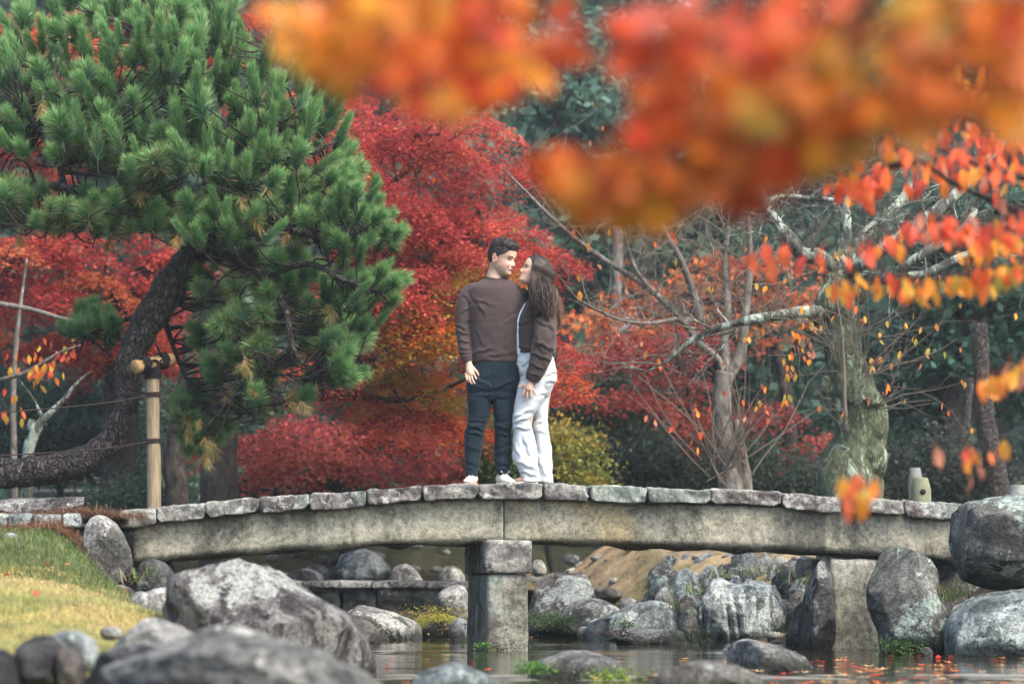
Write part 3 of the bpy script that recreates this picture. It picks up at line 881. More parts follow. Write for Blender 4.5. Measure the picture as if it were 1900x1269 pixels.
# the rough stone pitching of the far right bank
def pitch_rock(label, x0, y0, x1, y1, Y, mat, seed, sharp=0.5, sub=4):
    rock(label, box_pts(x0 - 4, y0 - 3, x1 + 4, y1 + 8, seed), Y + 0.5, MP(Y) * (x1 - x0) * 0.75, mat, seed, 0.06, sub, sharp, group='stones pitched into the far right bank')
for k, (lb, x0, y0, x1, y1, Y, m) in enumerate([
    ('dark green slab leaning at the top of the sandy slope', 1205, 1048, 1262, 1118, 22.0, 'rock_teal'),
    ('pointed teal stone right of the leaning dark slab', 1255, 1055, 1300, 1110, 21.6, 'rock_blue'),
    ('slanting grey stone high on the far right bank', 1285, 1026, 1345, 1078, 22.6, 'rock_blue'),
    ('small dark stone above the leaning dark slab', 1232, 1032, 1256, 1054, 22.8, 'rock_dark'),
    ('blue pointed stone just under the beam on the far bank', 1360, 1022, 1402, 1068, 21.5, 'rock_blue'),
    ('grey stone right of the blue pointed one under the beam', 1400, 1028, 1432, 1072, 21.6, 'rock_grey'),
    ('pale stone under the beam third from the blue pointed one', 1428, 1032, 1462, 1078, 21.4, 'rock_pale'),
    ('squarish pale stone under the beam left of the dark upright', 1478, 1034, 1518, 1072, 20.6, 'rock_pale'),
    ('mottled stone wedged under the beam by the squarish one', 1455, 1038, 1484, 1074, 21.0, 'rock_grey'),
    ('low layered stone at the right shoulder of the blue cleft boulder', 1466, 1076, 1510, 1102, 19.9, 'rock_blue'),
    ('round brown stone left of the blue cleft boulder', 1262, 1108, 1296, 1160, 20.6, 'rock_brown'),
    ('round greenish stone at the foot of the blue cleft boulder', 1270, 1124, 1302, 1182, 20.2, 'rock_teal'),
    ('whitish stone between the slope and the round brown stone', 1218, 1092, 1246, 1126, 21.8, 'rock_pale'),
    ('small grey stone on the sand below the ledge stone', 1146, 1112, 1186, 1140, 22.6, 'rock_grey'),
    ('tiny pale stone at the water edge before the sloping rock', 1074, 1164, 1096, 1182, 21.0, 'rock_pale'),
    ('dark wedge stone on the bank above the cleft boulder', 1330, 1048, 1366, 1076, 21.8, 'rock_dark'),
    ('thin slate at the crest of the far right bank', 1300, 1018, 1352, 1040, 23.2, 'rock_grey'),
    ('dull stone below the pointed teal stone on the far bank', 1256, 1084, 1300, 1126, 21.2, 'rock_teal'),
    ('narrow blue stone left of the cleft boulder top', 1300, 1050, 1330, 1086, 21.2, 'rock_blue'),
    ('mid grey stone on the bank under the blue pointed one', 1352, 1052, 1394, 1082, 20.9, 'rock_grey'),
    ('olive stone behind the right shoulder of the cleft boulder', 1436, 1060, 1476, 1096, 20.6, 'rock_teal'),
    ('stone filling the gap right of the cleft boulder', 1462, 1098, 1500, 1140, 19.4, 'rock_grey'),
    ('dark stone low between cleft boulder and dark upright stone', 1460, 1130, 1496, 1185, 19.2, 'rock_dark'),
    ('grey stone on the slope left of the slanting stone', 1258, 1030, 1292, 1062, 22.8, 'rock_grey'),
    ('rough stone at the foot of the leaning dark slab', 1196, 1096, 1226, 1124, 22.1, 'rock_brown'),
    ('pale stone behind the small dark one at the top of the bank', 1340, 1022, 1368, 1052, 22.4, 'rock_pale'),
    ('brownish stone at the back of the bank under the beam', 1440, 1018, 1490, 1046, 22.2, 'rock_brown'),
]):
    pitch_rock(lb, x0, y0, x1, y1, Y, m, 200 + k)
# weir: dressed ledge stones in a row
weir = root('stone_weir', P(690, 1150, 24.4) * np.array([1, 1, 0]), 'low ledge of dark wet stones with leaves on top behind the pier', 'weir')
wx = [470, 548, 632, 700, 762, 826]
for k in range(5):
    a, b = P(wx[k] + 2, 1086, 24.4), P(wx[k + 1] - 2, 1086, 24.4)
    hh = (a[2] + 0.1) / 2
    V, F = rbox(((b[0] - a[0]) / 2 + 0.01, 0.5, hh), (18, 16, 14), 0.03, 0.045, 300 + k, 3.4)
    V[:, 2] -= 0.03
    V = V + np.array([(a[0] + b[0]) / 2, 24.9, a[2] - hh + rs.uniform(-.015, .015)])
    MB().add(V, F).build('ledge_stone', M['rock_wet'], weir, True)
wl = [452, 560, 690, 790, 868]
for k in range(4):
    a, b = P(wl[k] + 1, 1080, 24.4), P(wl[k + 1] - 1, 1080, 24.4)
    V, F = rbox(((b[0] - a[0]) / 2, 0.52, 0.035), (24, 14, 4), 0.015, 0.014, 330 + k, 4.0)
    V = V + np.array([(a[0] + b[0]) / 2, 24.86, P(690, 1084, 24.4)[2] + rs.uniform(-.006, .006)])
    MB().add(V, F).build('ledge_slab', M['rock_grey'], weir, True)
# pale surface awash, added as the sky's gleam on the near water
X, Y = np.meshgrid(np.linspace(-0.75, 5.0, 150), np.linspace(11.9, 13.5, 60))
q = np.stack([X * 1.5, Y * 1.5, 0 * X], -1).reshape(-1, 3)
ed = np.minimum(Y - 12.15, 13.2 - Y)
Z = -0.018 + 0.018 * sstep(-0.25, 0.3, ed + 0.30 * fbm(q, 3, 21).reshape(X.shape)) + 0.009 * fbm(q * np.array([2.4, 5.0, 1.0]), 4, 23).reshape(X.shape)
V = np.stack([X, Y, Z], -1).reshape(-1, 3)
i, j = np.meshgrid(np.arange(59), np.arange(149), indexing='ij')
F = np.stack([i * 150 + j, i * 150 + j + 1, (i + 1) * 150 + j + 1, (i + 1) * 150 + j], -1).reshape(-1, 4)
M['reflection'] = flat_mat('reflection_tone', (0.17, 0.165, 0.135), 0.3, 0.5, 7, 0.6, 0.5, 0.01)
o = to_mesh('reflection_band', V, F, M['reflection'], True)
link('reflection_band', o, None, None, 'pale band awash shaped as reflected sky on the near water strewn with leaves', 'reflection')
# pebbles along the shores and on the sand
mbp = MB()
rp_ = np.random.RandomState(66)
iv, if_ = ico(2)
def pebbles(n, fx, fy, s0, s1):
    for _ in range(n):
        yy = rp_.uniform(*fy); xx = fx(yy)
        zz = float(ground_z(np.array([xx]), np.array([yy]))[0])
        sz_ = rp_.uniform(s0, s1) * np.array([rp_.uniform(.8, 1.5), rp_.uniform(.8, 1.3), rp_.uniform(.5, .8)])
        W = iv * (1 + 0.25 * vnoise(iv * 1.7 + rp_.rand() * 50, 4))[:, None] * sz_
        mbp.add(rotz(W, rp_.uniform(0, 6.28)) + np.array([xx, yy, zz + sz_[2] * 0.3]), if_)
pebbles(150, lambda yy: xr(yy) + abs(rp_.normal()) * 0.45 + 0.1, (19.2, 26), 0.02, 0.07)
pebbles(80, lambda yy: rp_.uniform(0.4, 3.0), (20.5, 26), 0.015, 0.05)
pebbles(60, lambda yy: xl(yy) - abs(rp_.normal()) * 0.25, (12.8, 17.0), 0.02, 0.06)
pebbles(70, lambda yy: rp_.uniform(-4, 1), (27.4, 29.5), 0.04, 0.13)
mbp.build('pebbles', M['rock_grey'], None, True, kind='stuff')
# kerb stones of the path
path_pts = []
X, Y = np.meshgrid(np.linspace(-7.5, -2.75, 40), np.linspace(17.15, 18.6, 14))
Z = ground_z(X, Y) + 0.012
Z = np.maximum(Z, 0.945)
V = np.stack([X, Y, Z], -1).reshape(-1, 3)
i, j = np.meshgrid(np.arange(13), np.arange(39), indexing='ij')
F = np.stack([i * 40 + j, i * 40 + j + 1, (i + 1) * 40 + j + 1, (i + 1) * 40 + j], -1).reshape(-1, 4)
M['path'] = flat_mat('path_gravel', (0.16, 0.14, 0.115), 0.95, 0.1, 40, 0.4, 0.6, 0.01)
path = link('path', to_mesh('path', V, F, M['path'], True), kind='structure')
for k, (x0, x1, m) in enumerate([(-60, 16, 'rock_blue'), (17, 60, 'rock_blue'), (61, 116, 'rock_grey'), (117, 150, 'rock_blue')]):
    a, b = P(x0, 958, 17.05), P(x1 - 1, 958, 17.05)
    V, F = rbox(((b[0] - a[0]) / 2, 0.09, 0.05), (10, 5, 5), 0.02, 0.008, 400 + k)
    V = V + np.array([(a[0] + b[0]) / 2, 17.1, P(60, 966, 17.05)[2]])
    MB().add(V, F).build('kerb_stone', M[m], path, True)
# ------------------------------------------------------------------ the couple
YP = 18.1
def Q(zx, zy, dy=0.0):
    """detail-view coordinates of the couple -> world (bodies stand around distance YP)"""
    p = P(780 + zx / 2.538, 420 + zy / 2.538, YP)
    return p + np.array([0, dy, 0])
QM = MP(YP) / 2.538               # metres per detail unit

def loft(rows, n=44, ex=2.3):
    """rows: (zy, zxL, zxR, half_depth, dy) -> closed surface with level rings"""
    rows = np.asarray(rows, float)
    m = (len(rows) - 1) * 5 + 1
    rr = catmull(rows, m)
    a = np.linspace(0, 2 * math.pi, n, endpoint=False)
    c, s = np.cos(a), np.sin(a)
    ca = np.sign(c) * np.abs(c) ** (2 / ex); sa = np.sign(s) * np.abs(s) ** (2 / ex)
    Vs = []
    for (zy, L, R, hd, dy) in rr:
        ctr = Q((L + R) / 2, zy, dy)
        ring = ctr[None, :] + np.stack([ca * (R - L) / 2 * QM, sa * hd, 0 * ca], -1)
        Vs.append(ring)
    V = np.concatenate(Vs)
    i, j = np.meshgrid(np.arange(m - 1), np.arange(n), indexing='ij')
    j2 = (j + 1) % n
    F = np.stack([i * n + j, i * n + j2, (i + 1) * n + j2, (i + 1) * n + j], -1).reshape(-1, 4)
    V = np.vstack([V, Vs[0].mean(0), Vs[-1].mean(0)])
    jj = np.arange(n); j2 = (jj + 1) % n
    T = np.vstack([np.c_[np.full(n, m * n), j2, jj], np.c_[np.full(n, m * n + 1), (m - 1) * n + jj, (m - 1) * n + j2]])
    return V, [F, T]

def limb(pts, rad, n=30, sides=20):
    """pts: (zx,zy,dy) detail units, radii in detail units"""
    w = [Q(*p) for p in pts]
    return tube(w, np.array(rad) * QM, sides, n)

def fuse(pieces, voxel, smooth=4, fac=0.5):
    mb = MB()
    for V, F in pieces:
        mb.add(V, F)
    V, F, _ = mb.data()
    me = to_mesh('tmp', V, F)
    o = bpy.data.objects.new('tmp', me)
    COL.objects.link(o)
    r = o.modifiers.new('r', 'REMESH'); r.mode = 'VOXEL'; r.voxel_size = voxel; r.adaptivity = 0
    if smooth:
        s = o.modifiers.new('s', 'SMOOTH'); s.factor = fac; s.iterations = smooth
    dg = bpy.context.evaluated_depsgraph_get()
    ev = o.evaluated_get(dg)
    m2 = bpy.data.meshes.new_from_object(ev)
    nv = len(m2.vertices)
    V = np.empty(nv * 3, np.float32); m2.vertices.foreach_get('co', V); V = V.reshape(-1, 3).astype(float)
    N = np.empty(nv * 3, np.float32); m2.vertices.foreach_get('normal', N); N = N.reshape(-1, 3).astype(float)
    npoly = len(m2.polygons)
    tot = np.empty(npoly, np.int32); m2.polygons.foreach_get('loop_total', tot)
    st = np.empty(npoly, np.int32); m2.polygons.foreach_get('loop_start', st)
    li = np.empty(len(m2.loops), np.int32); m2.loops.foreach_get('vertex_index', li)
    q = tot == 4
    F = [li[st[q][:, None] + np.arange(4)]]
    if (~q).any():
        tq = tot == 3
        F.append(li[st[tq][:, None] + np.arange(3)])
    bpy.data.objects.remove(o); bpy.data.meshes.remove(me); bpy.data.meshes.remove(m2)
    return V, F, N

def head_grid(sc, nose=1.0, jaw=1.0, smile=1.0):
    """a head in its own frame: x forward, y to its left, z up; origin between the ears at eye level"""
    zf = [-0.118, -0.112, -0.10, -0.078, -0.066, -0.058, -0.050, -0.040, -0.02, 0.0, 0.02, 0.05, 0.08, 0.10, 0.113, 0.121]
    xf = [0.062, 0.080, 0.092, 0.086, 0.092, 0.090, 0.094, 0.090, 0.089, 0.087, 0.096, 0.098, 0.088, 0.068, 0.042, 0.0]
    zb = [-0.118, -0.10, -0.08, -0.05, 0.0, 0.04, 0.08, 0.10, 0.113, 0.121]
    xb = [0.02, -0.012, -0.035, -0.07, -0.098, -0.102, -0.088, -0.066, -0.042, -0.002]
    zw = [-0.118, -0.11, -0.10, -0.075, -0.05, -0.02, 0.0, 0.03, 0.06, 0.09, 0.11, 0.121]
    ww = [0.012, 0.028, 0.037, 0.051 * jaw, 0.060 * jaw, 0.068, 0.071, 0.076, 0.075, 0.061, 0.036, 0.002]
    nz, na = 110, 120
    Z = np.linspace(-0.118, 0.121, nz)
    f, b, w = np.interp(Z, zf, xf), np.interp(Z, zb, xb), np.interp(Z, zw, ww)
    k = np.ones(9) / 9
    for arr in (f, b, w):
        pad = np.r_[np.full(4, arr[0]), arr, np.full(4, arr[-1])]
        arr[:] = np.convolve(pad, np.array([1, 2, 3, 4, 5, 4, 3, 2, 1]) / 25.0, 'valid')
    a = np.linspace(0, 2 * math.pi, na, endpoint=False)
    ex = 2.25
    ca = np.sign(np.cos(a)) * np.abs(np.cos(a)) ** (2 / ex); sa = np.sign(np.sin(a)) * np.abs(np.sin(a)) ** (2 / ex)
    X = ((f + b) / 2)[:, None] + ((f - b) / 2)[:, None] * ca[None, :]
    Yv = w[:, None] * sa[None, :]
    ZZ = Z[:, None] + 0 * X
    front = sstep(0.0, 0.04, X)
    A = np.interp(Z, [-0.052, -0.046, -0.040, -0.033, -0.022, -0.005, 0.008, 0.02], [0, 0.010, 0.020, 0.0265, 0.021, 0.011, 0.005, 0])[:, None] * nose
    sg = np.interp(Z, [-0.05, -0.04, -0.02, 0.01], [0.015, 0.0145, 0.010, 0.008])[:, None]
    X = X + front * A * np.exp(-(Yv / sg) ** 2)
    X = X - front * 0.009 * np.exp(-((np.abs(Yv) - 0.030) / 0.014) ** 2 - ((ZZ + 0.001) / 0.011) ** 2)
    X = X + front * 0.004 * np.exp(-((np.abs(Yv) - 0.026) / 0.02) ** 2 - ((ZZ - 0.02) / 0.007) ** 2)
    X = X + front * 0.006 * smile * np.exp(-((np.abs(Yv) - 0.042) / 0.016) ** 2 - ((ZZ + 0.036) / 0.014) ** 2)
    X = X - front * 0.005 * smile * np.exp(-((np.abs(Yv) - 0.033) / 0.006) ** 2 - ((ZZ + 0.056) / 0.014) ** 2)
    V = np.stack([X, Yv, ZZ], -1).reshape(-1, 3)
    i, j = np.meshgrid(np.arange(nz - 1), np.arange(na), indexing='ij')
    j2 = (j + 1) % na
    F = np.stack([i * na + j, i * na + j2, (i + 1) * na + j2, (i + 1) * na + j], -1).reshape(-1, 4)
    V = np.vstack([V, V[:na].mean(0), V[-na:].mean(0)])
    jj = np.arange(na); j2 = (jj + 1) % na
    T = np.vstack([np.c_[np.full(na, nz * na), j2, jj], np.c_[np.full(na, nz * na + 1), (nz - 1) * na + jj, (nz - 1) * na + j2]])
    return V * sc, [F, T]

def ear(side, sc):
    V, F = ico(3)
    W = V * np.array([0.018, 0.010, 0.032])
    rim = np.hypot(V[:, 0], V[:, 2])
    W[:, 1] += side * 0.006 * np.where(rim > 0.75, 1, -0.6)
    W[:, 0] += -0.25 * W[:, 2]
    W += np.array([-0.012, side * 0.076, -0.004])
    return W * sc, F

class Head:
    def __init__(s, zx, zy, dy, yaw, pitch, roll, sc):
        """yaw: facing angle from the camera direction (-Y) towards +X"""
        f0 = np.array([math.sin(yaw), -math.cos(yaw), 0]); up = np.array([0, 0, 1.0])
        f = f0 * math.cos(pitch) + up * math.sin(pitch)
        u = up * math.cos(pitch) - f0 * math.sin(pitch)
        l = np.cross(u, f)
        c, r = math.cos(roll), math.sin(roll)
        l, u = l * c + u * r, u * c - l * r
        s.R = np.stack([f, l, u])       # rows
        s.o = Q(zx, zy, dy)
        s.sc = sc
    def w(s, V):
        return np.asarray(V) @ s.R + s.o
    def loc(s, W):
        return ((np.asarray(W) - s.o) @ s.R.T) / s.sc

def skin_cols(W, hd, base, lips, brow, hairline=None, kind='man'):
    L = hd.loc(W)
    x, y, z = L[:, 0], L[:, 1], L[:, 2]
    C = np.tile(np.array(base), (len(W), 1))
    near = (np.abs(z) < 0.14) & (np.abs(x) < 0.14) & (np.abs(y) < 0.1)
    def put(mask, col, amt=1.0):
        m = np.clip(mask * near, 0, 1)[:, None] * amt
        C[:] = C * (1 - m) + np.array(col) * m
    fr = (x > 0.03)
    ay = np.abs(y)
    blush = np.exp(-((ay - 0.045) / 0.02) ** 2 - ((z + 0.035) / 0.02) ** 2) * fr
    put(blush, (base[0] * 1.02, base[1] * 0.72, base[2] * 0.66), 0.6)
    put(np.exp(-(y / 0.012) ** 2 - ((z + 0.034) / 0.012) ** 2) * fr, (base[0] * 1.0, base[1] * 0.76, base[2] * 0.7), 0.5)
    put(((ay > 0.066) & (np.abs(z) < 0.03) & (x < 0.02)) * 1.0, (base[0] * 1.0, base[1] * 0.70, base[2] * 0.62), 0.6)
    if kind == 'man':
        put(sstep(-0.045, -0.075, z) * sstep(0.0, 0.03, x), (base[0] * 0.62, base[1] * 0.60, base[2] * 0.60), 0.45)
    bz = z - (0.021 + 0.10 * (ay - 0.03) * (ay < 0.04) - 0.12 * np.clip(ay - 0.04, 0, 1))
    put(((np.abs(bz) < (0.0042 if kind == 'man' else 0.003)) & (ay > 0.012) & (ay < 0.052) & fr) * 1.0, brow, 0.9)
    ey = ((ay - 0.031) / 0.015) ** 2
    ez = z + 0.000 + 0.25 * (ay - 0.031) ** 2 / 0.015
    if kind == 'man':
        put(((ey < 1) & (np.abs(ez) < 0.0036 * np.sqrt(np.clip(1 - ey, 0, 1)) + 0.001) & fr) * 1.0, (0.05, 0.03, 0.024), 0.9)
        put(((ey < 1.4) & (np.abs(ez + 0.011) < 0.0025) & fr) * 1.0, (base[0] * 0.6, base[1] * 0.5, base[2] * 0.48), 0.5)
        mz = z + 0.062 - 8.0 * y ** 2
        mo = (ay < 0.033) & fr
        put((mo & (np.abs(mz) < 0.0160 * np.sqrt(np.clip(1 - (ay / 0.034) ** 2, 0, 1)))) * 1.0, lips, 0.75)
        put((mo & (ay < 0.030) & (np.abs(mz) < 0.0115 * np.sqrt(np.clip(1 - (ay / 0.0305) ** 2, 0, 1)))) * 1.0, (0.10, 0.03, 0.028), 1.0)
        put((mo & (ay < 0.028) & (mz > -0.002) & (mz < 0.0085)) * 1.0, (0.78, 0.75, 0.70), 1.0)
        put((np.exp(-((ay - 0.036) / 0.003) ** 2) * sstep(-0.075, -0.055, z) * sstep(-0.025, -0.04, z) * fr), (base[0] * 0.55, base[1] * 0.42, base[2] * 0.38), 0.6)
    else:
        put(((ey < 1) & (np.abs(ez) < 0.0058 * np.sqrt(np.clip(1 - ey, 0, 1))) & fr) * 1.0, (0.55, 0.53, 0.50), 0.95)
        put(((np.abs(ay - 0.032) < 0.006) & (np.abs(ez) < 0.0055) & fr) * 1.0, (0.03, 0.02, 0.015), 0.95)
        put(((ey < 1.2) & (np.abs(ez - 0.0052) < 0.0024) & fr) * 1.0, (0.015, 0.01, 0.01), 0.95)
        mz = z + 0.058 - 7.0 * y ** 2
        mo = (ay < 0.025) & fr
        put((mo & (np.abs(mz) < 0.0105 * np.sqrt(np.clip(1 - (ay / 0.026) ** 2, 0, 1)))) * 1.0, lips, 0.9)
        put((mo & (ay < 0.02) & (np.abs(mz) < 0.0032)) * 1.0, (0.70, 0.66, 0.62), 0.9)
    return C

def fabric(name, col, nscale=60, amt=0.12, rough=0.9, sheen=0.25):
    t = NT(name)
    v = t.coords('Object')
    n1 = t.noise(v, nscale, 3, 0.6)
    n0 = t.noise(v, 5.0, 4, 0.6)
    wv = t.new('ShaderNodeTexWave', wave_type='BANDS'); wv.inputs['Scale'].default_value = 130; wv.inputs['Distortion'].default_value = 1.0
    t.ln(v, wv.inputs['Vector'])
    c = t.mix(1.0, col, t.ramp(n1, [(0.3, (1 - amt,) * 3), (0.7, (1 + amt,) * 3)]), 'MULTIPLY')
    c = t.mix(1.0, c, t.ramp(n0, [(0.3, (0.88,) * 3), (0.7, (1.1,) * 3)]), 'MULTIPLY')
    m = t.set(c, rough, 0.15, t.bump(n1, 0.15, 0.003, t.bump(wv.outputs['Fac'], 0.12, 0.002)))
    t.p.inputs['Sheen Weight'].default_value = sheen
    t.p.inputs['Sheen Roughness'].default_value = 0.5
    return m
M['knit'] = fabric('brown_knit', (0.050, 0.036, 0.036), 70, 0.15, 0.9, 0.12)
M['jacket'] = fabric('brown_jacket', (0.047, 0.036, 0.035), 70, 0.15, 0.9, 0.12)
M['trouser'] = fabric('navy_trouser', (0.0075, 0.0165, 0.026), 90, 0.12, 0.85, 0.06)
M['denim'] = fabric('white_denim', (0.46, 0.50, 0.53), 90, 0.05, 0.85, 0.1)
M['shirt'] = fabric('pale_shirt', (0.56, 0.66, 0.76), 80, 0.04, 0.8, 0.1)
M['shoe_white'] = flat_mat('shoe_white', (0.56, 0.55, 0.48), 0.6, 0.3, 40, 0.08)
M['shoe_brown'] = flat_mat('shoe_brown', (0.15, 0.105, 0.075), 0.55, 0.4, 40, 0.15)
M['sole'] = flat_mat('sole_tan', (0.42, 0.25, 0.17), 0.7, 0.3, 40, 0.1)
M['sole_white'] = flat_mat('sole_white', (0.62, 0.60, 0.54), 0.7, 0.3, 40, 0.1)
M['leather'] = flat_mat('dark_leather', (0.035, 0.026, 0.022), 0.45, 0.5, 50, 0.2)
M['gold'] = flat_mat('ring_gold', (0.85, 0.66, 0.35), 0.25, 0.5, 20, 0.05, Metallic=1.0)
t = NT('skin')
a = t.new('ShaderNodeAttribute', attribute_name='Col')
v = t.coords('Object')
nz_ = t.noise(v, 60, 4, 0.6)
cc = t.mix(1.0, a.outputs['Color'], t.ramp(nz_, [(0.3, (0.93, 0.92, 0.92)), (0.7, (1.06, 1.05, 1.05))]), 'MULTIPLY')
M['skin'] = t.set(cc, 0.55, 0.35, t.bump(nz_, 0.08, 0.002))
M['skin'].node_tree.nodes['Principled BSDF'].inputs['Subsurface Weight'].default_value = 0.12
M['skin'].node_tree.nodes['Principled BSDF'].inputs['Subsurface Radius'].default_value = (0.012, 0.005, 0.003)
M['skin'].node_tree.nodes['Principled BSDF'].inputs['Subsurface Scale'].default_value = 1.0
t = NT('hair')
a = t.new('ShaderNodeAttribute', attribute_name='Col')
v = t.coords('Object', scale=(1, 1, 0.3))
nz_ = t.noise(v, 120, 3, 0.6)
cc = t.mix(1.0, a.outputs['Color'], t.ramp(nz_, [(0.3, (0.55,) * 3), (0.7, (1.4,) * 3)]), 'MULTIPLY')
M['hair'] = t.set(cc, 0.5, 0.25, t.bump(nz_, 0.5, 0.003))

def wrinkle(V, N, amp, sc=(9, 9, 26), seed=1, w=None, octv=3):
    q = V * np.array(sc)
    d = fbm(q, octv, seed)
    c1 = (1 - np.abs(vnoise(q * np.array([1.1, 1.1, 0.55]) + q[:, [2, 0, 1]] * 0.25 + 9.1, seed + 5))) ** 6
    k = amp * (0.50 * d - 0.30 * c1)
    if w is not None:
        k = k * w
    return V + N * k[:, None]

def folds(V, N, lst):
    """cloth folds along given lines (detail units): a ridge with a trough beside it"""
    zx, zy = zx_of(V), zy_of(V)
    face = sstep(0.5, -0.1, N[:, 1])
    k = np.zeros(len(V))
    for (x0, y0, x1, y1, w, amp) in lst:
        L = math.hypot(x1 - x0, y1 - y0)
        ux, uy = (x1 - x0) / L, (y1 - y0) / L
        t_ = (zx - x0) * ux + (zy - y0) * uy
        d = -(zx - x0) * uy + (zy - y0) * ux + 2.5 * np.sin(t_ * 0.12 + x0)
        e = sstep(-0.15 * L, 0.3 * L, t_) * sstep(1.15 * L, 0.7 * L, t_)
        k += amp * e * (np.exp(-(d / w) ** 2) - 0.9 * np.exp(-((d - 1.7 * w) / w) ** 2))
    return V + N * (k * face)[:, None]

def zy_of(V):
    """detail-view height of world points (rough)"""
    top, bot = Q(0, 0)[2], Q(0, 1000)[2]
    return (top - V[:, 2]) / (top - bot) * 1000

def zx_of(V):
    x0, x1 = Q(0, 600)[0], Q(1000, 600)[0]
    return (V[:, 0] - x0) / (x1 - x0) * 1000

deckz = BP(930, 897.5)[2]
def part_mesh(name, V, F, mat, parent, cols=None, smooth=True):
    org = np.array(parent.location)
    p = parent
    while p.parent is not None:
        p = p.parent
        org = org + np.array(p.location)
    return link(name, to_mesh(name, V - org, F, mat, smooth, cols), parent)

def finger(pts, r0, r1):
    w = np.array([Q(*p) for p in pts])
    n = 14
    return tube(w, np.linspace(r0, r1, len(pts)) * 1.0, 12, n)

def blob(zx, zy, dy, rx, ry, rz, rotm=None):
    V, F = ico(3)
    W = V * np.array([rx, ry, rz])
    if rotm is not None:
        W = W @ rotm
    return W + Q(zx, zy, dy), F

def rot_y(a):
    c, s = math.cos(a), math.sin(a)
    return np.array([[c, 0, -s], [0, 1, 0], [s, 0, c]])

def shoe(tip_dir, heel, length, width, height, top_mat, sole_mat, parent, name='shoe', lace=True):
    """heel: world point on the ground below the ankle; tip_dir: unit ground direction of the toe"""
    f = np.array([tip_dir[0], tip_dir[1], 0]); f /= np.linalg.norm(f)
    l = np.array([-f[1], f[0], 0])
    rows = []
    n = 26
    us = np.linspace(0, 1, 22)
    wv = np.interp(us, [0, 0.08, 0.25, 0.5, 0.72, 0.9, 1.0], [0.45, 0.72, 0.80, 0.86, 1.0, 0.78, 0.30]) * width / 2
    hv = np.interp(us, [0, 0.05, 0.15, 0.30, 0.42, 0.6, 0.8, 0.93, 1.0], [0.80, 0.95, 0.98, 1.0, 0.86, 0.60, 0.44, 0.36, 0.2]) * height
    a = np.linspace(0, 2 * math.pi, n, endpoint=False)
    def sweep(us, wv, h0, h1, e=2.6):
        Vs = []
        for u, w, ha, hb in zip(us, wv, h0, h1):
            c, s = np.cos(a), np.sin(a)
            ca = np.sign(c) * np.abs(c) ** (2 / e); sa = np.sign(s) * np.abs(s) ** (2 / e)
            ctr = heel + f * (u * length - 0.25 * length)
            taper = 1 - 0.35 * np.clip(sa, 0, 1)
            Vs.append(ctr[None, :] + l[None, :] * (ca * w * taper)[:, None] + np.array([0, 0, 1.0])[None, :] * ((ha + hb) / 2 + sa * (hb - ha) / 2)[:, None])
        m = len(Vs)
        V = np.concatenate(Vs + [Vs[0].mean(0)[None], Vs[-1].mean(0)[None]])
        i, j = np.meshgrid(np.arange(m - 1), np.arange(n), indexing='ij')
        j2 = (j + 1) % n
        F = np.stack([i * n + j, i * n + j2, (i + 1) * n + j2, (i + 1) * n + j], -1).reshape(-1, 4)
        jj = np.arange(n); j2 = (jj + 1) % n
        T = np.vstack([np.c_[np.full(n, m * n), j2, jj], np.c_[np.full(n, m * n + 1), (m - 1) * n + jj, (m - 1) * n + j2]])
        return V, [F, T]
    V, F = sweep(us, wv, np.full(22, 0.016), hv)
    sh = part_mesh(name, V, F, top_mat, parent)
    V, F = sweep(us, wv * 1.07, np.full(22, 0.0), np.full(22, 0.026), 6)
    part_mesh('sole', V, F, sole_mat, sh)
    if lace:
        mb = MB()
        for k in range(4):
            u = 0.42 + 0.09 * k
            h = np.interp(u, us, hv) + 0.002
            w = np.interp(u, us, wv) * 0.42
            c = heel + f * (u * length - 0.25 * length)
            for sg in (1, -1):
                pts = [c + l * w * sg + np.array([0, 0, h - 0.010]), c + np.array([0, 0, h + 0.002]) + f * 0.006, c - l * w * sg + f * 0.02 + np.array([0, 0, h - 0.014])]
                mb.add(*tube(pts, [0.0032] * 3, 6, 8))
        c = heel + f * (0.40 * length - 0.25 * length)
        h = np.interp(0.40, us, hv)
        for sg in (1, -1):
            pts = [c + np.array([0, 0, h]), c + l * 0.018 * sg + np.array([0, 0, h + 0.022]) + f * 0.01, c + l * 0.032 * sg + np.array([0, 0, h + 0.008]) + f * 0.02, c + f * 0.012 + np.array([0, 0, h])]
            mb.add(*tube(pts, [0.003] * 4, 6, 14))
        V, F, _ = mb.data()
        part_mesh('lace', V, F, M['sole_white'], sh)
    return sh

# ---- the man
man = root('person', (Q(330, 1000)[0], YP, deckz), 'man in a brown sweater and navy trousers smiling down at the woman', 'person', 'couple standing on the bridge')
hm = Head(383, 155, -0.03, math.radians(62), math.radians(-11), math.radians(0), 1.09)
SK = (0.50, 0.335, 0.255)
hv_, hf_ = head_grid(hm.sc, 1.0, 1.05)
pieces = [(hm.w(hv_), hf_)]
for sd in (1, -1):
    ev, ef = ear(sd, hm.sc)
    pieces.append((hm.w(ev), ef))
neck = np.array([hm.w(np.array([-0.03, 0, -0.03]) * hm.sc), Q(362, 205, 0.005), Q(354, 240, 0.01), Q(352, 300, 0.0)])
pieces.append(tube(neck, [0.062, 0.064, 0.070, 0.085], 24, 16))
pieces.append(loft([(278, 285, 425, 0.065, 0), (310, 250, 455, 0.09, 0), (400, 240, 480, 0.11, 0), (520, 246, 470, 0.105, 0), (640, 252, 462, 0.105, 0), (720, 240, 455, 0.10, 0), (760, 245, 450, 0.09, 0)]))
pieces.append(limb([(222, 315, 0), (206, 400, -.01), (205, 500, -.03), (214, 580, -.05), (228, 655, -.07)], [24, 22, 19, 16, 14]))
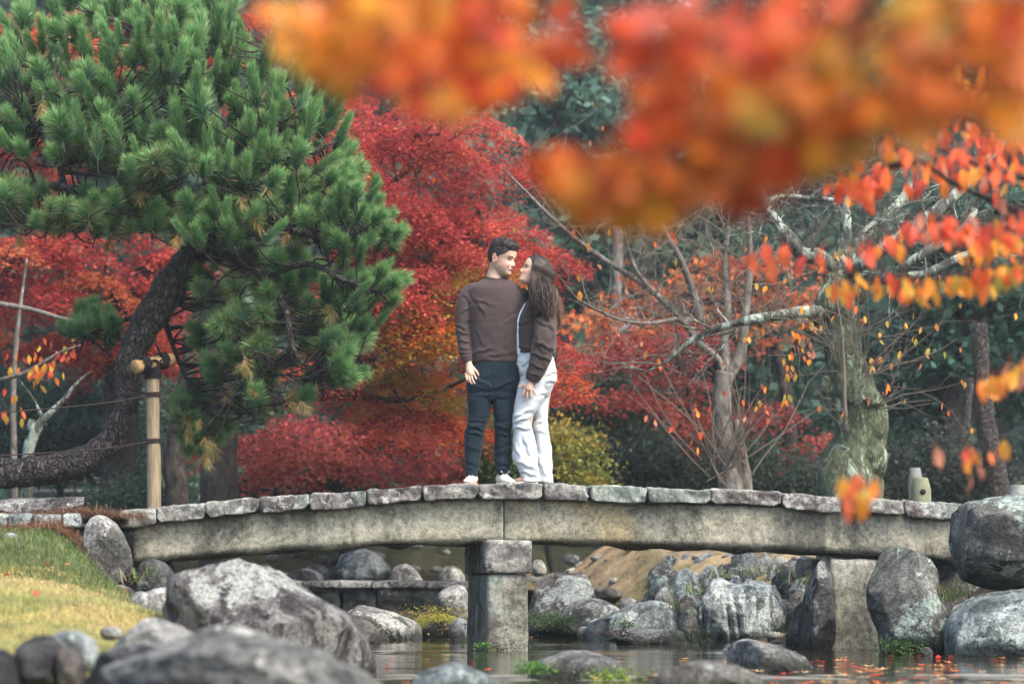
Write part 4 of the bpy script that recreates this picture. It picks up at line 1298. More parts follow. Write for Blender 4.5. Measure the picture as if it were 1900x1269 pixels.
pieces.append(limb([(465, 340, 0.05), (530, 420, 0.16), (560, 520, 0.24), (600, 580, 0.22)], [30, 27, 23, 16]))
pieces.append(limb([(283, 760, 0), (272, 900, 0), (253, 1010, 0.01), (243, 1165, 0.0)], [45, 38, 32, 18]))
pieces.append(limb([(395, 760, 0), (390, 900, 0), (390, 1010, 0.01), (387, 1165, 0.0)], [45, 38, 32, 18]))
# right hand, hanging, back of the hand to the camera
pieces.append(limb([(227, 640, -.07), (232, 665, -.075), (236, 690, -.085), (243, 708, -.09)], [14.5, 17.5, 20, 17], 16))
pieces.append(blob(236, 683, -.083, 0.031, 0.017, 0.036, rot_y(0.25)))
hd_ = -.09
for (pp, r0, r1) in (
    ([(217, 694, hd_), (217, 714, hd_ - .012), (222, 730, hd_ - .014), (230, 740, hd_ - .004)], 0.0084, 0.0066),
    ([(228, 700, hd_ - .006), (231, 722, hd_ - .020), (238, 740, hd_ - .020), (247, 749, hd_ - .008)], 0.0088, 0.0068),
    ([(240, 702, hd_ - .006), (246, 724, hd_ - .022), (254, 741, hd_ - .020), (263, 748, hd_ - .008)], 0.0088, 0.0068),
    ([(251, 697, hd_ - .004), (260, 716, hd_ - .018), (269, 731, hd_ - .014), (276, 739, hd_ - .002)], 0.0086, 0.0066),
    ([(247, 667, hd_ + .006), (261, 683, hd_ - .006), (272, 700, hd_ - .008), (280, 717, hd_ - .002)], 0.0104, 0.0078)):
    pieces.append(finger(pp, r0, r1))
V, F, N = fuse(pieces, 0.0036, 3)
cols = skin_cols(V, hm, SK, (0.44, 0.15, 0.12), (0.035, 0.022, 0.016), None, 'man')
part_mesh('body', V, F, M['skin'], man, cols)

# sweater
tor = [(240, 318, 408, 0.060, 0.01), (254, 284, 428, 0.076, 0.01), (272, 246, 456, 0.100, 0.01), (295, 222, 478, 0.118, 0.005), (340, 214, 492, 0.128, 0), (400, 222, 494, 0.135, -.005), (480, 230, 488, 0.135, -.005), (560, 235, 482, 0.132, 0), (615, 236, 480, 0.130, 0), (644, 242, 474, 0.126, 0)]
sw = [loft(tor, 56), limb([(268, 284, 0.01), (238, 302, 0.01), (218, 338, 0), (207, 390, -.005), (202, 460, -.015), (202, 520, -.025), (209, 580, -.045), (217, 618, -.055), (225, 652, -.065)], [26, 36, 41, 41, 38, 35.5, 32, 27, 19.5], 44, 26),
      limb([(470, 312, 0.03), (505, 360, 0.10), (535, 440, 0.19), (560, 520, 0.25), (600, 580, 0.23)], [38, 39, 37, 33, 26], 30, 24)]
V, F, N = fuse(sw, 0.0055, 14)
zy, zx = zy_of(V), zx_of(V)
arm = sstep(246, 228, zx)
wk = 0.35 + 1.1 * arm * sstep(380, 480, zy) + 0.9 * sstep(540, 620, zy) * (1 - arm) + 0.5 * np.exp(-((zx - 250) / 30) ** 2 - ((zy - 330) / 60) ** 2)
V = wrinkle(V, N, 0.014, (6, 6, 15), 3, wk)
# folds fanning out of the armpit, rib at hem and cuff
V = V - N * (0.004 * np.exp(-((zx - 246 - 0.04 * (zy - 340)) / 9) ** 2) * sstep(340, 390, zy) * sstep(560, 430, zy))[:, None]
V = V - N * (0.005 * np.exp(-((zy - 612) / 5) ** 2) * arm)[:, None] - N * (0.003 * np.exp(-((zy - 626) / 4) ** 2) * (1 - arm))[:, None]
V = folds(V, N, [(168, 468, 232, 498, 6, .006), (170, 500, 232, 512, 6, .006), (176, 540, 236, 552, 6, .006), (184, 575, 236, 590, 5, .005), (248, 335, 310, 430, 8, .006), (252, 345, 350, 385, 8, .005), (180, 420, 240, 380, 7, .005), (250, 600, 350, 582, 8, .006), (300, 622, 470, 596, 8, .005), (470, 420, 390, 470, 8, .005), (260, 480, 300, 570, 9, .004), (440, 480, 400, 590, 9, .004), (205, 320, 240, 370, 7, .004)])
part_mesh('sweater', V, F, M['knit'], man)
col = []
for k in range(28):
    a_ = 2 * math.pi * k / 28
    c_ = Q(358, 251, 0.008)
    p_ = c_ + np.array([math.cos(a_) * 0.079, math.sin(a_) * 0.072, 0.0])
    p_[2] += 0.020 * math.cos(a_ - 0.25 - math.pi) * 0.6 + 0.016 * math.sin(a_)
    col.append(p_)
col.append(col[0])
V, F = tube(col, [0.0115] * 29, 10, 90, False, flat=((0, 0, 1), 1.5))
part_mesh('collar', V, F, M['knit'], man)

# trousers
tr = [loft([(632, 250, 470, 0.115, 0), (680, 232, 470, 0.122, 0), (740, 217, 467, 0.125, 0), (790, 220, 452, 0.115, 0), (822, 228, 438, 0.09, 0)], 56),
      loft([(730, 214, 345, 0.112, 0), (780, 217, 342, 0.108, 0), (840, 222, 335, 0.100, -.005), (900, 222, 322, 0.092, -.01), (950, 214, 306, 0.086, -.01), (1000, 207, 298, 0.083, 0), (1060, 207, 290, 0.080, .008), (1110, 209, 281, 0.072, .008), (1150, 213, 272, 0.060, .004), (1176, 216, 270, 0.056, 0)], 40),
      loft([(730, 338, 466, 0.112, 0), (780, 339, 455, 0.108, 0), (840, 341, 440, 0.100, -.005), (900, 345, 437, 0.092, -.012), (950, 349, 434, 0.086, -.012), (1000, 350, 432, 0.083, 0), (1060, 349, 430, 0.080, .008), (1110, 352, 425, 0.072, .008), (1150, 357, 417, 0.060, .004), (1174, 361, 414, 0.056, 0)], 40)]
V, F, N = fuse(tr, 0.005, 5)
zy, zx = zy_of(V), zx_of(V)
wk = 0.4 + 1.0 * np.exp(-((zy - 950) / 50) ** 2) + 1.1 * sstep(1060, 1150, zy) + 0.5 * np.exp(-((zy - 780) / 50) ** 2)
V = wrinkle(V, N, 0.015, (7, 7, 20), 13, wk)
cx_ = np.where(zx < 342, 262, 392)
V = V - N * (0.004 * np.exp(-((zx - 345 - (zy - 700) * 0.0) / 5) ** 2) * sstep(660, 690, zy) * sstep(830, 800, zy))[:, None]
V = folds(V, N, [(215, 935, 305, 962, 6, .008), (208, 965, 296, 985, 6, .007), (230, 915, 318, 920, 6, .006), (350, 940, 432, 958, 6, .008), (350, 972, 430, 988, 6, .007), (345, 915, 420, 910, 6, .005), (212, 1105, 278, 1125, 6, .005), (214, 1135, 272, 1148, 6, .004), (352, 1105, 424, 1122, 6, .005), (356, 1135, 416, 1150, 6, .004), (340, 765, 245, 715, 8, .007), (346, 775, 445, 725, 8, .007), (338, 800, 260, 800, 7, .006), (345, 810, 430, 805, 7, .006), (343, 665, 345, 770, 5, .005), (225, 700, 262, 668, 6, .005), (209, 1030, 285, 1060, 8, .005), (430, 1040, 355, 1070, 8, .005)])
part_mesh('trousers', V, F, M['trouser'], man)
shoe((-0.10, -1.0), np.array([Q(244, 1190)[0], YP + 0.03, deckz + 0.004]), 0.285, 0.106, 0.105, M['shoe_white'], M['sole'], man)
shoe((0.38, -1.0), np.array([Q(386, 1190)[0], YP + 0.01, deckz + 0.004]), 0.285, 0.106, 0.105, M['shoe_white'], M['sole_white'], man)

# hair: a shell over the skull, close at the sides, tousled on top, plus locks
def hair_shell(hd, thick, region, seed, wave=0.004, wsc=40):
    hv, hf = head_grid(1.0)
    c = np.array([0, 0, 0.01])
    n = hv - c
    n /= np.linalg.norm(n, axis=1)[:, None]
    t_ = np.where(region(hv), thick(hv), -0.014)
    t_ = t_ + np.where(t_ > 0.008, wave * 1.6 * fbm(hv * np.array([wsc, wsc * 0.8, wsc]), 3, seed), 0)
    return hd.w((hv + n * t_[:, None]) * hd.sc), hf

def man_region(h):
    x, y, z = h[:, 0], h[:, 1], h[:, 2]
    line = np.interp(x, [-0.11, -0.06, -0.02, 0.0, 0.02, 0.055, 0.075, 0.09, 0.12], [-0.055, -0.045, -0.005, 0.0, 0.02, 0.035, 0.062, 0.066, 0.066])
    return z > line
def man_thick(h):
    x, z = h[:, 0], h[:, 2]
    return 0.0055 + 0.019 * sstep(0.055, 0.10, z) + 0.010 * sstep(0.06, 0.09, z) * sstep(0.0, 0.09, x)
V, F = hair_shell(hm, man_thick, man_region, 5, 0.005, 45)
mb = MB()
hc = np.array((0.020, 0.016, 0.014))
mb.add(V, F, hc)
rh = np.random.RandomState(8)
for k in range(260):
    ph = rh.uniform(-1, 1); x0 = rh.uniform(-0.07, 0.085)
    y0 = ph * 0.062
    z0 = 0.118 * math.sqrt(max(0.05, 1 - (x0 / 0.125) ** 2 - (y0 / 0.10) ** 2)) + 0.014
    d = np.array([rh.uniform(0.2, 1.0), rh.uniform(-0.7, 0.7), rh.uniform(0.0, 0.5)])
    d /= np.linalg.norm(d)
    L = rh.uniform(0.022, 0.04)
    p0 = np.array([x0, y0, z0 - 0.004]); p1 = p0 + d * L * 0.5 + np.array([0, 0, 0.010]); p2 = p0 + d * L + np.array([0.003, rh.uniform(-.006, .006), -0.004])
    V, F = tube(hm.w(np.array([p0, p1, p2]) * hm.sc), [0.0045, 0.0045, 0.001], 5, 7)
    mb.add(V, F, hc * rh.uniform(0.7, 2.6) + np.array([0.006, 0.003, 0.0]))
mb.build('hair', M['hair'], man, True)

# ---- the woman
wom = root('person', (Q(540, 1000)[0], YP, deckz), 'long-haired woman in a brown jacket and white jeans leaning towards the man', 'person', 'couple standing on the bridge')
hw = Head(537, 219, -0.05, math.radians(-80), math.radians(23), math.radians(0), 0.98)
SKW = (0.53, 0.35, 0.265)
hv_, hf_ = head_grid(hw.sc, 0.86, 0.92, 0.8)
pieces = [(hw.w(hv_), hf_)]
for sd in (1, -1):
    ev, ef = ear(sd, hw.sc)
    pieces.append((hw.w(ev), ef))
neck = np.array([hw.w(np.array([-0.03, 0, -0.03]) * hw.sc), Q(540, 290, -0.03), Q(545, 325, -0.01), Q(550, 370, 0.0)])
pieces.append(tube(neck, [0.050, 0.047, 0.050, 0.075], 22, 16))
wy = 0.02
pieces.append(loft([(345, 512, 590, 0.12, wy), (400, 492, 612, 0.14, wy), (450, 455, 612, 0.14, wy), (520, 460, 600, 0.12, wy), (600, 462, 602, 0.13, wy), (700, 480, 630, 0.15, wy), (740, 480, 620, 0.14, wy)]))
pieces.append(limb([(575, 365, -.13), (580, 450, -.17), (577, 540, -.20), (548, 640, -.205), (521, 728, -.19)], [24, 22, 19, 16, 12.5]))
pieces.append(limb([(560, 365, .17), (540, 450, .20), (500, 520, .16), (470, 540, .10)], [24, 22, 18, 12]))
pieces.append(limb([(530, 740, -.05), (495, 900, -.06), (495, 1000, -.04), (510, 1190, -.04)], [46, 36, 30, 18]))
pieces.append(limb([(575, 740, .09), (563, 900, .09), (575, 1000, .09), (592, 1190, .09)], [46, 36, 30, 18]))
# left hand spread on the thigh
hy = -.20
pieces.append(limb([(521, 722, -.195), (517, 745, -.20), (511, 768, hy), (508, 782, hy)], [12, 15, 19, 18], 14))
pieces.append(blob(509, 766, hy, 0.036, 0.016, 0.034))
for (pp, r0, r1) in (
    ([(500, 748, hy + .006), (487, 755, hy + .004), (474, 762, hy + .010), (463, 771, hy + .016)], 0.0112, 0.0080),
    ([(494, 776, hy), (487, 790, hy - .004), (481, 803, hy), (477, 812, hy + .006)], 0.0100, 0.0074),
    ([(505, 782, hy - .002), (502, 798, hy - .006), (500, 812, hy - .002), (498, 824, hy + .006)], 0.0102, 0.0074),
    ([(516, 780, hy - .002), (518, 796, hy - .006), (519, 810, hy - .002), (519, 822, hy + .006)], 0.0100, 0.0074),
    ([(525, 772, hy), (533, 784, hy - .004), (538, 793, hy), (542, 802, hy + .006)], 0.0094, 0.0068)):
    pieces.append(finger(pp, r0, r1))
V, F, N = fuse(pieces, 0.0034, 3)
cols = skin_cols(V, hw, SKW, (0.42, 0.13, 0.12), (0.03, 0.02, 0.016), None, 'woman')
zy, zx = zy_of(V), zx_of(V)
part_mesh('body', V, F, M['skin'], wom, cols)
rp = [Q(518.5, 790, hy - .004) + np.array([math.cos(a_) * 0.0098, math.sin(a_) * 0.0098, 0]) for a_ in np.linspace(0, 2 * math.pi, 17)]
V, F = tube(rp, [0.0022] * 17, 6, 34, False)
mb = MB().add(V, F).add(*blob(518.5, 789, hy - .018, 0.005, 0.004, 0.005))
V, F, _ = mb.data()
part_mesh('ring', V, F, M['gold'], wom)

# pale top, seen in the open front of the jacket
sh_ = [loft([(352, 500, 560, 0.07, 0.0), (385, 472, 590, 0.12, 0.0), (420, 446, 600, 0.14, 0.0), (460, 433, 604, 0.145, 0.0), (520, 432, 606, 0.14, 0.0), (570, 437, 606, 0.135, 0.0), (612, 442, 612, 0.135, 0.0)], 50)]
V, F, N = fuse(sh_, 0.005, 4)
V = wrinkle(V, N, 0.006, (9, 9, 18), 23)
part_mesh('shirt', V, F, M['shirt'], wom)
# jacket
jk = [loft([(338, 520, 604, 0.10, 0.0), (352, 500, 618, 0.15, 0.0), (375, 486, 632, 0.185, 0.0), (410, 464, 640, 0.20, 0.0), (450, 447, 642, 0.20, 0.005), (520, 442, 640, 0.195, 0.01), (570, 443, 640, 0.185, 0.01), (604, 446, 638, 0.175, 0.01)], 60),
      limb([(572, 352, -.10), (584, 390, -.16), (588, 450, -.20), (582, 520, -.225), (572, 580, -.23), (562, 630, -.225), (545, 685, -.215), (522, 735, -.195)], [34, 44, 50, 55, 58, 55, 45, 31], 44, 26),
      limb([(560, 360, .16), (545, 440, .21), (505, 510, .18), (478, 535, .12)], [38, 42, 40, 28], 26, 20)]
V, F, N = fuse(jk, 0.0055, 10)
zy, zx = zy_of(V), zx_of(V)
slv = sstep(-0.17, -0.21, V[:, 1] - YP)
wk = 0.5 + 1.2 * slv * sstep(430, 560, zy)
V = wrinkle(V, N, 0.012, (9, 9, 6), 33, wk)
V = V - N * (0.006 * np.sin((zy + 0.5 * zx) * 0.11) * np.exp(-((zy - 590) / 45) ** 2) * slv * sstep(560, 600, zx))[:, None]
# the front stands open: draw the jacket back from the pale top on the side facing the man
front = sstep(478, 440, zx) * sstep(0.0, 0.06, np.abs(V[:, 1] - YP + 0.02) + 0.02)
opn = np.exp(-((V[:, 1] - YP + 0.035) / 0.055) ** 2) * sstep(500, 448, zx)
V[:, 0] += opn * 0.040
V = V - N * (0.006 * np.exp(-((zx - 528 - (zy - 520) * 0.05) / 7) ** 2) * sstep(400, 440, zy) * sstep(610, 590, zy) * (V[:, 1] < YP - 0.1))[:, None]
V = folds(V, N, [(450, 570, 525, 590, 7, .006), (455, 470, 535, 455, 8, .005), (540, 460, 625, 500, 8, .007), (530, 560, 625, 600, 8, .009), (520, 612, 610, 648, 8, .009), (515, 660, 580, 690, 7, .008), (560, 400, 605, 470, 8, .006), (545, 520, 570, 620, 9, .006), (600, 420, 630, 540, 8, .006), (505, 700, 560, 722, 6, .007)])
part_mesh('jacket', V, F, M['jacket'], wom)
# jeans
jn = [loft([(596, 444, 616, 0.135, 0.0), (640, 450, 632, 0.15, 0.0), (680, 458, 641, 0.16, 0.01), (720, 462, 640, 0.16, 0.01), (760, 458, 626, 0.15, 0.01), (800, 456, 604, 0.12, 0.02)], 56),
      loft([(720, 464, 600, 0.11, -.06), (800, 450, 586, 0.105, -.065), (860, 438, 556, 0.10, -.07), (900, 432, 533, 0.095, -.075), (928, 433, 524, 0.092, -.07), (960, 437, 532, 0.092, -.06), (1020, 434, 545, 0.10, -.05), (1080, 431, 552, 0.112, -.045), (1120, 443, 556, 0.12, -.045), (1158, 462, 560, 0.125, -.04), (1206, 466, 564, 0.13, -.04)], 48),
      loft([(720, 545, 641, 0.11, .09), (780, 528, 608, 0.105, .09), (870, 522, 601, 0.10, .09), (950, 530, 609, 0.10, .09), (1050, 545, 619, 0.108, .08), (1150, 553, 626, 0.12, .08), (1208, 556, 631, 0.125, .08)], 48)]
V, F, N = fuse(jn, 0.005, 4)
zy, zx = zy_of(V), zx_of(V)
wk = 0.45 + 1.3 * np.exp(-((zy - 930) / 45) ** 2) + 1.0 * sstep(1090, 1170, zy) + 0.9 * np.exp(-((zy - 690) / 50) ** 2)
V = wrinkle(V, N, 0.014, (6, 6, 14), 43, wk)
V = V + N * (0.006 * np.sin((zx * 0.5 + zy * 0.28) * 0.17) * np.exp(-((zy - 935) / 28) ** 2) * (zx < 545))[:, None]
V = folds(V, N, [(437, 928, 522, 900, 7, .011), (438, 948, 530, 962, 7, .011), (440, 905, 520, 868, 7, .008), (470, 730, 570, 712, 8, .008), (595, 705, 640, 688, 6, .008), (590, 740, 636, 730, 6, .007), (450, 1105, 545, 1145, 8, .011), (470, 1150, 558, 1180, 7, .012), (485, 985, 530, 1110, 9, .008), (545, 1060, 600, 1185, 9, .009), (540, 930, 600, 900, 7, .007), (545, 960, 606, 975, 7, .007), (475, 660, 520, 640, 6, .006), (450, 640, 480, 700, 7, .006), (440, 1020, 470, 1090, 8, .007), (560, 800, 600, 780, 6, .006)])
part_mesh('jeans', V, F, M['denim'], wom)
shoe((-1.0, -0.2), np.array([Q(512, 1190)[0], YP - 0.10, deckz + 0.006]), 0.25, 0.092, 0.085, M['shoe_brown'], M['sole_white'], wom, lace=False)
shoe((-1.0, -0.15), np.array([Q(585, 1190)[0], YP + 0.08, deckz + 0.004]), 0.235, 0.088, 0.075, M['shoe_brown'], M['sole_white'], wom, lace=False)
# shoulder bag hanging behind her hip
mb = MB()
V, F = rbox((0.085, 0.05, 0.075), (8, 6, 8), 0.02, 0.004, 77)
mb.add(V @ rot_y(0.1) + Q(585, 590, 0.235), F)
V, F, _ = mb.data()
bag = part_mesh('shoulder_bag', V, F, M['leather'], wom)
V, F = tube([Q(630, 520, 0.16), Q(641, 560, 0.15), Q(643, 600, 0.17), Q(632, 628, 0.2)], [0.006] * 4, 6, 16)
part_mesh('strap', V, F, M['leather'], bag)

# long wavy hair: skull shell and many locks
def wom_region(h):
    x, y, z = h[:, 0], h[:, 1], h[:, 2]
    line = np.interp(x, [-0.12, -0.04, 0.0, 0.025, 0.05, 0.075, 0.12], [-0.13, -0.13, -0.08, -0.02, 0.045, 0.082, 0.088])
    return z > line
V, F = hair_shell(hw, lambda h: 0.007 + 0.006 * sstep(0.0, -0.06, h[:, 0]), wom_region, 6, 0.0015, 30)
mb = MB()
hc = np.array((0.026, 0.019, 0.015))
mb.add(V, F, hc * 1.1)
rh = np.random.RandomState(18)
def lock(cp, r, col0, col1, amp, ph, n=26, sides=6):
    c = catmull(np.array(cp), n)
    t_ = np.linspace(0, 1, n)
    wv_ = np.sin(t_ * 9 + ph) * amp * sstep(0.3, 0.75, t_)
    c[:, 0] += wv_; c[:, 1] += np.cos(t_ * 8 + ph * 1.7) * amp * 0.8 * sstep(0.3, 0.7, t_)
    rr = r * np.interp(t_, [0, 0.1, 0.6, 0.9, 1], [0.5, 1, 1.0, 0.6, 0.12])
    V, F = tube(c, rr, sides)
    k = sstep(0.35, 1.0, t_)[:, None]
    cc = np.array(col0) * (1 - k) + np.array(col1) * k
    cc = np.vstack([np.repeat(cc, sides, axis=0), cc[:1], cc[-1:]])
    mb.add(V, F, cc)
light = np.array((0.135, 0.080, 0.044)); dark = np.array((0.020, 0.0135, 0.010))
for k in range(720):
    side = -1 if rh.rand() < 0.8 else 1          # her left side is towards the camera
    side_l = 1 if side < 0 else -1               # +y local = her left
    u = rh.rand()
    # leaves the parting, hugs the skull, then falls
    tx = rh.uniform(-0.07, 0.070)
    top = hw.w(np.array([tx, side_l * rh.uniform(0.0, 0.02), 0.133 - 0.30 * max(0, abs(tx) - 0.03) ** 1.5]) * hw.sc)
    back = rh.rand() * 1.12
    side_pt = hw.w(np.array([0.040 - 0.160 * back, side_l * (0.093 - 0.05 * back ** 2), 0.048]) * hw.sc)
    low_pt = hw.w(np.array([0.024 - 0.165 * back, side_l * (0.096 - 0.055 * back ** 2), -0.035]) * hw.sc)
    ex = 514 + 134 * (0.06 + 0.94 * min(back, 1.0)) + rh.normal() * 8          # where it ends, detail units
    ey = np.interp(back, [0, 0.25, 0.6, 1], [440, 425, 465, 500]) + rh.uniform(-85, 26) * (0.4 + 0.6 * rh.rand())
    dyy = np.interp(back, [0, 0.3, 0.7, 1.0], [-.235, -.285, -.285, -.13]) + rh.normal() * 0.012
    if side > 0:
        dyy = 0.10 + 0.08 * rh.rand(); ex = rh.uniform(560, 650)
    mid = Q(np.interp(back, [0, 1], [522, 640]) + rh.normal() * 6, 322 + rh.uniform(-12, 12), dyy * 0.86)
    end = Q(ex, ey, dyy)
    m2 = (mid + end) / 2 + np.array([rh.normal() * 0.01, -0.01, 0])
    lit = light if back > 0.75 else dark * 0.8 + light * 0.12  # locks at the back end paler, sunlight painted into their colour
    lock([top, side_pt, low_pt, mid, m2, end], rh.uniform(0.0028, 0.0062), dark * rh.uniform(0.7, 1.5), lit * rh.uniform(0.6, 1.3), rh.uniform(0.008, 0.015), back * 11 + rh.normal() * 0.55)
for k in range(120):      # fine strands
    back = rh.rand() ** 0.6
    low_pt = hw.w(np.array([0.015 - 0.12 * back, (0.090 - 0.05 * back ** 2), 0.0]) * hw.sc)
    mid = Q(np.interp(back, [0, 1], [532, 640]) + rh.normal() * 8, 320, np.interp(back, [0, .5, 1], [-.18, -.25, -.10]))
    end = Q(515 + 160 * back + rh.normal() * 12, rh.uniform(400, 496), np.interp(back, [0, .5, 1], [-.24, -.29, -.13]))
    lock([low_pt, mid, end], 0.0016, dark * 1.4, light * (0.25 + 0.9 * back ** 2), 0.012, rh.uniform(0, 6), 18, 4)  # paler towards the back, with the same painted sunlight
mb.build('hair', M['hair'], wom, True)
# ------------------------------------------------------------------ foliage tools
def star(lobes, inner, wob=0.0):
    """palmate leaf outline in the xy plane, stem at origin"""
    pts = []
    angs = np.linspace(-2.2, 2.2, lobes)
    lens = 0.55 + 0.45 * np.cos(angs * 0.55) ** 2
    for k, (a, L) in enumerate(zip(angs, lens)):
        pts.append((math.sin(a) * L, math.cos(a) * L))
        if k < lobes - 1:
            b = (angs[k] + angs[k + 1]) / 2
            pts.append((math.sin(b) * inner, math.cos(b) * inner))
    pts.append((0, -0.12))
    P_ = np.array(pts)
    return np.c_[P_, np.zeros(len(P_))]
MAPLE7 = star(7, 0.36)
MAPLE5 = star(5, 0.34)
TRI = np.array([(0, -0.5, 0), (0.55, 0.1, 0), (0.12, 0.2, 0), (0, 0.75, 0), (-0.12, 0.2, 0), (-0.55, 0.1, 0)], float)
DIAM = np.array([(0, -0.6, 0), (0.34, 0, 0), (0, 0.6, 0), (-0.34, 0, 0)], float)

def orient(n, rs, bias=(0, 0, 1), spread=1.0):
    """n random frames, normals around bias"""
    N = rs.normal(size=(n, 3)) * spread + np.asarray(bias, float)
    N /= np.linalg.norm(N, axis=1)[:, None] + 1e-9
    A = rs.normal(size=(n, 3))
    U = np.cross(A, N); U /= np.linalg.norm(U, axis=1)[:, None] + 1e-9
    W = np.cross(N, U)
    return U, W, N

def leaves(mb, C, shape, size, cols, rs, bias=(0, 0, 1), spread=0.7, curl=0.0):
    n = len(C)
    U, W, N = orient(n, rs, bias, spread)
    s = np.asarray(size) * np.ones(n)
    k = len(shape)
    q = shape
    V = C[:, None, :] + s[:, None, None] * (U[:, None, :] * q[None, :, 0, None] + W[:, None, :] * q[None, :, 1, None])
    if curl:
        V = V - s[:, None, None] * N[:, None, :] * (curl * (q[:, 0] ** 2 + q[:, 1] ** 2))[None, :, None]
    F = np.arange(n * k).reshape(n, k)
    mb.add(V.reshape(-1, 3), F, np.repeat(cols, k, axis=0))

def pick(rs, pal, n, w=None, var=0.22):
    pal = np.array(pal, float)
    i = rs.choice(len(pal), n, p=(None if w is None else np.array(w) / np.sum(w)))
    return np.clip(pal[i] * (1 + rs.normal(size=(n, 1)) * var), 0.003, 0.9)

def in_poly(px, py, poly):
    poly = np.asarray(poly, float)
    r = np.zeros(len(px), bool)
    j = len(poly) - 1
    for i in range(len(poly)):
        xi, yi = poly[i]; xj, yj = poly[j]
        c = ((yi > py) != (yj > py)) & (px < (xj - xi) * (py - yi) / (yj - yi + 1e-12) + xi)
        r ^= c
        j = i
    return r

def sample_poly(rs, poly, n):
    poly = np.asarray(poly, float)
    lo, hi = poly.min(0), poly.max(0)
    out = []
    while len(out) < n:
        q = rs.uniform(lo, hi, size=(n * 3, 2))
        q = q[in_poly(q[:, 0], q[:, 1], poly)]
        out.extend(q.tolist())
    return np.array(out[:n])

def limb_to(mb, a, b, r0, r1, rs, sag=0.1, sides=6, n=9):
    a = np.asarray(a, float); b = np.asarray(b, float)
    L = np.linalg.norm(b - a)
    m1 = a + (b - a) * 0.35 + np.array([rs.normal() * .06, rs.normal() * .06, abs(rs.normal()) * sag + 0.06]) * L
    m2 = a + (b - a) * 0.7 + np.array([rs.normal() * .06, rs.normal() * .06, rs.normal() * sag * 0.6 + 0.05]) * L
    mb.add(*tube([a, m1, m2, b], [r0, r0 * 0.75 + r1 * 0.25, r0 * 0.35 + r1 * 0.65, r1], sides, n))

def pads_tree(name, label, trunk, trunk_r, polys, npads, pad, per, Ys, pal, palw, bark, seed, shape=TRI, lsize=0.05, cat='tree', group=None, droop=0.35, limb_r=0.03, spread=0.8, sides=10, hub=None, colfn=None, pad_flat=0.24, extra=None):
    """a tree whose crown is layered sprays of leaves. trunk: [(px,py,Y)..] base first"""
    rs = np.random.RandomState(seed)
    base = P(*trunk[0])
    base[2] = float(ground_z(np.array([base[0]]), np.array([base[1]]))[0]) - 0.05
    tw = [base] + [P(*q) for q in trunk[1:]]
    rt = root(name, base, label, cat, group)
    mt = MB()
    mt.add(*tube(tw, trunk_r, sides, 26, True, 0.12, seed))
    mt.build('trunk', M[bark], rt, True)
    ml, ms = MB(), MB()
    hubs = [np.array(q) for q in tw[-2:]] if hub is None else [P(*h) for h in hub]
    for (poly, npd) in zip(polys, npads):
        pts = sample_poly(rs, poly, npd)
        pc = []
        for (a, b) in pts:
            Y = rs.uniform(*Ys)
            pc.append(P(a, b, Y))
        pc = np.array(pc)
        for c in pc:
            w = pad * rs.uniform(0.6, 1.25)
            n = int(per * rs.uniform(0.7, 1.2) * (w / pad) ** 2)
            # a spray: flattened dome, drooping rim, uneven outline
            ang = rs.uniform(0, 2 * math.pi, n)
            rr = np.sqrt(rs.rand(n)) * (1 + 0.3 * vnoise(np.c_[np.cos(ang) * 1.6, np.sin(ang) * 1.6, np.full(n, c[0] * 3)], seed))
            x = np.cos(ang) * rr * w; y = np.sin(ang) * rr * w * 0.8
            z = -droop * w * rr ** 2 + rs.normal(size=n) * w * pad_flat * 0.45 + 0.10 * w * vnoise(np.c_[x * 5, y * 5, np.full(n, c[2])], seed + 1)
            L = c[None, :] + np.c_[x, y, z]
            tl = rs.normal(size=2) * 0.25
            L[:, 2] += x * tl[0] + y * tl[1]
            if colfn is not None:
                cl = colfn(rs, c, n)
            else:
                base_c = pick(rs, pal, 1, palw, 0.12)[0]
                cl = np.clip(base_c * (1 + rs.normal(size=(n, 1)) * 0.17), 0.003, 0.9)
                alt = rs.rand(n) < 0.10
                cl[alt] = pick(rs, pal, alt.sum(), palw)
            out = np.c_[x, y, np.full(n, w * 1.1)]
            leaves(ms, L, shape, lsize * rs.uniform(0.7, 1.3, n), cl, rs, (0, -0.15, 1), spread, 0.25)
            h = hubs[np.argmin([np.linalg.norm(c - q) for q in hubs])]
            limb_to(ml, h, c - np.array([0, 0, 0.06 * w]), limb_r * rs.uniform(0.6, 1.1), limb_r * 0.16, rs)
    ml.build('branches', M[bark], rt, True)
    ms.build('foliage', M['leaf'], rt, kind='stuff')
    return rt

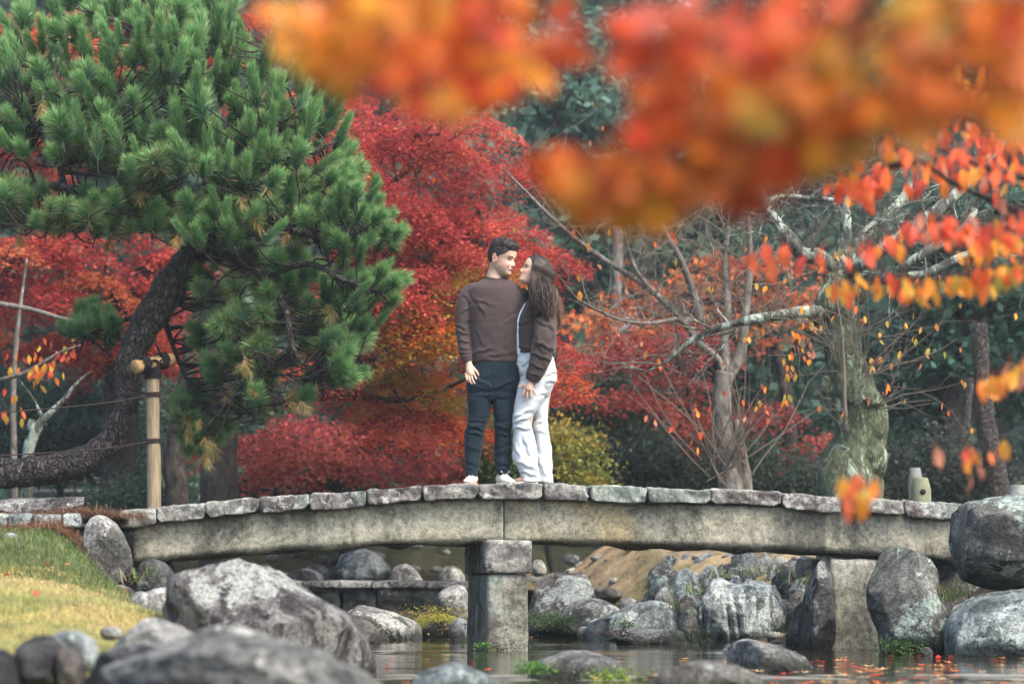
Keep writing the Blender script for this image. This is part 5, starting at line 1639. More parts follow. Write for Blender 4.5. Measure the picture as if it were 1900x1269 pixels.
def crown_tree(name, label, base_px, Y, blobs, n_leaf, lsize, pal, palw, bark, seed, trunk_r=0.22, shape=DIAM, cat='tree', group=None, spread=1.0, clump=0.5, nclump=60, top=None):
    """evergreen: crown of leaf clumps spread through ellipsoids. blobs: (px,py,dY,rx_px,ry_px)"""
    rs = np.random.RandomState(seed)
    b = P(base_px, 1000, Y)
    b[2] = float(ground_z(np.array([b[0]]), np.array([b[1]]))[0]) - 0.05
    rt = root(name, b, label, cat, group)
    cs = [P(q[0], q[1], Y + q[2]) for q in blobs]
    tops = sorted(cs, key=lambda q: q[2])
    mt = MB()
    tp = tops[-1]
    pts = [b, b * 0.66 + tp * 0.34 + rs.normal(size=3) * 0.2, b * 0.33 + tp * 0.67 + rs.normal(size=3) * 0.2, tp]
    mt.add(*tube(pts, [trunk_r, trunk_r * .8, trunk_r * .5, trunk_r * .15], 9, 22, True, 0.12, seed))
    mt.build('trunk', M[bark], rt, True)
    ml, ms = MB(), MB()
    tube_pts = catmull(pts, 20)
    vol = np.array([q[3] * q[4] for q in blobs], float)
    for q, c, sh in zip(blobs, cs, vol / vol.sum()):
        rx, rz = q[3] * MP(Y + q[2]), q[4] * MP(Y + q[2])
        ry = min(rx, rz * 1.5) * 0.9
        nc = max(5, int(nclump * sh))
        d = rs.normal(size=(nc, 3)); d /= np.linalg.norm(d, axis=1)[:, None]
        d *= (rs.rand(nc) ** 0.45)[:, None]
        cc = c[None, :] + d * np.array([rx, ry, rz])
        per = int(n_leaf * sh / nc)
        for e in cc:
            cr = clump * rs.uniform(0.6, 1.3)
            L = e[None, :] + rs.normal(size=(per, 3)) * np.array([cr, cr, cr * 0.55]) * 0.55
            base_c = pick(rs, pal, 1, palw, 0.15)[0]
            cl = np.clip(base_c * (1 + rs.normal(size=(per, 1)) * 0.25), 0.003, 0.9)
            leaves(ms, L, shape, lsize * rs.uniform(0.6, 1.4, per), cl, rs, (0, 0, 0.8), spread)
            if rs.rand() < 0.5:
                a = tube_pts[np.argmin(np.linalg.norm(tube_pts - e - np.array([0, 0, -0.4]), axis=1))]
                limb_to(ml, a, e, trunk_r * 0.22, trunk_r * 0.05, rs, 0.05, 5, 7)
    if ml.n:
        ml.build('branches', M[bark], rt, True)
    ms.build('foliage', M['leaf'], rt, kind='stuff')
    return rt

# ------------------------------------------------------------------ far evergreens on the rising ground
TEAL = [(0.060, 0.130, 0.090), (0.085, 0.165, 0.115), (0.036, 0.082, 0.060), (0.12, 0.20, 0.135)]
DEEP = [(0.040, 0.090, 0.062), (0.060, 0.120, 0.078), (0.026, 0.056, 0.042), (0.085, 0.14, 0.085)]
far_spots = [(290, 52, 1, 'far dark evergreen tree seen through the gaps of the pine crown'), (30, 54, 0, 'far evergreen tree behind the upper left boughs of the pine'), (-120, 62, 0, 'far evergreen tree behind the pine at the left edge'), (140, 66, 1, 'far evergreen tree showing above the left part of the pine'), (420, 60, 0, 'far evergreen tree behind the right half of the pine'),
             (700, 64, 1, 'far evergreen tree hidden behind the top of the red maple'), (940, 56, 0, 'far teal evergreen tree between the red maple and the orange leaves'), (1150, 61, 0, 'far teal evergreen tree above the woman behind bare twigs'),
             (1380, 66, 1, 'far evergreen tree behind the orange leaf mass right of centre'), (1600, 58, 0, 'far evergreen tree behind the lichened cherry'), (1830, 63, 1, 'far evergreen tree behind the red leaves at the right'), (2050, 58, 0, 'far evergreen tree at the right edge')]
for k, (px, Y, kind, lb) in enumerate(far_spots):
    rs = np.random.RandomState(700 + k)
    bl = []
    for q in range(9):
        py = 900 - q * 125
        wd = 175 * (1 - 0.05 * q)
        bl.append((px + rs.uniform(-60, 60), py, rs.uniform(-2, 2), wd, 120))
    crown_tree('evergreen_tree', lb, px, Y, bl, 12000, 0.32, TEAL if kind == 0 else DEEP, None, 'dark_bark', 710 + k, 0.35, DIAM, group='far evergreen trees', clump=0.95, nclump=300)

for k, (px, lb) in enumerate([(-40, 'hillside evergreen far behind the left edge of the pine'), (260, 'hillside evergreen far behind the middle of the pine'), (560, 'hillside evergreen far behind the right edge of the pine'), (830, 'hillside evergreen far behind the red maple'), (1050, 'hillside evergreen far behind the gap right of the maple'), (1270, 'hillside evergreen far behind the hanging orange leaves'), (1500, 'hillside evergreen far behind the burled cherry crown'), (1720, 'hillside evergreen far behind the right leaf sprays'), (1940, 'hillside evergreen far behind the right edge')]):
    rs = np.random.RandomState(760 + k)
    bl = [(px + rs.uniform(-60, 60), 820 - q * 118, rs.uniform(-2, 2), 190, 110) for q in range(9)]
    crown_tree('evergreen_tree', lb, px, 82 + (k % 2) * 4, bl, 9000, 0.46, TEAL, None, 'dark_bark', 770 + k, 0.4, DIAM, group='hillside evergreens', clump=1.3, nclump=260)
# middle distance
crown_tree('evergreen_tree', 'teal pine-like tree right of the red maple crown', 1060, 38, [(1040, 130, 0, 120, 90), (1090, 240, 0, 130, 80), (1000, 330, 1, 110, 80), (1120, 380, 0, 120, 90), (1040, 480, 0, 100, 80), (1180, 470, 1, 120, 90)], 9000, 0.17, [(0.070, 0.150, 0.110), (0.10, 0.19, 0.14), (0.045, 0.095, 0.075)], None, 'dark_bark', 731, 0.2, clump=0.55, nclump=110)
crown_tree('evergreen_tree', 'dark evergreen behind the small grey cherry', 1300, 36, [(1280, 420, 0, 140, 90), (1380, 520, 0, 150, 90), (1250, 560, 1, 120, 80), (1450, 640, 0, 130, 90), (1330, 700, 1, 140, 90), (1400, 820, 0, 160, 90)], 9000, 0.16, DEEP, None, 'dark_bark', 732, 0.2, clump=0.55, nclump=110)
crown_tree('evergreen_tree', 'dark green conifer behind the lichened cherry at the right', 1800, 31, [(1760, 520, 0, 120, 80), (1860, 600, 0, 120, 80), (1740, 640, 0, 110, 70), (1880, 720, 1, 120, 80), (1700, 740, 1, 110, 80), (1790, 420, 0, 120, 90), (1890, 450, 0, 90, 90), (1650, 640, 2, 100, 90)], 12000, 0.12, [(0.038, 0.100, 0.070), (0.060, 0.135, 0.092), (0.024, 0.058, 0.044)], None, 'dark_bark', 733, 0.2, clump=0.42, nclump=140)
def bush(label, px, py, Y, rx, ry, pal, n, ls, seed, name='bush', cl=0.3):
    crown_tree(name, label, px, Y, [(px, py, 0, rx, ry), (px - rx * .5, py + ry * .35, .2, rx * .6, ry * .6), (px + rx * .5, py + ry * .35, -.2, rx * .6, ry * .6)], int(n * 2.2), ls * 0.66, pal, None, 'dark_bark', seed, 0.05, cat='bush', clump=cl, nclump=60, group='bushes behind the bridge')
bush('grey-green loose bush right of the woman', 1120, 740, 30, 110, 90, [(0.090, 0.138, 0.102), (0.120, 0.168, 0.120), (0.068, 0.102, 0.076)], 5000, 0.09, 741)
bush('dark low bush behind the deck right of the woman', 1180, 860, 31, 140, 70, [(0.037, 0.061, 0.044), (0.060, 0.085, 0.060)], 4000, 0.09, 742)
bush('yellow-green bush beside the white jeans', 1045, 850, 27.5, 62, 85, [(0.192, 0.204, 0.042), (0.132, 0.180, 0.048), (0.312, 0.240, 0.048)], 4500, 0.07, 743)
bush('green bush seen between the legs of the man', 925, 830, 27.5, 40, 90, [(0.072, 0.132, 0.048), (0.108, 0.168, 0.060)], 3000, 0.07, 744)
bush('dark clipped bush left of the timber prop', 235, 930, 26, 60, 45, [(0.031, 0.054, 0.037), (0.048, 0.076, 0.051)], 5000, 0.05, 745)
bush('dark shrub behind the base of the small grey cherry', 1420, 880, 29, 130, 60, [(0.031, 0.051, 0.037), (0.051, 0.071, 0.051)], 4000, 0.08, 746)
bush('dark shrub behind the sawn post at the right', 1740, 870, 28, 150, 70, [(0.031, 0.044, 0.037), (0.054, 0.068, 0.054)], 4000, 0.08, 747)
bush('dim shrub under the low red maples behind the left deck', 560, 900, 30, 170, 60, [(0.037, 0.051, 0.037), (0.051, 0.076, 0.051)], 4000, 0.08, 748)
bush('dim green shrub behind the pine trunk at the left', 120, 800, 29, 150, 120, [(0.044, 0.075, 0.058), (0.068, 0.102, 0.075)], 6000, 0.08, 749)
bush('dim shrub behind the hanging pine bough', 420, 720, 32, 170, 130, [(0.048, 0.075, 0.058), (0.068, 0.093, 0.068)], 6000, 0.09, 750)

# ------------------------------------------------------------------ red maples
RED = [(0.37, 0.048, 0.042), (0.28, 0.033, 0.034), (0.44, 0.080, 0.055), (0.48, 0.13, 0.055)]
def center_col(rs, c, n):
    # orange and olive sprays low inside the crown, crimson outside
    px = c[0] / c[1] * FPX + 950
    py = 1085 - (c[2] - ZC) / c[1] * FPX
    o = np.exp(-((px - 850) / 110) ** 2 - ((py - 590) / 80) ** 2) + 0.8 * np.exp(-((px - 730) / 130) ** 2 - ((py - 740) / 60) ** 2) + 0.7 * np.exp(-((px - 860) / 60) ** 2 - ((py - 330) / 50) ** 2)
    base = pick(rs, RED, 1, [5, 3, 3, 0.6], 0.15)[0]
    if rs.rand() < o * 0.8 + 0.05:
        base = np.array([(0.66, 0.17, 0.02), (0.62, 0.10, 0.025), (0.30, 0.19, 0.03)][rs.choice(3, p=[.5, .3, .2])])
    cl = np.clip(base * (1 + rs.normal(size=(n, 1)) * 0.16), 0.003, 0.9)
    k = rs.rand(n) < 0.06
    cl[k] = pick(rs, RED + [(0.68, 0.22, 0.05)], k.sum())
    return cl
pads_tree('maple_tree', 'large crimson maple behind the couple with layered sprays', [(405, 940, 25), (408, 800, 25), (400, 700, 25), (392, 600, 25.2), (430, 520, 25.2), (560, 470, 25)], [0.22, 0.19, 0.16, 0.14, 0.11, 0.06],
          [[(650, 215), (760, 200), (870, 215), (935, 250), (930, 320), (870, 330), (760, 300), (660, 330)],
           [(640, 330), (800, 330), (900, 350), (925, 400), (990, 420), (1035, 460), (1040, 500), (900, 480), (760, 470), (600, 450)],
           [(600, 460), (880, 470), (1035, 480), (1030, 520), (860, 560), (840, 640), (760, 690), (640, 690), (600, 560)],
           [(560, 640), (840, 620), (870, 720), (850, 770), (640, 780), (560, 720)],
           [(960, 600), (1000, 650), (1030, 720), (1000, 740), (960, 700)], [(540, 110), (640, 180), (680, 290), (600, 330), (520, 220)]],
          [15, 25, 30, 15, 4, 11], 0.60, 1300, (23.4, 26.8), RED, [5, 3, 3, 0.6], 'dark_bark', 801, TRI, 0.036, droop=0.42, limb_r=0.035, hub=[(720, 560, 25.2), (640, 420, 25.2), (780, 300, 25.2), (640, 700, 25), (860, 450, 25.3)], colfn=center_col, pad_flat=0.13, spread=0.5)
# its main limbs
mp = [o for o in bpy.data.objects if o.get('label', '').startswith('large crimson maple')][0]
mb = MB()
for pts, r in (([(400, 640), (520, 600), (640, 575), (720, 560), (800, 480), (850, 400)], 0.07), ([(430, 520), (540, 460), (640, 420), (700, 360), (780, 300), (870, 235)], 0.055), ([(405, 760), (520, 745), (640, 735), (740, 742), (810, 728), (870, 700)], 0.05), ([(720, 560), (800, 560), (900, 520)], 0.03), ([(760, 290), (800, 270), (860, 280), (920, 300)], 0.018)):
    w = [P(a, b, 25.0 - 0.1 * k) for k, (a, b) in enumerate(pts)]
    mb.add(*tube(w, np.linspace(r, r * 0.35, len(w)), 8, 30, True, 0.1, 5))
mb.build('limbs', M['dark_bark'], mp, True)

pads_tree('maple_tree', 'scarlet maple with dark leaning trunks behind the pine at the left', [(215, 940, 27), (225, 800, 27), (220, 640, 27), (185, 540, 27), (140, 470, 27), (90, 420, 27)], [0.22, 0.2, 0.18, 0.15, 0.12, 0.06],
          [[(-60, 430), (60, 420), (200, 440), (340, 420), (360, 560), (300, 660), (180, 680), (60, 640), (-60, 640)], [(-40, 30), (120, 20), (260, 30), (300, 110), (160, 130), (-40, 110)], [(-40, 250), (80, 240), (110, 320), (60, 380), (-40, 380)], [(330, 0), (450, 20), (470, 90), (380, 110), (320, 70)]],
          [46, 16, 10, 8], 0.55, 620, (25.5, 29), RED + [(0.52, 0.10, 0.035)], [4, 3, 3, 1, 1], 'dark_bark', 802, TRI, 0.05, pad_flat=0.17, spread=0.55, limb_r=0.04, hub=[(150, 480, 27), (230, 560, 27), (150, 300, 27), (90, 420, 27)], droop=0.4)
pads_tree('maple_tree', 'low pinkish red maple spreading behind the left half of the deck', [(640, 960, 29), (645, 900, 29), (650, 850, 29)], [0.09, 0.08, 0.05],
          [[(430, 830), (520, 790), (640, 780), (760, 800), (860, 790), (865, 890), (740, 880), (600, 900), (440, 880)]], [38], 0.6, 420, (27.5, 30), [(0.31, 0.055, 0.047), (0.25, 0.042, 0.04), (0.35, 0.08, 0.055)], None, 'dark_bark', 803, TRI, 0.055, limb_r=0.02, droop=0.3, pad_flat=0.18)
pads_tree('maple_tree', 'small dark red maple right of the woman behind the grey cherry', [(1370, 960, 28.5), (1360, 860, 28.5), (1330, 740, 28.5), (1260, 700, 28.5)], [0.08, 0.07, 0.05, 0.03],
          [[(1085, 640), (1170, 600), (1300, 610), (1330, 700), (1280, 770), (1180, 740), (1110, 690)], [(1250, 760), (1480, 740), (1500, 830), (1420, 880), (1260, 860)]], [22, 7], 0.48, 330, (27, 30), [(0.24, 0.042, 0.034), (0.29, 0.062, 0.042), (0.19, 0.035, 0.03)], None, 'dark_bark', 804, TRI, 0.052, limb_r=0.02, droop=0.3, pad_flat=0.2)
pads_tree('maple_tree', 'orange-brown thinning maple behind the horizontal lichened bough', [(1470, 960, 30), (1465, 800, 30), (1440, 650, 30), (1380, 560, 30)], [0.1, 0.09, 0.06, 0.03],
          [[(1200, 500), (1330, 470), (1480, 480), (1540, 560), (1500, 640), (1330, 620), (1140, 620)], [(1080, 590), (1200, 570), (1240, 620), (1130, 640)]], [26, 7], 0.5, 130, (28.5, 31.5), [(0.40, 0.10, 0.035), (0.34, 0.075, 0.03), (0.46, 0.15, 0.05), (0.25, 0.09, 0.035)], None, 'dark_bark', 805, TRI, 0.07, limb_r=0.02, droop=0.25, pad_flat=0.24)

# ------------------------------------------------------------------ the pine
YPI = 19.6
pine = root('pine_tree', P(-230, 940, YPI), 'large Japanese black pine with a bent trunk resting on a timber prop', 'tree')
def PT(px, py, dy=0.0):
    return P(px, py, YPI + dy)
mb = MB()
tr_pts = [(-230, 960, .1), (-160, 895, .05), (-60, 878, 0), (30, 876, 0), (110, 868, 0), (175, 845, 0), (218, 800, 0), (236, 740, 0), (238, 690, 0), (252, 640, 0), (285, 580, 0), (320, 530, .05), (352, 480, .1), (385, 430, .15), (405, 380, .2), (415, 320, .25), (400, 260, .3)]
tr_rad = [36, 32, 30, 28, 28, 26, 24, 23, 24, 27, 30, 31, 29, 26, 22, 17, 12]
mb.add(*tube([PT(*q) for q in tr_pts], np.array(tr_rad) * MP(YPI), 22, 150, True, 0.16, 51, None, 11.0))
mb.build('trunk', M['pine_bark'], pine, True)
limbs = [([(385, 430, .1), (330, 395, 0), (260, 380, -.2), (180, 360, -.4), (90, 345, -.3), (-20, 330, -.2)], 17, 5),
         ([(405, 370, .2), (450, 330, -.1), (500, 310, -.3), (560, 290, -.4), (610, 270, -.4)], 12, 4),
         ([(410, 330, .2), (440, 350, .1), (480, 385, -.2), (530, 420, -.5), (600, 440, -.6), (680, 430, -.7)], 13, 4),
         ([(350, 470, .1), (430, 480, -.2), (490, 515, -.4), (530, 575, -.5), (545, 650, -.6), (590, 700, -.6)], 11, 3),
         ([(400, 300, .3), (380, 220, .2), (340, 150, 0), (300, 90, 0)], 12, 4),
         ([(400, 280, .3), (440, 210, .2), (480, 140, .1), (500, 90, 0)], 10, 3),
         ([(260, 380, -.2), (230, 310, -.4), (180, 240, -.5), (110, 180, -.5)], 8, 3),
         ([(180, 360, -.4), (120, 400, -.6), (60, 420, -.8)], 7, 3),
         ([(330, 520, 0), (300, 560, .3), (220, 600, .4), (160, 620, .5)], 7, 2.5),
         ([(490, 515, -.4), (570, 490, -.6), (640, 520, -.8), (700, 540, -.9)], 7, 2.5),
         ([(545, 640, -.6), (480, 700, -.3), (430, 740, -.2)], 6, 2.5),
         ([(300, 570, .2), (320, 640, .4), (350, 720, .5), (350, 800, .5)], 6, 2),
         ([(120, 350, -.3), (100, 280, -.3), (40, 200, -.2)], 7, 3), ([(500, 310, -.3), (520, 230, -.2), (540, 180, -.2)], 6, 3)]
ml = MB()
LP = []
for pts, r0, r1 in limbs:
    w = np.array([PT(*q) for q in pts])
    ml.add(*tube(w, np.linspace(r0, r1, len(w)) * MP(YPI), 9, 30, True, 0.14, 61, None, 10.0))
    LP.append(catmull(w, 40))
LP = np.concatenate(LP)
ml.build('limbs', M['pine_bark'], pine, True)

def tuft_mesh(seed, n, length, nl, spread, stub, mat, dry=0.03):
    """needle brush around a shoot along +z; needles fan out steeply at the tip, wider below"""
    rs = np.random.RandomState(seed)
    t_ = rs.rand(n) ** 0.85
    base = np.c_[rs.normal(size=(n, 2)) * 0.004, t_ * length]
    az = rs.uniform(0, 2 * math.pi, n)
    tilt = (spread * (1 - 0.62 * t_) + 0.10) * rs.uniform(0.45, 1.15, n)
    d = np.c_[np.sin(tilt) * np.cos(az), np.sin(tilt) * np.sin(az), np.cos(tilt)]
    L = nl * rs.uniform(0.75, 1.1, n)
    side = np.cross(d, rs.normal(size=(n, 3))); side /= np.linalg.norm(side, axis=1)[:, None]
    wd = 0.0017
    tip = base + d * L[:, None] + np.c_[np.zeros((n, 2)), -0.10 * L * np.sin(tilt)]
    mid = base + d * (L * 0.5)[:, None]
    V = np.stack([base - side * wd * 0.8, base + side * wd * 0.8, mid + side * wd, mid - side * wd, tip], 1)
    idx = np.arange(n)[:, None] * 5
    F4 = idx + np.array([0, 1, 2, 3]); F3 = idx + np.array([3, 2, 4])
    young = np.array((0.115, 0.310, 0.110)); old = np.array((0.022, 0.085, 0.044)); tipc = np.array((0.40, 0.52, 0.15))
    c = old * (1 - t_[:, None]) + young * t_[:, None]
    c = c * (1 + rs.normal(size=(n, 1)) * 0.2)
    dr = rs.rand(n) < dry
    c[dr] = np.array((0.30, 0.19, 0.06)) * (1 + rs.normal(size=(dr.sum(), 1)) * 0.2)
    cv = np.repeat(c[:, None, :], 5, axis=1)
    cv[:, 4, :] = cv[:, 4, :] * 0.5 + tipc * 0.5
    V = V.reshape(-1, 3); cv = cv.reshape(-1, 3)
    sv, sf = tube([(0, 0, -stub), (0, 0, length * 0.9)], [0.006, 0.003], 5)
    return V, F4, F3, np.clip(cv, 0.004, 0.9), sv, sf
def tuft_data(seed, kind):
    if kind == 'candle':
        a = tuft_mesh(seed, 560, 0.20, 0.100, 0.62, 0.07, None, 0.01)
    elif kind == 'fan':
        a = tuft_mesh(seed, 480, 0.11, 0.125, 1.30, 0.07, None, 0.03)
    elif kind == 'dead':
        a = tuft_mesh(seed, 90, 0.10, 0.13, 0.9, 0.05, None, 0.9)
    else:
        a = tuft_mesh(seed, 380, 0.08, 0.13, 1.9, 0.08, None, 0.22)
    return a
TD = {k: [tuft_data(900 + 10 * i + q, k) for q in range(4)] for i, k in enumerate(('candle', 'fan', 'old', 'dead'))}
TM = {}
for k, lst in TD.items():
    TM[k] = []
    for (V, F4, F3, C, sv, sf) in lst:
        n0 = len(V)
        VV = np.vstack([V, sv]); CC = np.vstack([C, np.tile((0.06, 0.045, 0.03), (len(sv), 1))])
        TM[k].append(to_mesh('needle_tuft', VV, [F4, F3] + [f + n0 for f in sf], M['needle'], False, CC))

rs = np.random.RandomState(5150)
tufts = []     # (pos, dir, kind, scale)
def add_tufts(poly, n, yr, kinds, up=1.0, sc=(0.8, 1.2), outx=None, dome=None):
    pts = sample_poly(rs, poly, n)
    for (a, b) in pts:
        dy = rs.uniform(*yr)
        if dome:     # front of the crown bulges towards the camera
            cx, cy, rx, ry, dd = dome
            q = max(0.0, 1 - ((a - cx) / rx) ** 2 - ((b - cy) / ry) ** 2)
            dy = dy - dd * math.sqrt(q) * rs.rand() ** 0.35
        p = PT(a, b, dy)
        ox = 0.0 if outx is None else np.clip((a - outx[0]) / outx[1], -1, 1) * outx[2]
        d = np.array([ox + rs.normal() * 0.20, -0.22 + rs.normal() * 0.24, up + rs.normal() * 0.14])
        d /= np.linalg.norm(d)
        k = kinds[rs.randint(len(kinds))]
        tufts.append((p, d, k, rs.uniform(*sc)))
add_tufts([(-40, 60), (60, 40), (180, 50), (300, 30), (420, 40), (470, 90), (540, 150), (610, 200), (645, 260), (640, 340), (560, 330), (420, 340), (300, 330), (180, 320), (-40, 280)], 420, (0.2, 1.4), ['candle', 'candle', 'candle', 'fan'], 1.0, (0.75, 1.5), (330, 330, 0.45), (300, 300, 380, 300, 1.5))
add_tufts([(-60, 250), (150, 240), (280, 260), (420, 280), (560, 300), (650, 320), (640, 420), (560, 450), (460, 420), (340, 380), (240, 360), (120, 310), (-60, 300)], 150, (0.0, 1.2), ['fan', 'fan', 'candle', 'old'], 0.7, (0.85, 1.25), (330, 330, 0.7), (300, 330, 400, 200, 1.3))
add_tufts([(-60, 360), (60, 350), (180, 380), (300, 400), (300, 440), (180, 450), (60, 430), (-60, 420)], 85, (-0.9, 0.2), ['fan', 'fan', 'old'], 0.75, (0.8, 1.2), (150, 200, 0.3))
add_tufts([(310, 400), (420, 385), (490, 410), (500, 450), (450, 470), (380, 480), (330, 450)], 46, (-0.9, -0.2), ['fan', 'candle', 'fan'], 0.7, (0.85, 1.2), (410, 100, 0.7))
add_tufts([(560, 400), (650, 350), (720, 410), (735, 470), (680, 500), (600, 480), (560, 450)], 60, (-0.9, -0.1), ['candle', 'fan', 'fan'], 0.7, (0.75, 1.1), (620, 100, 0.7))
add_tufts([(620, 510), (720, 520), (738, 560), (700, 600), (690, 640), (640, 620), (600, 560)], 40, (-1.0, -0.2), ['fan', 'fan', 'candle'], 0.6, (0.75, 1.1), (600, 110, 0.9))
add_tufts([(400, 480), (560, 470), (640, 560), (670, 640), (650, 710), (590, 740), (500, 780), (420, 760), (380, 660), (370, 560)], 150, (-0.5, 1.0), ['fan', 'old', 'old', 'fan'], 0.45, (0.8, 1.2), (520, 140, 0.6))
add_tufts([(580, 640), (640, 620), (660, 690), (610, 730), (570, 700)], 22, (-0.9, -0.3), ['fan'], 0.5, (0.8, 1.1), (560, 90, 0.9))
add_tufts([(110, 600), (200, 580), (240, 610), (210, 660), (130, 650)], 22, (0.2, 0.8), ['fan'], 0.7, (0.8, 1.1))
add_tufts([(320, 740), (380, 730), (420, 800), (380, 860), (330, 850)], 26, (0.3, 0.9), ['old', 'fan'], 0.1, (0.8, 1.1))
add_tufts([(60, 0), (430, -30), (430, 40), (200, 60)], 60, (0.4, 1.6), ['candle'], 1.0, (0.9, 1.3))
# spent brown needles hanging under the boughs
for (x0, x1, y0, y1, n) in ((40, 620, 300, 440, 26), (390, 640, 560, 770, 26), (330, 400, 760, 860, 8), (0, 200, 180, 300, 8)):
    for _ in range(n):
        tufts.append((PT(rs.uniform(x0, x1), rs.uniform(y0, y1), rs.uniform(-0.9, 0.3)), np.array([rs.normal() * 0.4, -0.3 + rs.normal() * 0.2, -1.0]), 'dead', rs.uniform(0.6, 1.1)))
def frame(d):
    d = d / np.linalg.norm(d)
    a = rs.normal(size=3); u = np.cross(a, d); u /= np.linalg.norm(u); w = np.cross(d, u)
    return np.stack([u, w, d], 1)          # columns
order = sorted(range(len(tufts)), key=lambda k: tufts[k][0][1])
front = set(order[:295])
rest, tw = MB(), MB()
po = np.array(pine.location)
for k, (p, d, kind, s) in enumerate(tufts):
    q = rs.randint(4)
    R = frame(d)
    # twig from the nearest limb
    src = LP + np.array([0, 0, -0.12])
    j_ = np.argmin(np.linalg.norm(LP - p, axis=1) + 0.6 * np.clip(LP[:, 2] - p[2], 0, None))
    if np.linalg.norm(LP[j_] - p) < 1.3:
        a = LP[j_]
        m_ = (a + p) / 2 - d * 0.05 + rs.normal(size=3) * 0.04
        tw.add(*tube([a, m_, p - d * 0.04], [0.011, 0.008, 0.005], 5, 7))
    if k in front:
        o = link('needle_tuft', TM[kind][q], pine)
        mtx = Matrix([[R[0, 0] * s, R[0, 1] * s, R[0, 2] * s, p[0] - po[0]], [R[1, 0] * s, R[1, 1] * s, R[1, 2] * s, p[1] - po[1]], [R[2, 0] * s, R[2, 1] * s, R[2, 2] * s, p[2] - po[2]], [0, 0, 0, 1]])
        o.matrix_local = mtx
    else:
        V, F4, F3, C, sv, sf = TD[kind][q]
        rest.add((V * s) @ R.T + p, [F4, F3], C)
tw.build('twigs', M['dark_bark'], pine, True)
rest.build('needles', M['needle'], pine, kind='stuff')

# timber prop with a cross piece, tied with black rope
yp = YPI - 0.35
def PP(px, py, dy=0):
    return P(px, py, yp + dy)
M['timber'] = flat_mat('timber', (0.21, 0.17, 0.115), 0.8, 0.2, 9, 0.5, 0.5, 0.006, (6, 6, 0.5))
M['log_end'] = flat_mat('log_end', (0.30, 0.20, 0.09), 0.75, 0.2, 20, 0.2)
M['rope_black'] = flat_mat('rope_black', (0.012, 0.012, 0.014), 0.9, 0.15, 60, 0.3, 0.8, 0.006)
M['rope_brown'] = flat_mat('rope_brown', (0.035, 0.024, 0.024), 0.9, 0.15, 60, 0.3, 0.8, 0.006)
b = PP(287, 960); b[2] = float(ground_z(np.array([b[0]]), np.array([b[1]]))[0]) - 0.1
prop = root('timber_prop', b, 'pale round timber prop with a rope-tied cross piece under the pine trunk', 'prop')
mb = MB(); mb.add(*tube([b, PP(286, 900), PP(284, 800), PP(283, 690)], [0.057, 0.056, 0.052, 0.050], 18, 24, True, 0.04, 71)); mb.build('post', M['timber'], prop, True)
mb = MB(); mb.add(*tube([PP(249, 681, -.12), PP(285, 674, 0), PP(318, 666, .14)], [0.056, 0.055, 0.05], 20, 14, True, 0.03, 72)); mb.build('cross_piece', M['log_end'], prop, True)
def coil(a, b, r, turns, rr, n=140, sides=6):
    a, b = np.array(a), np.array(b)
    ax = (b - a) / np.linalg.norm(b - a)
    u = np.cross(ax, (0.3, 0.2, 0.9)); u /= np.linalg.norm(u); w = np.cross(ax, u)
    t_ = np.linspace(0, 1, n)
    ph = t_ * turns * 2 * math.pi
    pts = a[None] + (b - a)[None] * t_[:, None] + (u[None] * np.cos(ph)[:, None] + w[None] * np.sin(ph)[:, None]) * r
    return tube(pts, np.full(n, rr), sides)
for (a, b_, r, tn) in ((PP(261, 678, -.09), PP(272, 676, -.04), 0.060, 4), (PP(293, 672, .03), PP(306, 669, .085), 0.060, 4), (PP(283.5, 702), PP(283, 682), 0.058, 5)):
    MB().add(*coil(a, b_, r, tn, 0.011)).build('rope_lashing', M['rope_black'], prop, True)
mb = MB()
for pts in ([(262, 668, -.12), (243, 640, -.14), (236, 622, -.05)], [(300, 660, 0), (290, 640, -.1), (288, 625, -.02)], [(266, 668, -.14), (285, 684, -.1), (300, 668, -.02)], [(270, 684, -.1), (286, 668, -.08), (303, 680, 0)]):
    mb.add(*tube([PP(*q) for q in pts], [0.009] * 3, 6, 12))
mb.build('rope_tie', M['rope_black'], prop, True)
for k, (py0, pl, lb) in enumerate(((732, 765, 'thin dark rope tied high round the timber prop'), (818, 845, 'thin dark rope tied low round the timber prop'))):
    o = root('guy_rope', PP(285, py0), lb, 'rope', 'ropes tied to the timber prop')
    mb = MB(); mb.add(*coil(PP(284, py0 + 4), PP(284, py0 - 4), 0.058, 3, 0.007, 100)); mb.build('knot', M['rope_brown'], o, True)
    mb = MB(); mb.add(*tube([PP(275, py0 + 2, -.05), PP(180, (py0 * .65 + pl * .35) + 6, -.35), PP(0, pl, -.7), PP(-200, pl + 8, -1.0)], [0.006] * 4, 6, 40)); mb.build('line', M['rope_brown'], o, True)
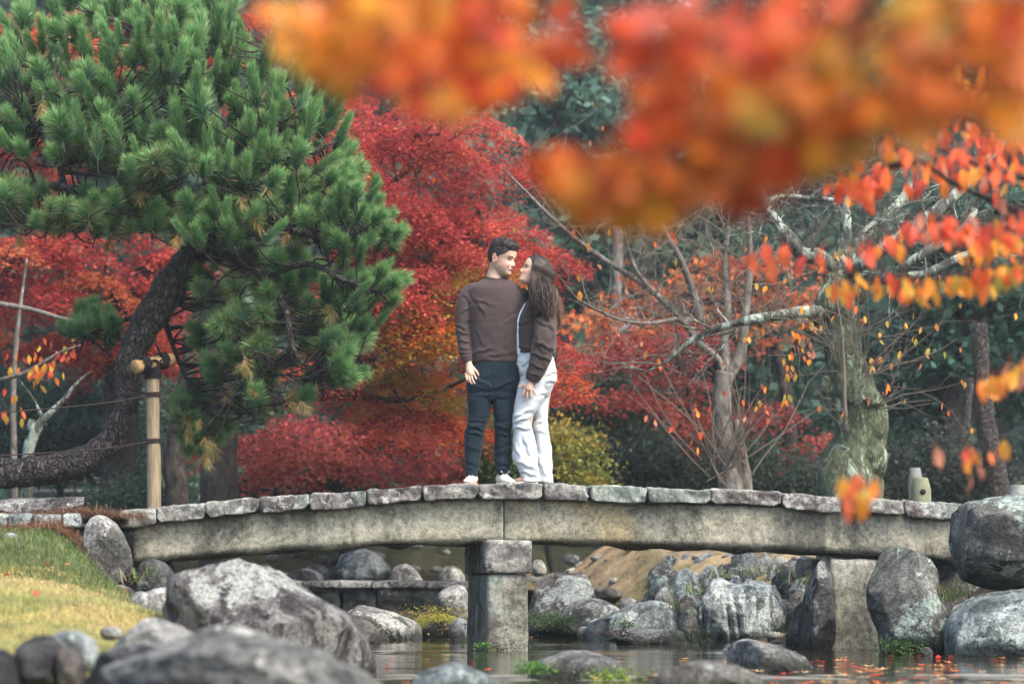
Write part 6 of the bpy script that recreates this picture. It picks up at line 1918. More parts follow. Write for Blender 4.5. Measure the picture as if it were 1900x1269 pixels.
# ------------------------------------------------------------------ bare cherries with a few leaves
def cherry_leaf_mesh(col, seed):
    rs = np.random.RandomState(seed)
    us = np.linspace(0, 1, 7)
    w = np.array([0.02, 0.16, 0.235, 0.24, 0.19, 0.10, 0.0]) * rs.uniform(0.85, 1.15)
    V, F = [], []
    bend = rs.uniform(-0.35, 0.35); fold = rs.uniform(0.05, 0.3); tw = rs.uniform(-0.25, 0.25)
    for u, ww in zip(us, w):
        zc = bend * (u - 0.5) ** 2 * 2
        for s in (-1, 0, 1):
            V.append((s * ww, -u, zc + fold * abs(s) * ww + tw * s * ww * u))
    for k in range(6):
        for s in range(2):
            a = k * 3 + s
            F.append((a, a + 1, a + 4, a + 3))
    V = np.array(V) + np.array([0, 0.0, 0])
    c = np.tile(np.array(col), (len(V), 1))
    edge = np.abs(V[:, 0]) > 0.1
    c[edge] = c[edge] * np.array((1.05, 0.75, 0.8))
    c[V[:, 1] < -0.7] *= np.array((0.95, 0.7, 0.8))
    c *= (1 + 0.25 * vnoise(np.c_[V[:, :2] * 5, np.full(len(V), seed)], seed))[:, None]
    c[1::3] = c[1::3] * 0.7 + np.array((0.5, 0.3, 0.06)) * 0.3          # midrib
    sv, sf = tube([(0, 0.0, V[1, 2]), (0.03, 0.18, 0.02), (0, 0.36, 0.0)], [0.018, 0.014, 0.014], 4)
    n0 = len(V)
    return to_mesh('leaf', np.vstack([V, sv]), [np.array(F)] + [f + n0 for f in sf], M['leaf'], True, np.clip(np.vstack([c, np.tile((0.30, 0.06, 0.04), (len(sv), 1))]), 0.003, 0.95))
CL = {'red': [cherry_leaf_mesh(c, 50 + k) for k, c in enumerate([(0.66, 0.05, 0.035), (0.70, 0.085, 0.04), (0.58, 0.05, 0.055), (0.72, 0.13, 0.05)])],
      'orange': [cherry_leaf_mesh(c, 60 + k) for k, c in enumerate([(0.74, 0.22, 0.03), (0.72, 0.30, 0.035), (0.68, 0.15, 0.035), (0.74, 0.38, 0.05)])],
      'yellow': [cherry_leaf_mesh(c, 70 + k) for k, c in enumerate([(0.74, 0.44, 0.05), (0.62, 0.42, 0.06), (0.50, 0.42, 0.06)])],
      'green': [cherry_leaf_mesh(c, 80 + k) for k, c in enumerate([(0.26, 0.30, 0.05), (0.36, 0.32, 0.05), (0.30, 0.24, 0.06)])],
      'mauve': [cherry_leaf_mesh(c, 90 + k) for k, c in enumerate([(0.40, 0.16, 0.13), (0.46, 0.20, 0.14)])]}
def hang_leaf(par, pos, size, kind, rs, droop=1.0):
    me = CL[kind][rs.randint(len(CL[kind]))]
    o = link('leaf', me, par)
    org = np.array(par.location)
    d = np.array([rs.normal() * 0.28, rs.normal() * 0.28, -1.0 * droop])      # leaf runs along -y of the mesh
    d /= np.linalg.norm(d)
    a = rs.normal(size=3); a[1] *= 2.0
    n = a - d * a.dot(d); n /= np.linalg.norm(n)
    x = np.cross(-d, n)
    R = np.stack([x, -d, n], 1) * size
    q = pos - org
    o.matrix_local = Matrix([[R[0, 0], R[0, 1], R[0, 2], q[0]], [R[1, 0], R[1, 1], R[1, 2], q[1]], [R[2, 0], R[2, 1], R[2, 2], q[2]], [0, 0, 0, 1]])
    return o

def twigs(mb, p, d, L, r, depth, rs, tips, up=0.05, wob=0.22, flat=1.0, ang=0.75, kids=(2, 4), decay=0.62):
    """a wobbling shoot with side shoots"""
    n = 6
    pts = [np.array(p, float)]
    dd = np.array(d, float) / np.linalg.norm(d)
    for k in range(n):
        dd = dd + rs.normal(size=3) * wob * np.array([1, flat, 1]) + np.array([0, 0, up])
        dd /= np.linalg.norm(dd)
        pts.append(pts[-1] + dd * L / n)
    rr = np.linspace(r, r * 0.45, n + 1)
    mb.add(*tube(pts, rr, 5 if r > 0.006 else 4, None, False))
    tips.append(pts[-1])
    if depth > 0:
        for q in range(rs.randint(*kids)):
            i = rs.randint(1, n + 1)
            ax = rs.normal(size=3) * np.array([1, flat, 1])
            nd = pts[i] - pts[i - 1]; nd /= np.linalg.norm(nd)
            ax -= nd * ax.dot(nd); ax /= np.linalg.norm(ax) + 1e-9
            twigs(mb, pts[i], nd * math.cos(ang) + ax * math.sin(ang), L * decay * rs.uniform(0.7, 1.2), rr[i] * 0.62, depth - 1, rs, tips, up, wob, flat, ang, kids, decay)
    return pts

YC = 20.6
b = P(1578, 960, YC); b[2] = float(ground_z(np.array([b[0]]), np.array([b[1]]))[0]) - 0.1
cherry = root('cherry_tree', b, 'gnarled lichened cherry with a thick burled trunk at the right', 'tree')
def PC(px, py, dy=0):
    return P(px, py, YC + dy)
mb = MB()
mb.add(*tube([b, PC(1576, 912), PC(1582, 860), PC(1592, 810), PC(1592, 770), PC(1580, 720), PC(1567, 660), PC(1562, 600), PC(1558, 545), PC(1558, 505)], np.array([68, 62, 54, 46, 47, 43, 35, 33, 34, 30]) * MP(YC), 40, 140, True, 0.11, 81, None, 6.0))
V, F = ico(4)
for (px, py, dy, rx, rz) in ((1622, 790, -.05, 26, 62), (1615, 850, -.08, 30, 45), (1600, 740, -.1, 36, 26), (1536, 720, -.02, 16, 24), (1545, 560, -.05, 32, 34), (1585, 540, -.03, 30, 30), (1520, 585, 0, 22, 18)):
    W = V * np.array([rx, rx * 1.1, rz]) * MP(YC)
    W = W * (1 + 0.13 * fbm(V * 2.2 + px, 3, 82))[:, None]
    mb.add(W + PC(px, py, dy), F)
mb.build('trunk', M['cherry_trunk'], cherry, True)
boughs = [([(1552, 505, 0), (1520, 478, -.1), (1490, 472, -.15), (1462, 440, -.15), (1440, 412, -.1), (1418, 378, 0), (1410, 340, .1)], 18, 8),
          ([(1562, 505, 0), (1566, 460, .1), (1570, 410, .1), (1566, 370, .2), (1590, 330, .2), (1596, 300, .2)], 15, 6),
          ([(1575, 500, 0), (1590, 495, -.2), (1640, 460, -.3), (1690, 425, -.3), (1750, 380, -.3), (1800, 335, -.2), (1840, 290, -.1), (1870, 250, 0)], 15, 7),
          ([(1570, 495, .1), (1600, 440, .3), (1640, 405, .4), (1680, 360, .5), (1700, 300, .6)], 13, 6),
          ([(1540, 580, -.05), (1500, 578, -.2), (1450, 585, -.3), (1400, 592, -.35), (1350, 604, -.3), (1310, 618, -.2), (1270, 640, -.2), (1240, 668, -.2), (1200, 690, -.2)], 13, 1.2),
          ([(1590, 520, 0), (1650, 515, -.3), (1700, 480, -.5), (1745, 450, -.5), (1790, 420, -.4), (1810, 390, -.3)], 13, 6),
          ([(1650, 515, -.3), (1720, 505, -.2), (1800, 470, 0), (1900, 460, .1), (1960, 450, .2)], 8, 5),
          ([(1418, 378, 0), (1450, 365, .1), (1500, 368, .1), (1560, 372, .1)], 7, 4)]
mbt = MB(); tips = []; mb = MB()
rs = np.random.RandomState(412)
for pts, r0, r1 in boughs:
    w = np.array([PC(*q) for q in pts])
    mb.add(*tube(w, np.linspace(r0, r1, len(w)) * MP(YC), 11, 46, True, 0.16, 83, None, 9.0))
    c = catmull(w, 14)
    for k in range(3, 14):
        for _ in range(2):
            twigs(mbt, c[k], (rs.normal(), rs.normal() * 0.5, rs.normal() * 0.8 + 0.25), rs.uniform(0.3, 0.7), 0.0065, 2, rs, tips, 0.04)
mb.build('boughs', M['lichen_bark'], cherry, True)
# end of the horizontal bough: drooping lichened spray
for k in range(9):
    twigs(mbt, PC(1310 + rs.uniform(-6, 60), 612, -.25), (-1, rs.normal() * 0.4, rs.uniform(-0.6, 0.5)), rs.uniform(0.4, 0.75), 0.008, 3, rs, tips, -0.03)
mbt.build('twigs', M['cherry_bark'], cherry, True)
# water shoots on the trunk
mbs = MB(); st = []
for (px, py, n, dx) in ((1575, 800, 5, 0), (1560, 690, 9, -0.2), (1600, 700, 12, 0.9), (1620, 760, 7, 1.0), (1540, 640, 8, -0.8), (1590, 620, 8, 0.8)):
    for k in range(n):
        twigs(mbs, PC(px, py, -.14), (dx + rs.normal() * 0.6, -0.3 + rs.normal() * 0.3, 0.5 + rs.normal() * 0.4), rs.uniform(0.35, 0.9), 0.0055, 1, rs, st, 0.05, 0.16)
mbs.add(*tube([PC(1570, 800, -.22), PC(1567, 740, -.26), PC(1566, 680, -.28), PC(1560, 600, -.3), PC(1545, 520, -.3)], [0.022, 0.017, 0.013, 0.009, 0.005], 8, 30))
mbs.build('water_shoots', M['twig'], cherry, True)
st = np.array(st)
for k in range(70):
    p = st[rs.randint(len(st))] + rs.normal(size=3) * 0.04
    hang_leaf(cherry, p, rs.uniform(0.05, 0.085), ['orange', 'yellow', 'orange', 'mauve', 'green'][rs.randint(5)], rs)
for (px, py, k) in [(1505, 595, 'yellow'), (1470, 615, 'orange'), (1490, 605, 'orange'), (1500, 630, 'mauve'), (1480, 640, 'mauve'), (1465, 650, 'orange'), (1505, 650, 'mauve'), (1450, 660, 'yellow'), (1470, 690, 'green'), (1462, 735, 'green'), (1450, 745, 'orange'), (1410, 600, 'orange'), (1500, 660, 'orange'), (1485, 622, 'orange'), (1520, 600, 'yellow')] * 2:
    hang_leaf(cherry, PC(px + rs.normal() * 5, py + rs.normal() * 4, -.3), rs.uniform(0.06, 0.09), k, rs)

# the smaller grey cherry left of it, with a clump of stems
YG = 23.2
def PG(px, py, dy=0):
    return P(px, py, YG + dy)
b = PG(1362, 960); b[2] = float(ground_z(np.array([b[0]]), np.array([b[1]]))[0]) - 0.1
grey = root('cherry_tree', b, 'slender grey forked cherry left of the burled cherry', 'tree')
mb = MB()
mb.add(*tube([b, PG(1356, 910), PG(1350, 850), PG(1342, 780), PG(1338, 730), PG(1346, 690)], np.array([27, 25, 21, 18, 17, 17]) * MP(YG), 16, 40, True, 0.12, 91, None, 6))
mb.add(*tube([b + np.array([.12, .02, 0]), PG(1385, 900), PG(1380, 860), PG(1372, 810), PG(1364, 780)], np.array([13, 12, 10, 8, 6]) * MP(YG), 10, 24, True, 0.12, 92))
mb.build('trunk', M['grey_bark'], grey, True)
mb, mbt, tips = MB(), MB(), []
gb = [([(1346, 700, 0), (1330, 665, 0), (1300, 640, -.1), (1262, 590, -.2), (1210, 540, -.3), (1150, 500, -.3), (1090, 460, -.3), (1030, 410, -.3), (985, 365, -.2), (940, 320, -.2)], 8, 2.2),
      ([(1350, 700, 0), (1372, 660, 0), (1380, 610, 0), (1386, 550, .1), (1392, 480, .1), (1388, 400, .1)], 13, 4),
      ([(1350, 690, 0), (1345, 640, .1), (1350, 560, .2), (1345, 480, .3), (1352, 420, .3)], 10, 4),
      ([(1300, 600, -.1), (1285, 540, -.1), (1262, 480, -.2), (1240, 440, -.2), (1222, 410, -.2)], 8, 5),
      ([(1262, 590, -.2), (1200, 600, -.4), (1140, 590, -.5), (1080, 560, -.6)], 4, 2),
      ([(1210, 540, -.3), (1180, 500, -.4), (1160, 440, -.4), (1150, 380, -.4)], 4, 2)]
rs = np.random.RandomState(515)
for pts, r0, r1 in gb:
    w = np.array([PG(*q) for q in pts])
    mb.add(*tube(w, np.linspace(r0, r1, len(w)) * MP(YG), 8, 40, True, 0.1, 93))
    c = catmull(w, 13)
    for k in range(3, 13):
        for _ in range(2):
            twigs(mbt, c[k], (rs.normal() * 0.8, rs.normal() * 0.4, rs.normal() * 0.6 + 0.4), rs.uniform(0.35, 0.9), 0.0062, 2, rs, tips, 0.05, 0.14)
mb.build('boughs', M['grey_bark'], grey, True)
mbt.build('twigs', M['twig'], grey, True)
mbs, st = MB(), []
for k in range(30):
    twigs(mbs, PG(1350 + rs.normal() * 26, 905 - rs.rand() * 60, -.1), (rs.normal() * 0.75, -0.2 + rs.normal() * 0.3, 0.9), rs.uniform(0.5, 1.3), 0.008, 1, rs, st, 0.02, 0.07, kids=(0, 3))
mbs.build('stems', M['twig'], grey, True)
tips = np.array(tips); st = np.array(st)
for k in range(62):
    src = tips if rs.rand() < 0.55 else st
    hang_leaf(grey, src[rs.randint(len(src))] + rs.normal(size=3) * 0.04, rs.uniform(0.055, 0.09), ['orange', 'red', 'orange', 'mauve', 'yellow'][rs.randint(5)], rs)
for (px, py) in [(1185, 595), (1130, 600), (1060, 620), (1170, 670), (1200, 650), (1225, 670), (1120, 640), (1090, 450), (1110, 490), (1065, 425), (1165, 480), (1115, 545), (1075, 540), (1300, 800), (1250, 790), (1215, 780), (1200, 770), (1280, 790), (1285, 815), (1295, 830), (1160, 535)]:
    hang_leaf(grey, PG(px, py, -.4), rs.uniform(0.075, 0.10), ['orange', 'red', 'mauve'][rs.randint(3)], rs)

# pale-barked stump sapling and thin stem at the far left
YS = 22.5
b = P(50, 960, YS); b[2] = 0.95
sap = root('sapling', b, 'pale lichened forked sapling behind the bent pine trunk', 'tree')
mb = MB()
mb.add(*tube([b, P(52, 850, YS), P(62, 810, YS), P(80, 780, YS), (P(110, 750, YS)), P(140, 715, YS), P(166, 690, YS)], np.array([12, 11, 10, 8, 5, 4, 2.5]) * MP(YS), 9, 36, True, 0.15, 95))
mb.add(*tube([P(64, 805, YS), P(58, 790, YS), P(60, 778, YS)], np.array([9, 8, 6]) * MP(YS), 9, 10, True, 0.2, 96))
mb.add(*tube([P(84, 790, YS), P(76, 770, YS), P(62, 740, YS), P(40, 710, YS)], np.array([5, 4, 2, 1]) * MP(YS), 7, 14))
mb.build('trunk', M['lichen_bark'], sap, True)
b = P(28, 960, 24); b[2] = 0.95
th = root('sapling', b, 'thin grey stem with orange leaves at the left edge', 'tree')
mb, tips = MB(), []
mb.add(*tube([b, P(26, 850, 24), P(25, 720, 24), P(34, 600, 24), P(50, 480, 24)], np.array([7, 6, 5.5, 4, 2]) * MP(24), 8, 30, True, 0.1, 97))
mb.add(*tube([P(0, 705, 23), P(50, 690, 23), P(110, 655, 23), P(150, 640, 23)], np.array([4, 4, 3, 1.5]) * MP(23), 7, 16))
mb.add(*tube([P(-20, 560, 24), P(60, 575, 24), P(110, 590, 24), P(160, 600, 24)], np.array([5, 5, 4, 2]) * MP(24), 7, 16))
mb.build('stem', M['grey_bark'], th, True)
rs = np.random.RandomState(99)
for k in range(60):
    q = rs.rand()
    px, py = (rs.normal(60, 26), rs.normal(685, 16)) if q < 0.5 else ((rs.normal(15, 18), rs.normal(755, 12)) if q < 0.75 else (rs.uniform(60, 145), rs.uniform(625, 665)))
    hang_leaf(th, P(px, py, 23 + rs.normal() * .2), rs.uniform(0.07, 0.105), ['orange', 'orange', 'yellow', 'red'][rs.randint(4)], rs)
# dark second trunk behind the pine, right
b = P(330, 960, 23.5); b[2] = 0.95
tk = root('tree_trunk', b, 'short dim mossy trunk just right of the timber prop', 'tree')
mb = MB(); mb.add(*tube([b, P(328, 900, 23.5), P(322, 860, 23.5), P(330, 780, 23.5), P(345, 700, 23.5), P(350, 620, 23.5)], np.array([24, 22, 19, 15, 12, 9]) * MP(23.5), 12, 30, True, 0.15, 98)); mb.build('trunk', M['dark_bark'], tk, True)
for (lb, pts, Yt, r) in (('brown conifer trunk leaning at the far right', [(1865, 960), (1850, 880), (1832, 800), (1822, 700), (1818, 600)], 27, 22), ('dark slim trunk between the burled cherry and the leaning brown trunk', [(1770, 960), (1775, 880), (1790, 800), (1800, 700)], 29, 11), ('dim grey trunk far behind above the small red maple', [(1135, 960), (1138, 800), (1140, 650), (1145, 540), (1146, 420)], 33, 13)):
    b = P(pts[0][0], 960, Yt); b[2] = float(ground_z(np.array([b[0]]), np.array([b[1]]))[0]) - .1
    tk = root('tree_trunk', b, lb, 'tree')
    mb = MB(); mb.add(*tube([b] + [P(a, c, Yt) for a, c in pts[1:]], np.linspace(r, r * 0.7, len(pts)) * MP(Yt), 12, 30, True, 0.1, 99)); mb.build('trunk', M['grey_bark'] if 'grey' in lb else M['pine_bark'], tk, True)

# ------------------------------------------------------------------ nearer leaf sprays hanging in from the right
def spray(label, twigs_px, Y, n_per, size, kinds, seed, radius=3.0, name='cherry_branch', jit=16, dyr=0.25):
    rs = np.random.RandomState(seed)
    w0 = P(*twigs_px[0][0], Y)
    rt = root(name, w0, label, 'branch', 'cherry branches hanging in from the right')
    mb = MB()
    cs = []
    for tp in twigs_px:
        w = np.array([P(a, b, Y + rs.uniform(-.1, .1)) for a, b in tp])
        mb.add(*tube(w, np.linspace(radius, radius * 0.4, len(w)) * MP(Y), 7, 26))
        cs.append(catmull(w, 60))
    mb.build('branch', M['dark_bark'], rt, True)
    for c, n, kk in zip(cs, n_per, kinds):
        for k in range(int(n * 1.3)):
            p = c[rs.randint(6, 60)] + np.array([rs.normal() * jit * 0.6 * MP(Y), rs.uniform(-dyr, dyr), -abs(rs.normal()) * jit * 0.35 * MP(Y)])
            hang_leaf(rt, p, size * rs.uniform(0.5, 0.98), kk[rs.randint(len(kk))], rs)
    return rt
R_, O_, Y_, G_, MV = 'red', 'orange', 'yellow', 'green', 'mauve'
spray('thick diagonal cherry branch with red hanging leaves at the right', [[(1960, 420), (1860, 380), (1780, 345), (1700, 295), (1640, 262)], [(1960, 350), (1880, 325), (1800, 300), (1740, 275)], [(1700, 300), (1640, 310), (1590, 330), (1540, 320)]], 9.0, [26, 26, 24], 0.095, [(R_, R_, O_, MV), (R_, R_, MV, O_), (R_, R_, O_)], 601, 7.5, jit=36)
spray('cherry twig of orange and yellow leaves stretching left at mid right', [[(1960, 470), (1880, 490), (1800, 510), (1700, 525), (1620, 520), (1548, 528)], [(1960, 440), (1900, 445), (1850, 440), (1790, 455)], [(1880, 490), (1840, 510), (1800, 500)]], 8.6, [58, 26, 16], 0.088, [(O_, O_, Y_, R_, Y_), (O_, Y_, O_), (G_, Y_, O_)], 602, 3.5, jit=20)
spray('row of bright red cherry leaves above the orange twig', [[(1960, 390), (1880, 400), (1800, 410), (1740, 405), (1690, 400)], [(1690, 400), (1640, 440), (1560, 455), (1520, 450)], [(1560, 455), (1480, 452), (1420, 450), (1385, 455)]], 8.2, [34, 9, 5], 0.095, [(R_, R_, R_, MV), (R_, R_, O_), (R_, R_)], 603, 2.2, jit=24)
spray('upper right cherry twigs crowded with orange-red leaves', [[(1960, 180), (1860, 170), (1760, 150), (1680, 130)], [(1960, 240), (1860, 245), (1780, 235), (1700, 240)], [(1960, 300), (1880, 280), (1820, 260)], [(1960, 120), (1880, 110), (1820, 130)]], 9.6, [34, 40, 30, 22], 0.085, [(O_, O_, R_), (O_, R_, R_, MV), (R_, O_, R_), (O_, Y_, O_)], 604, 3.0, jit=40)
spray('single drooping tuft of orange cherry leaves at the right edge', [[(1980, 640), (1920, 660), (1870, 690)], [(1920, 660), (1850, 690), (1835, 700)]], 8.0, [12, 6], 0.095, [(O_, O_, MV, Y_), (O_, O_)], 605, 2.0, jit=18)
spray('few orange-red leaves on a blurred twig above the sawn post', [[(1980, 780), (1900, 800), (1820, 820), (1740, 830)], [(1820, 820), (1815, 850), (1800, 880)]], 8.0, [7, 5], 0.085, [(O_, R_, MV), (O_, MV)], 606, 2.0, jit=16)
spray('small spray of orange leaves hanging in front of the right beam', [[(1980, 740), (1900, 790), (1800, 850), (1700, 890), (1600, 905), (1575, 915)]], 6.6, [0], 0.1, [(O_,)], 607, 0.7)
hang = bpy.data.objects[-1] if False else [o for o in bpy.data.objects if o.get('label', '').startswith('small spray of orange leaves hanging')][0]
rs = np.random.RandomState(77)
for (px, py, k, s) in [(1562, 885, O_, .08), (1590, 878, R_, .085), (1625, 890, O_, .07), (1570, 925, R_, .085), (1598, 920, O_, .085), (1592, 912, Y_, .06), (1578, 915, MV, .08), (1608, 905, G_, .07), (1580, 900, R_, .06)]:
    hang_leaf(hang, P(px, py, 6.6 + rs.normal() * .04), s, k, rs)

# ------------------------------------------------------------------ overhanging maple close to the camera
def near_maple(label, branch, clumps, Y, seed, ls, name='maple_branch'):
    rs = np.random.RandomState(seed)
    w = np.array([P(a, b, Y + c) for a, b, c in branch[0][0]])
    rt = root(name, w[0], label, 'branch', 'maple boughs overhanging the camera')
    mb, ms = MB(), MB()
    ends = []
    for pts, r in branch:
        w = np.array([P(a, b, Y + c) for a, b, c in pts])
        mb.add(*tube(w, np.linspace(r, r * 0.35, len(w)), 8, 26))
        ends.append(catmull(w, 30))
    ends = np.concatenate(ends)
    for (px, py, rx, ry, n, pal) in clumps:
        m = MP(Y)
        n = int(n * 0.82)
        q = rs.normal(size=(n, 2)) * 0.48
        q = np.clip(q, -1.1, 1.1)
        C = np.array([P(px + a * rx, py + b_ * ry, Y + rs.uniform(-.3, .3)) for a, b_ in q])
        leaves(ms, C, MAPLE7, ls * rs.uniform(0.75, 1.25, n), pick(rs, pal, n, None, 0.2), rs, (0.1, -0.8, 0.5), 0.7, 0.15)
        for e in C[::3]:
            a = ends[np.argmin(np.linalg.norm(ends - e, axis=1))]
            mb.add(*tube([a, (a + e) / 2 + np.array([0, 0, 0.01]), e], [0.0022, 0.0018, 0.001], 4, 5, False))
    mb.build('branch', M['dark_bark'], rt, True)
    ms.build('foliage', M['near_leaf'], rt, kind='stuff')
OR = [(0.608, 0.216, 0.016), (0.592, 0.16, 0.016), (0.608, 0.288, 0.024)]
RO = [(0.554, 0.079, 0.015), (0.522, 0.047, 0.02), (0.586, 0.134, 0.015)]
RD = [(0.42, 0.052, 0.015), (0.448, 0.077, 0.014), (0.364, 0.038, 0.017)]
BR = [(0.50, 0.11, 0.012), (0.42, 0.10, 0.012), (0.54, 0.15, 0.015), (0.32, 0.10, 0.015)]
OL = [(0.40, 0.2, 0.02), (0.46, 0.17, 0.015), (0.30, 0.19, 0.025)]
near_maple('blurred orange maple leaves filling the top left of centre', [([(1150, -160, 0), (1000, -60, 0), (850, 20, 0), (700, 70, 0), (560, 90, 0)], 0.006), ([(850, 20, 0), (880, 110, 0), (840, 180, 0)], 0.003)],
           [(545, 45, 60, 60, 26, OR), (600, 110, 70, 60, 34, OR), (670, 60, 90, 70, 44, OR), (650, 150, 60, 40, 16, OR), (740, 130, 90, 60, 40, RO), (790, 40, 100, 60, 44, OR), (850, 110, 90, 70, 42, RO), (880, 30, 90, 60, 40, RD), (830, 185, 90, 30, 26, OR), (900, 165, 60, 40, 20, RO), (940, 110, 40, 60, 16, OR), (940, 15, 50, 25, 10, BR), (1045, 88, 42, 34, 17, RO), (1005, 140, 40, 26, 10, OR), (1050, 22, 40, 24, 7, RO), (740, 0, 200, 40, 40, BR)], 3.3, 901, 0.034)
near_maple('blurred red and orange maple leaves hanging into the picture centre right', [([(1700, -260, 0), (1640, -60, 0), (1580, 60, 0), (1480, 170, 0), (1330, 260, 0), (1180, 330, 0), (1020, 340, 0)], 0.011), ([(1580, 60, 0), (1400, 80, 0), (1200, 80, 0)], 0.005), ([(1330, 260, 0), (1240, 230, 0), (1200, 200, 0)], 0.003)],
           [(1165, 40, 50, 45, 18, RD), (1230, 90, 90, 60, 40, RD), (1340, 60, 110, 70, 50, RD), (1340, 150, 120, 60, 46, BR), (1250, 190, 70, 50, 30, RO), (1210, 250, 70, 45, 28, RO), (1300, 260, 90, 60, 36, BR), (1040, 305, 70, 25, 24, RO), (1100, 330, 90, 35, 34, RO), (1030, 345, 50, 25, 14, OR), (1180, 330, 90, 50, 40, BR), (1110, 385, 70, 30, 20, OR), (1200, 400, 80, 25, 24, OR), (1280, 350, 90, 45, 36, BR), (1360, 310, 90, 60, 36, BR), (1370, 370, 60, 30, 16, RD), (1430, 290, 80, 60, 34, RO), (1500, 270, 60, 40, 20, RO), (1180, 380, 80, 30, 18, OL)], 3.2, 902, 0.033)
near_maple('dark blurred orange-brown maple leaves across the top right corner', [([(1700, -260, .05), (1660, -120, .05), (1615, 10, .05), (1600, 60, .05)], 0.012), ([(1615, 10, .05), (1750, 80, .05), (1900, 140, .05)], 0.006), ([(1615, 10, .05), (1540, 150, .05), (1480, 230, .05)], 0.005)],
           [(1450, 60, 90, 70, 40, RO), (1480, 150, 110, 70, 50, BR), (1560, 120, 90, 60, 34, OL), (1550, 220, 110, 50, 46, BR), (1530, 290, 70, 30, 18, OL), (1640, 190, 110, 50, 44, BR), (1700, 100, 100, 80, 50, BR), (1680, 240, 90, 30, 24, OL), (1800, 60, 110, 80, 56, BR), (1780, 180, 100, 50, 36, BR), (1880, 120, 70, 80, 34, BR), (1890, 30, 70, 60, 30, RO), (1720, 20, 90, 50, 34, OL), (1540, 20, 60, 40, 16, RO), (1880, 230, 50, 40, 10, OR), (1420, 220, 70, 50, 26, OL)], 3.0, 903, 0.032)

# ------------------------------------------------------------------ small things on and around the water
def flat_leaf(col, seed):
    rs = np.random.RandomState(seed)
    V = MAPLE5.copy() if seed % 2 else np.array([(0, -0.9, 0), (0.35, -0.4, 0), (0.42, 0.1, 0), (0.2, 0.6, 0), (0, 0.9, 0), (-0.2, 0.6, 0), (-0.42, 0.1, 0), (-0.35, -0.4, 0)]) * 0.7
    V = V.copy()
    V[:, 2] = 0.25 * V[:, 0] ** 2 + rs.uniform(0.05, 0.35) * V[:, 1] ** 2 + rs.uniform(-.08, .08) * V[:, 0]
    V[:, 2] -= V[:, 2].min()
    return to_mesh('fallen_leaf', V, np.arange(len(V))[None, :], M['leaf'], False, np.tile(col, (len(V), 1)))
FL = [flat_leaf(c, k) for k, c in enumerate([(0.62, 0.07, 0.04), (0.70, 0.20, 0.05), (0.66, 0.12, 0.05), (0.55, 0.30, 0.12), (0.45, 0.05, 0.04), (0.62, 0.42, 0.22)])]
rs = np.random.RandomState(321)
def water_y(py):
    return ZC * FPX / (py - 1085.0)
FN = ['red', 'bright orange', 'orange-red', 'tan', 'dark red', 'pale buff']
LAND = [('the blue-grey pointed stone', P(840, 1250, 10.3)), ('the domed weedy stone', P(1070, 1240, 12.6)), ('the pale pointed stone', P(1425, 1230, 13.3)), ('the smooth brown stone', P(1320, 1260, 10.6)), ('the pier', P(940, 1205, 17.7)), ('the tall mossy-grey boulder', P(1690, 1200, 17.0)), ('the wide pale boulder', P(1860, 1215, 16.7)), ('the bottom right corner', P(1890, 1265, 11.8)), ('the flat slab past the pier', P(1215, 1190, 19.9))]
ORD = ['nearest', 'second nearest', 'third nearest', 'fourth nearest', 'fifth nearest', 'sixth nearest', 'seventh nearest', 'eighth nearest', 'ninth nearest', 'tenth nearest', 'eleventh nearest', 'twelfth nearest', 'thirteenth nearest', 'fourteenth nearest', 'fifteenth nearest', 'sixteenth nearest', 'seventeenth nearest', 'eighteenth nearest', 'nineteenth nearest', 'twentieth nearest']
k, rec = 0, []
while k < 190:
    if rs.rand() < 0.80:
        px, py = rs.uniform(1330, 1930), 1204 + 76 * rs.rand() ** 0.75
        if py < 1240 and rs.rand() < 0.35: continue
    else:
        px, py = rs.uniform(690, 1500), rs.uniform(1180, 1268)
    Y = water_y(py)
    p = P(px, py, Y)
    ds = [math.hypot(p[0] - q[1][0], p[1] - q[1][1]) for q in LAND]
    rec.append((p, rs.randint(6), int(np.argmin(ds)), min(ds)))
    k += 1
rec.sort(key=lambda r: r[3])
cnt = {}
for (p, ci, li, d) in rec:
    q = cnt.get((ci, li), 0)
    cnt[(ci, li)] = q + 1
    o = link('fallen_leaf', FL[ci], None, (p[0], p[1], 0.016 if 11.9 < p[1] < 13.5 else 0.006), '%s leaf afloat, %s of its colour to %s' % (FN[ci], ORD[min(q, 19)], LAND[li][0]), 'leaf', 'leaves floating on the stream')
    s = rs.uniform(0.034, 0.064)
    o.scale = (s, s, s)
    o.rotation_euler = (rs.normal() * .08, rs.normal() * .08, rs.uniform(0, 6.28))
# leaf litter on the weir and the banks
ms = MB()
def litter(n, f, size, pal, up=0.012, spread=0.35):
    C = np.array([f() for _ in range(n)])
    C[:, 2] += up
    leaves(ms, C, MAPLE5, size * rs.uniform(0.7, 1.3, n), pick(rs, pal, n), rs, (0, 0, 1), spread, 0.3)
def on_ground(x0, x1, y0, y1):
    def f():
        x, y = rs.uniform(x0, x1), rs.uniform(y0, y1)
        return (x, y, float(ground_z(np.array([x]), np.array([y]))[0]))
    return f
LIT = [(0.5, 0.12, 0.06), (0.42, 0.2, 0.1), (0.6, 0.3, 0.16), (0.45, 0.06, 0.04)]
litter(150, lambda: (rs.uniform(-2.7, -0.6), rs.uniform(24.4, 25.3), 0.465), 0.035, LIT)
litter(320, on_ground(0.2, 3.2, 20.0, 26.5), 0.028, LIT)
litter(60, on_ground(-6, -2.6, 14.0, 18.5), 0.03, LIT)
litter(45, on_ground(-3.2, -1.2, 10.2, 14.5), 0.026, LIT, 0.03)
litter(400, on_ground(-7, 7, 27.5, 34), 0.05, LIT)
ms.build('leaf_litter', M['leaf'], kind='stuff')
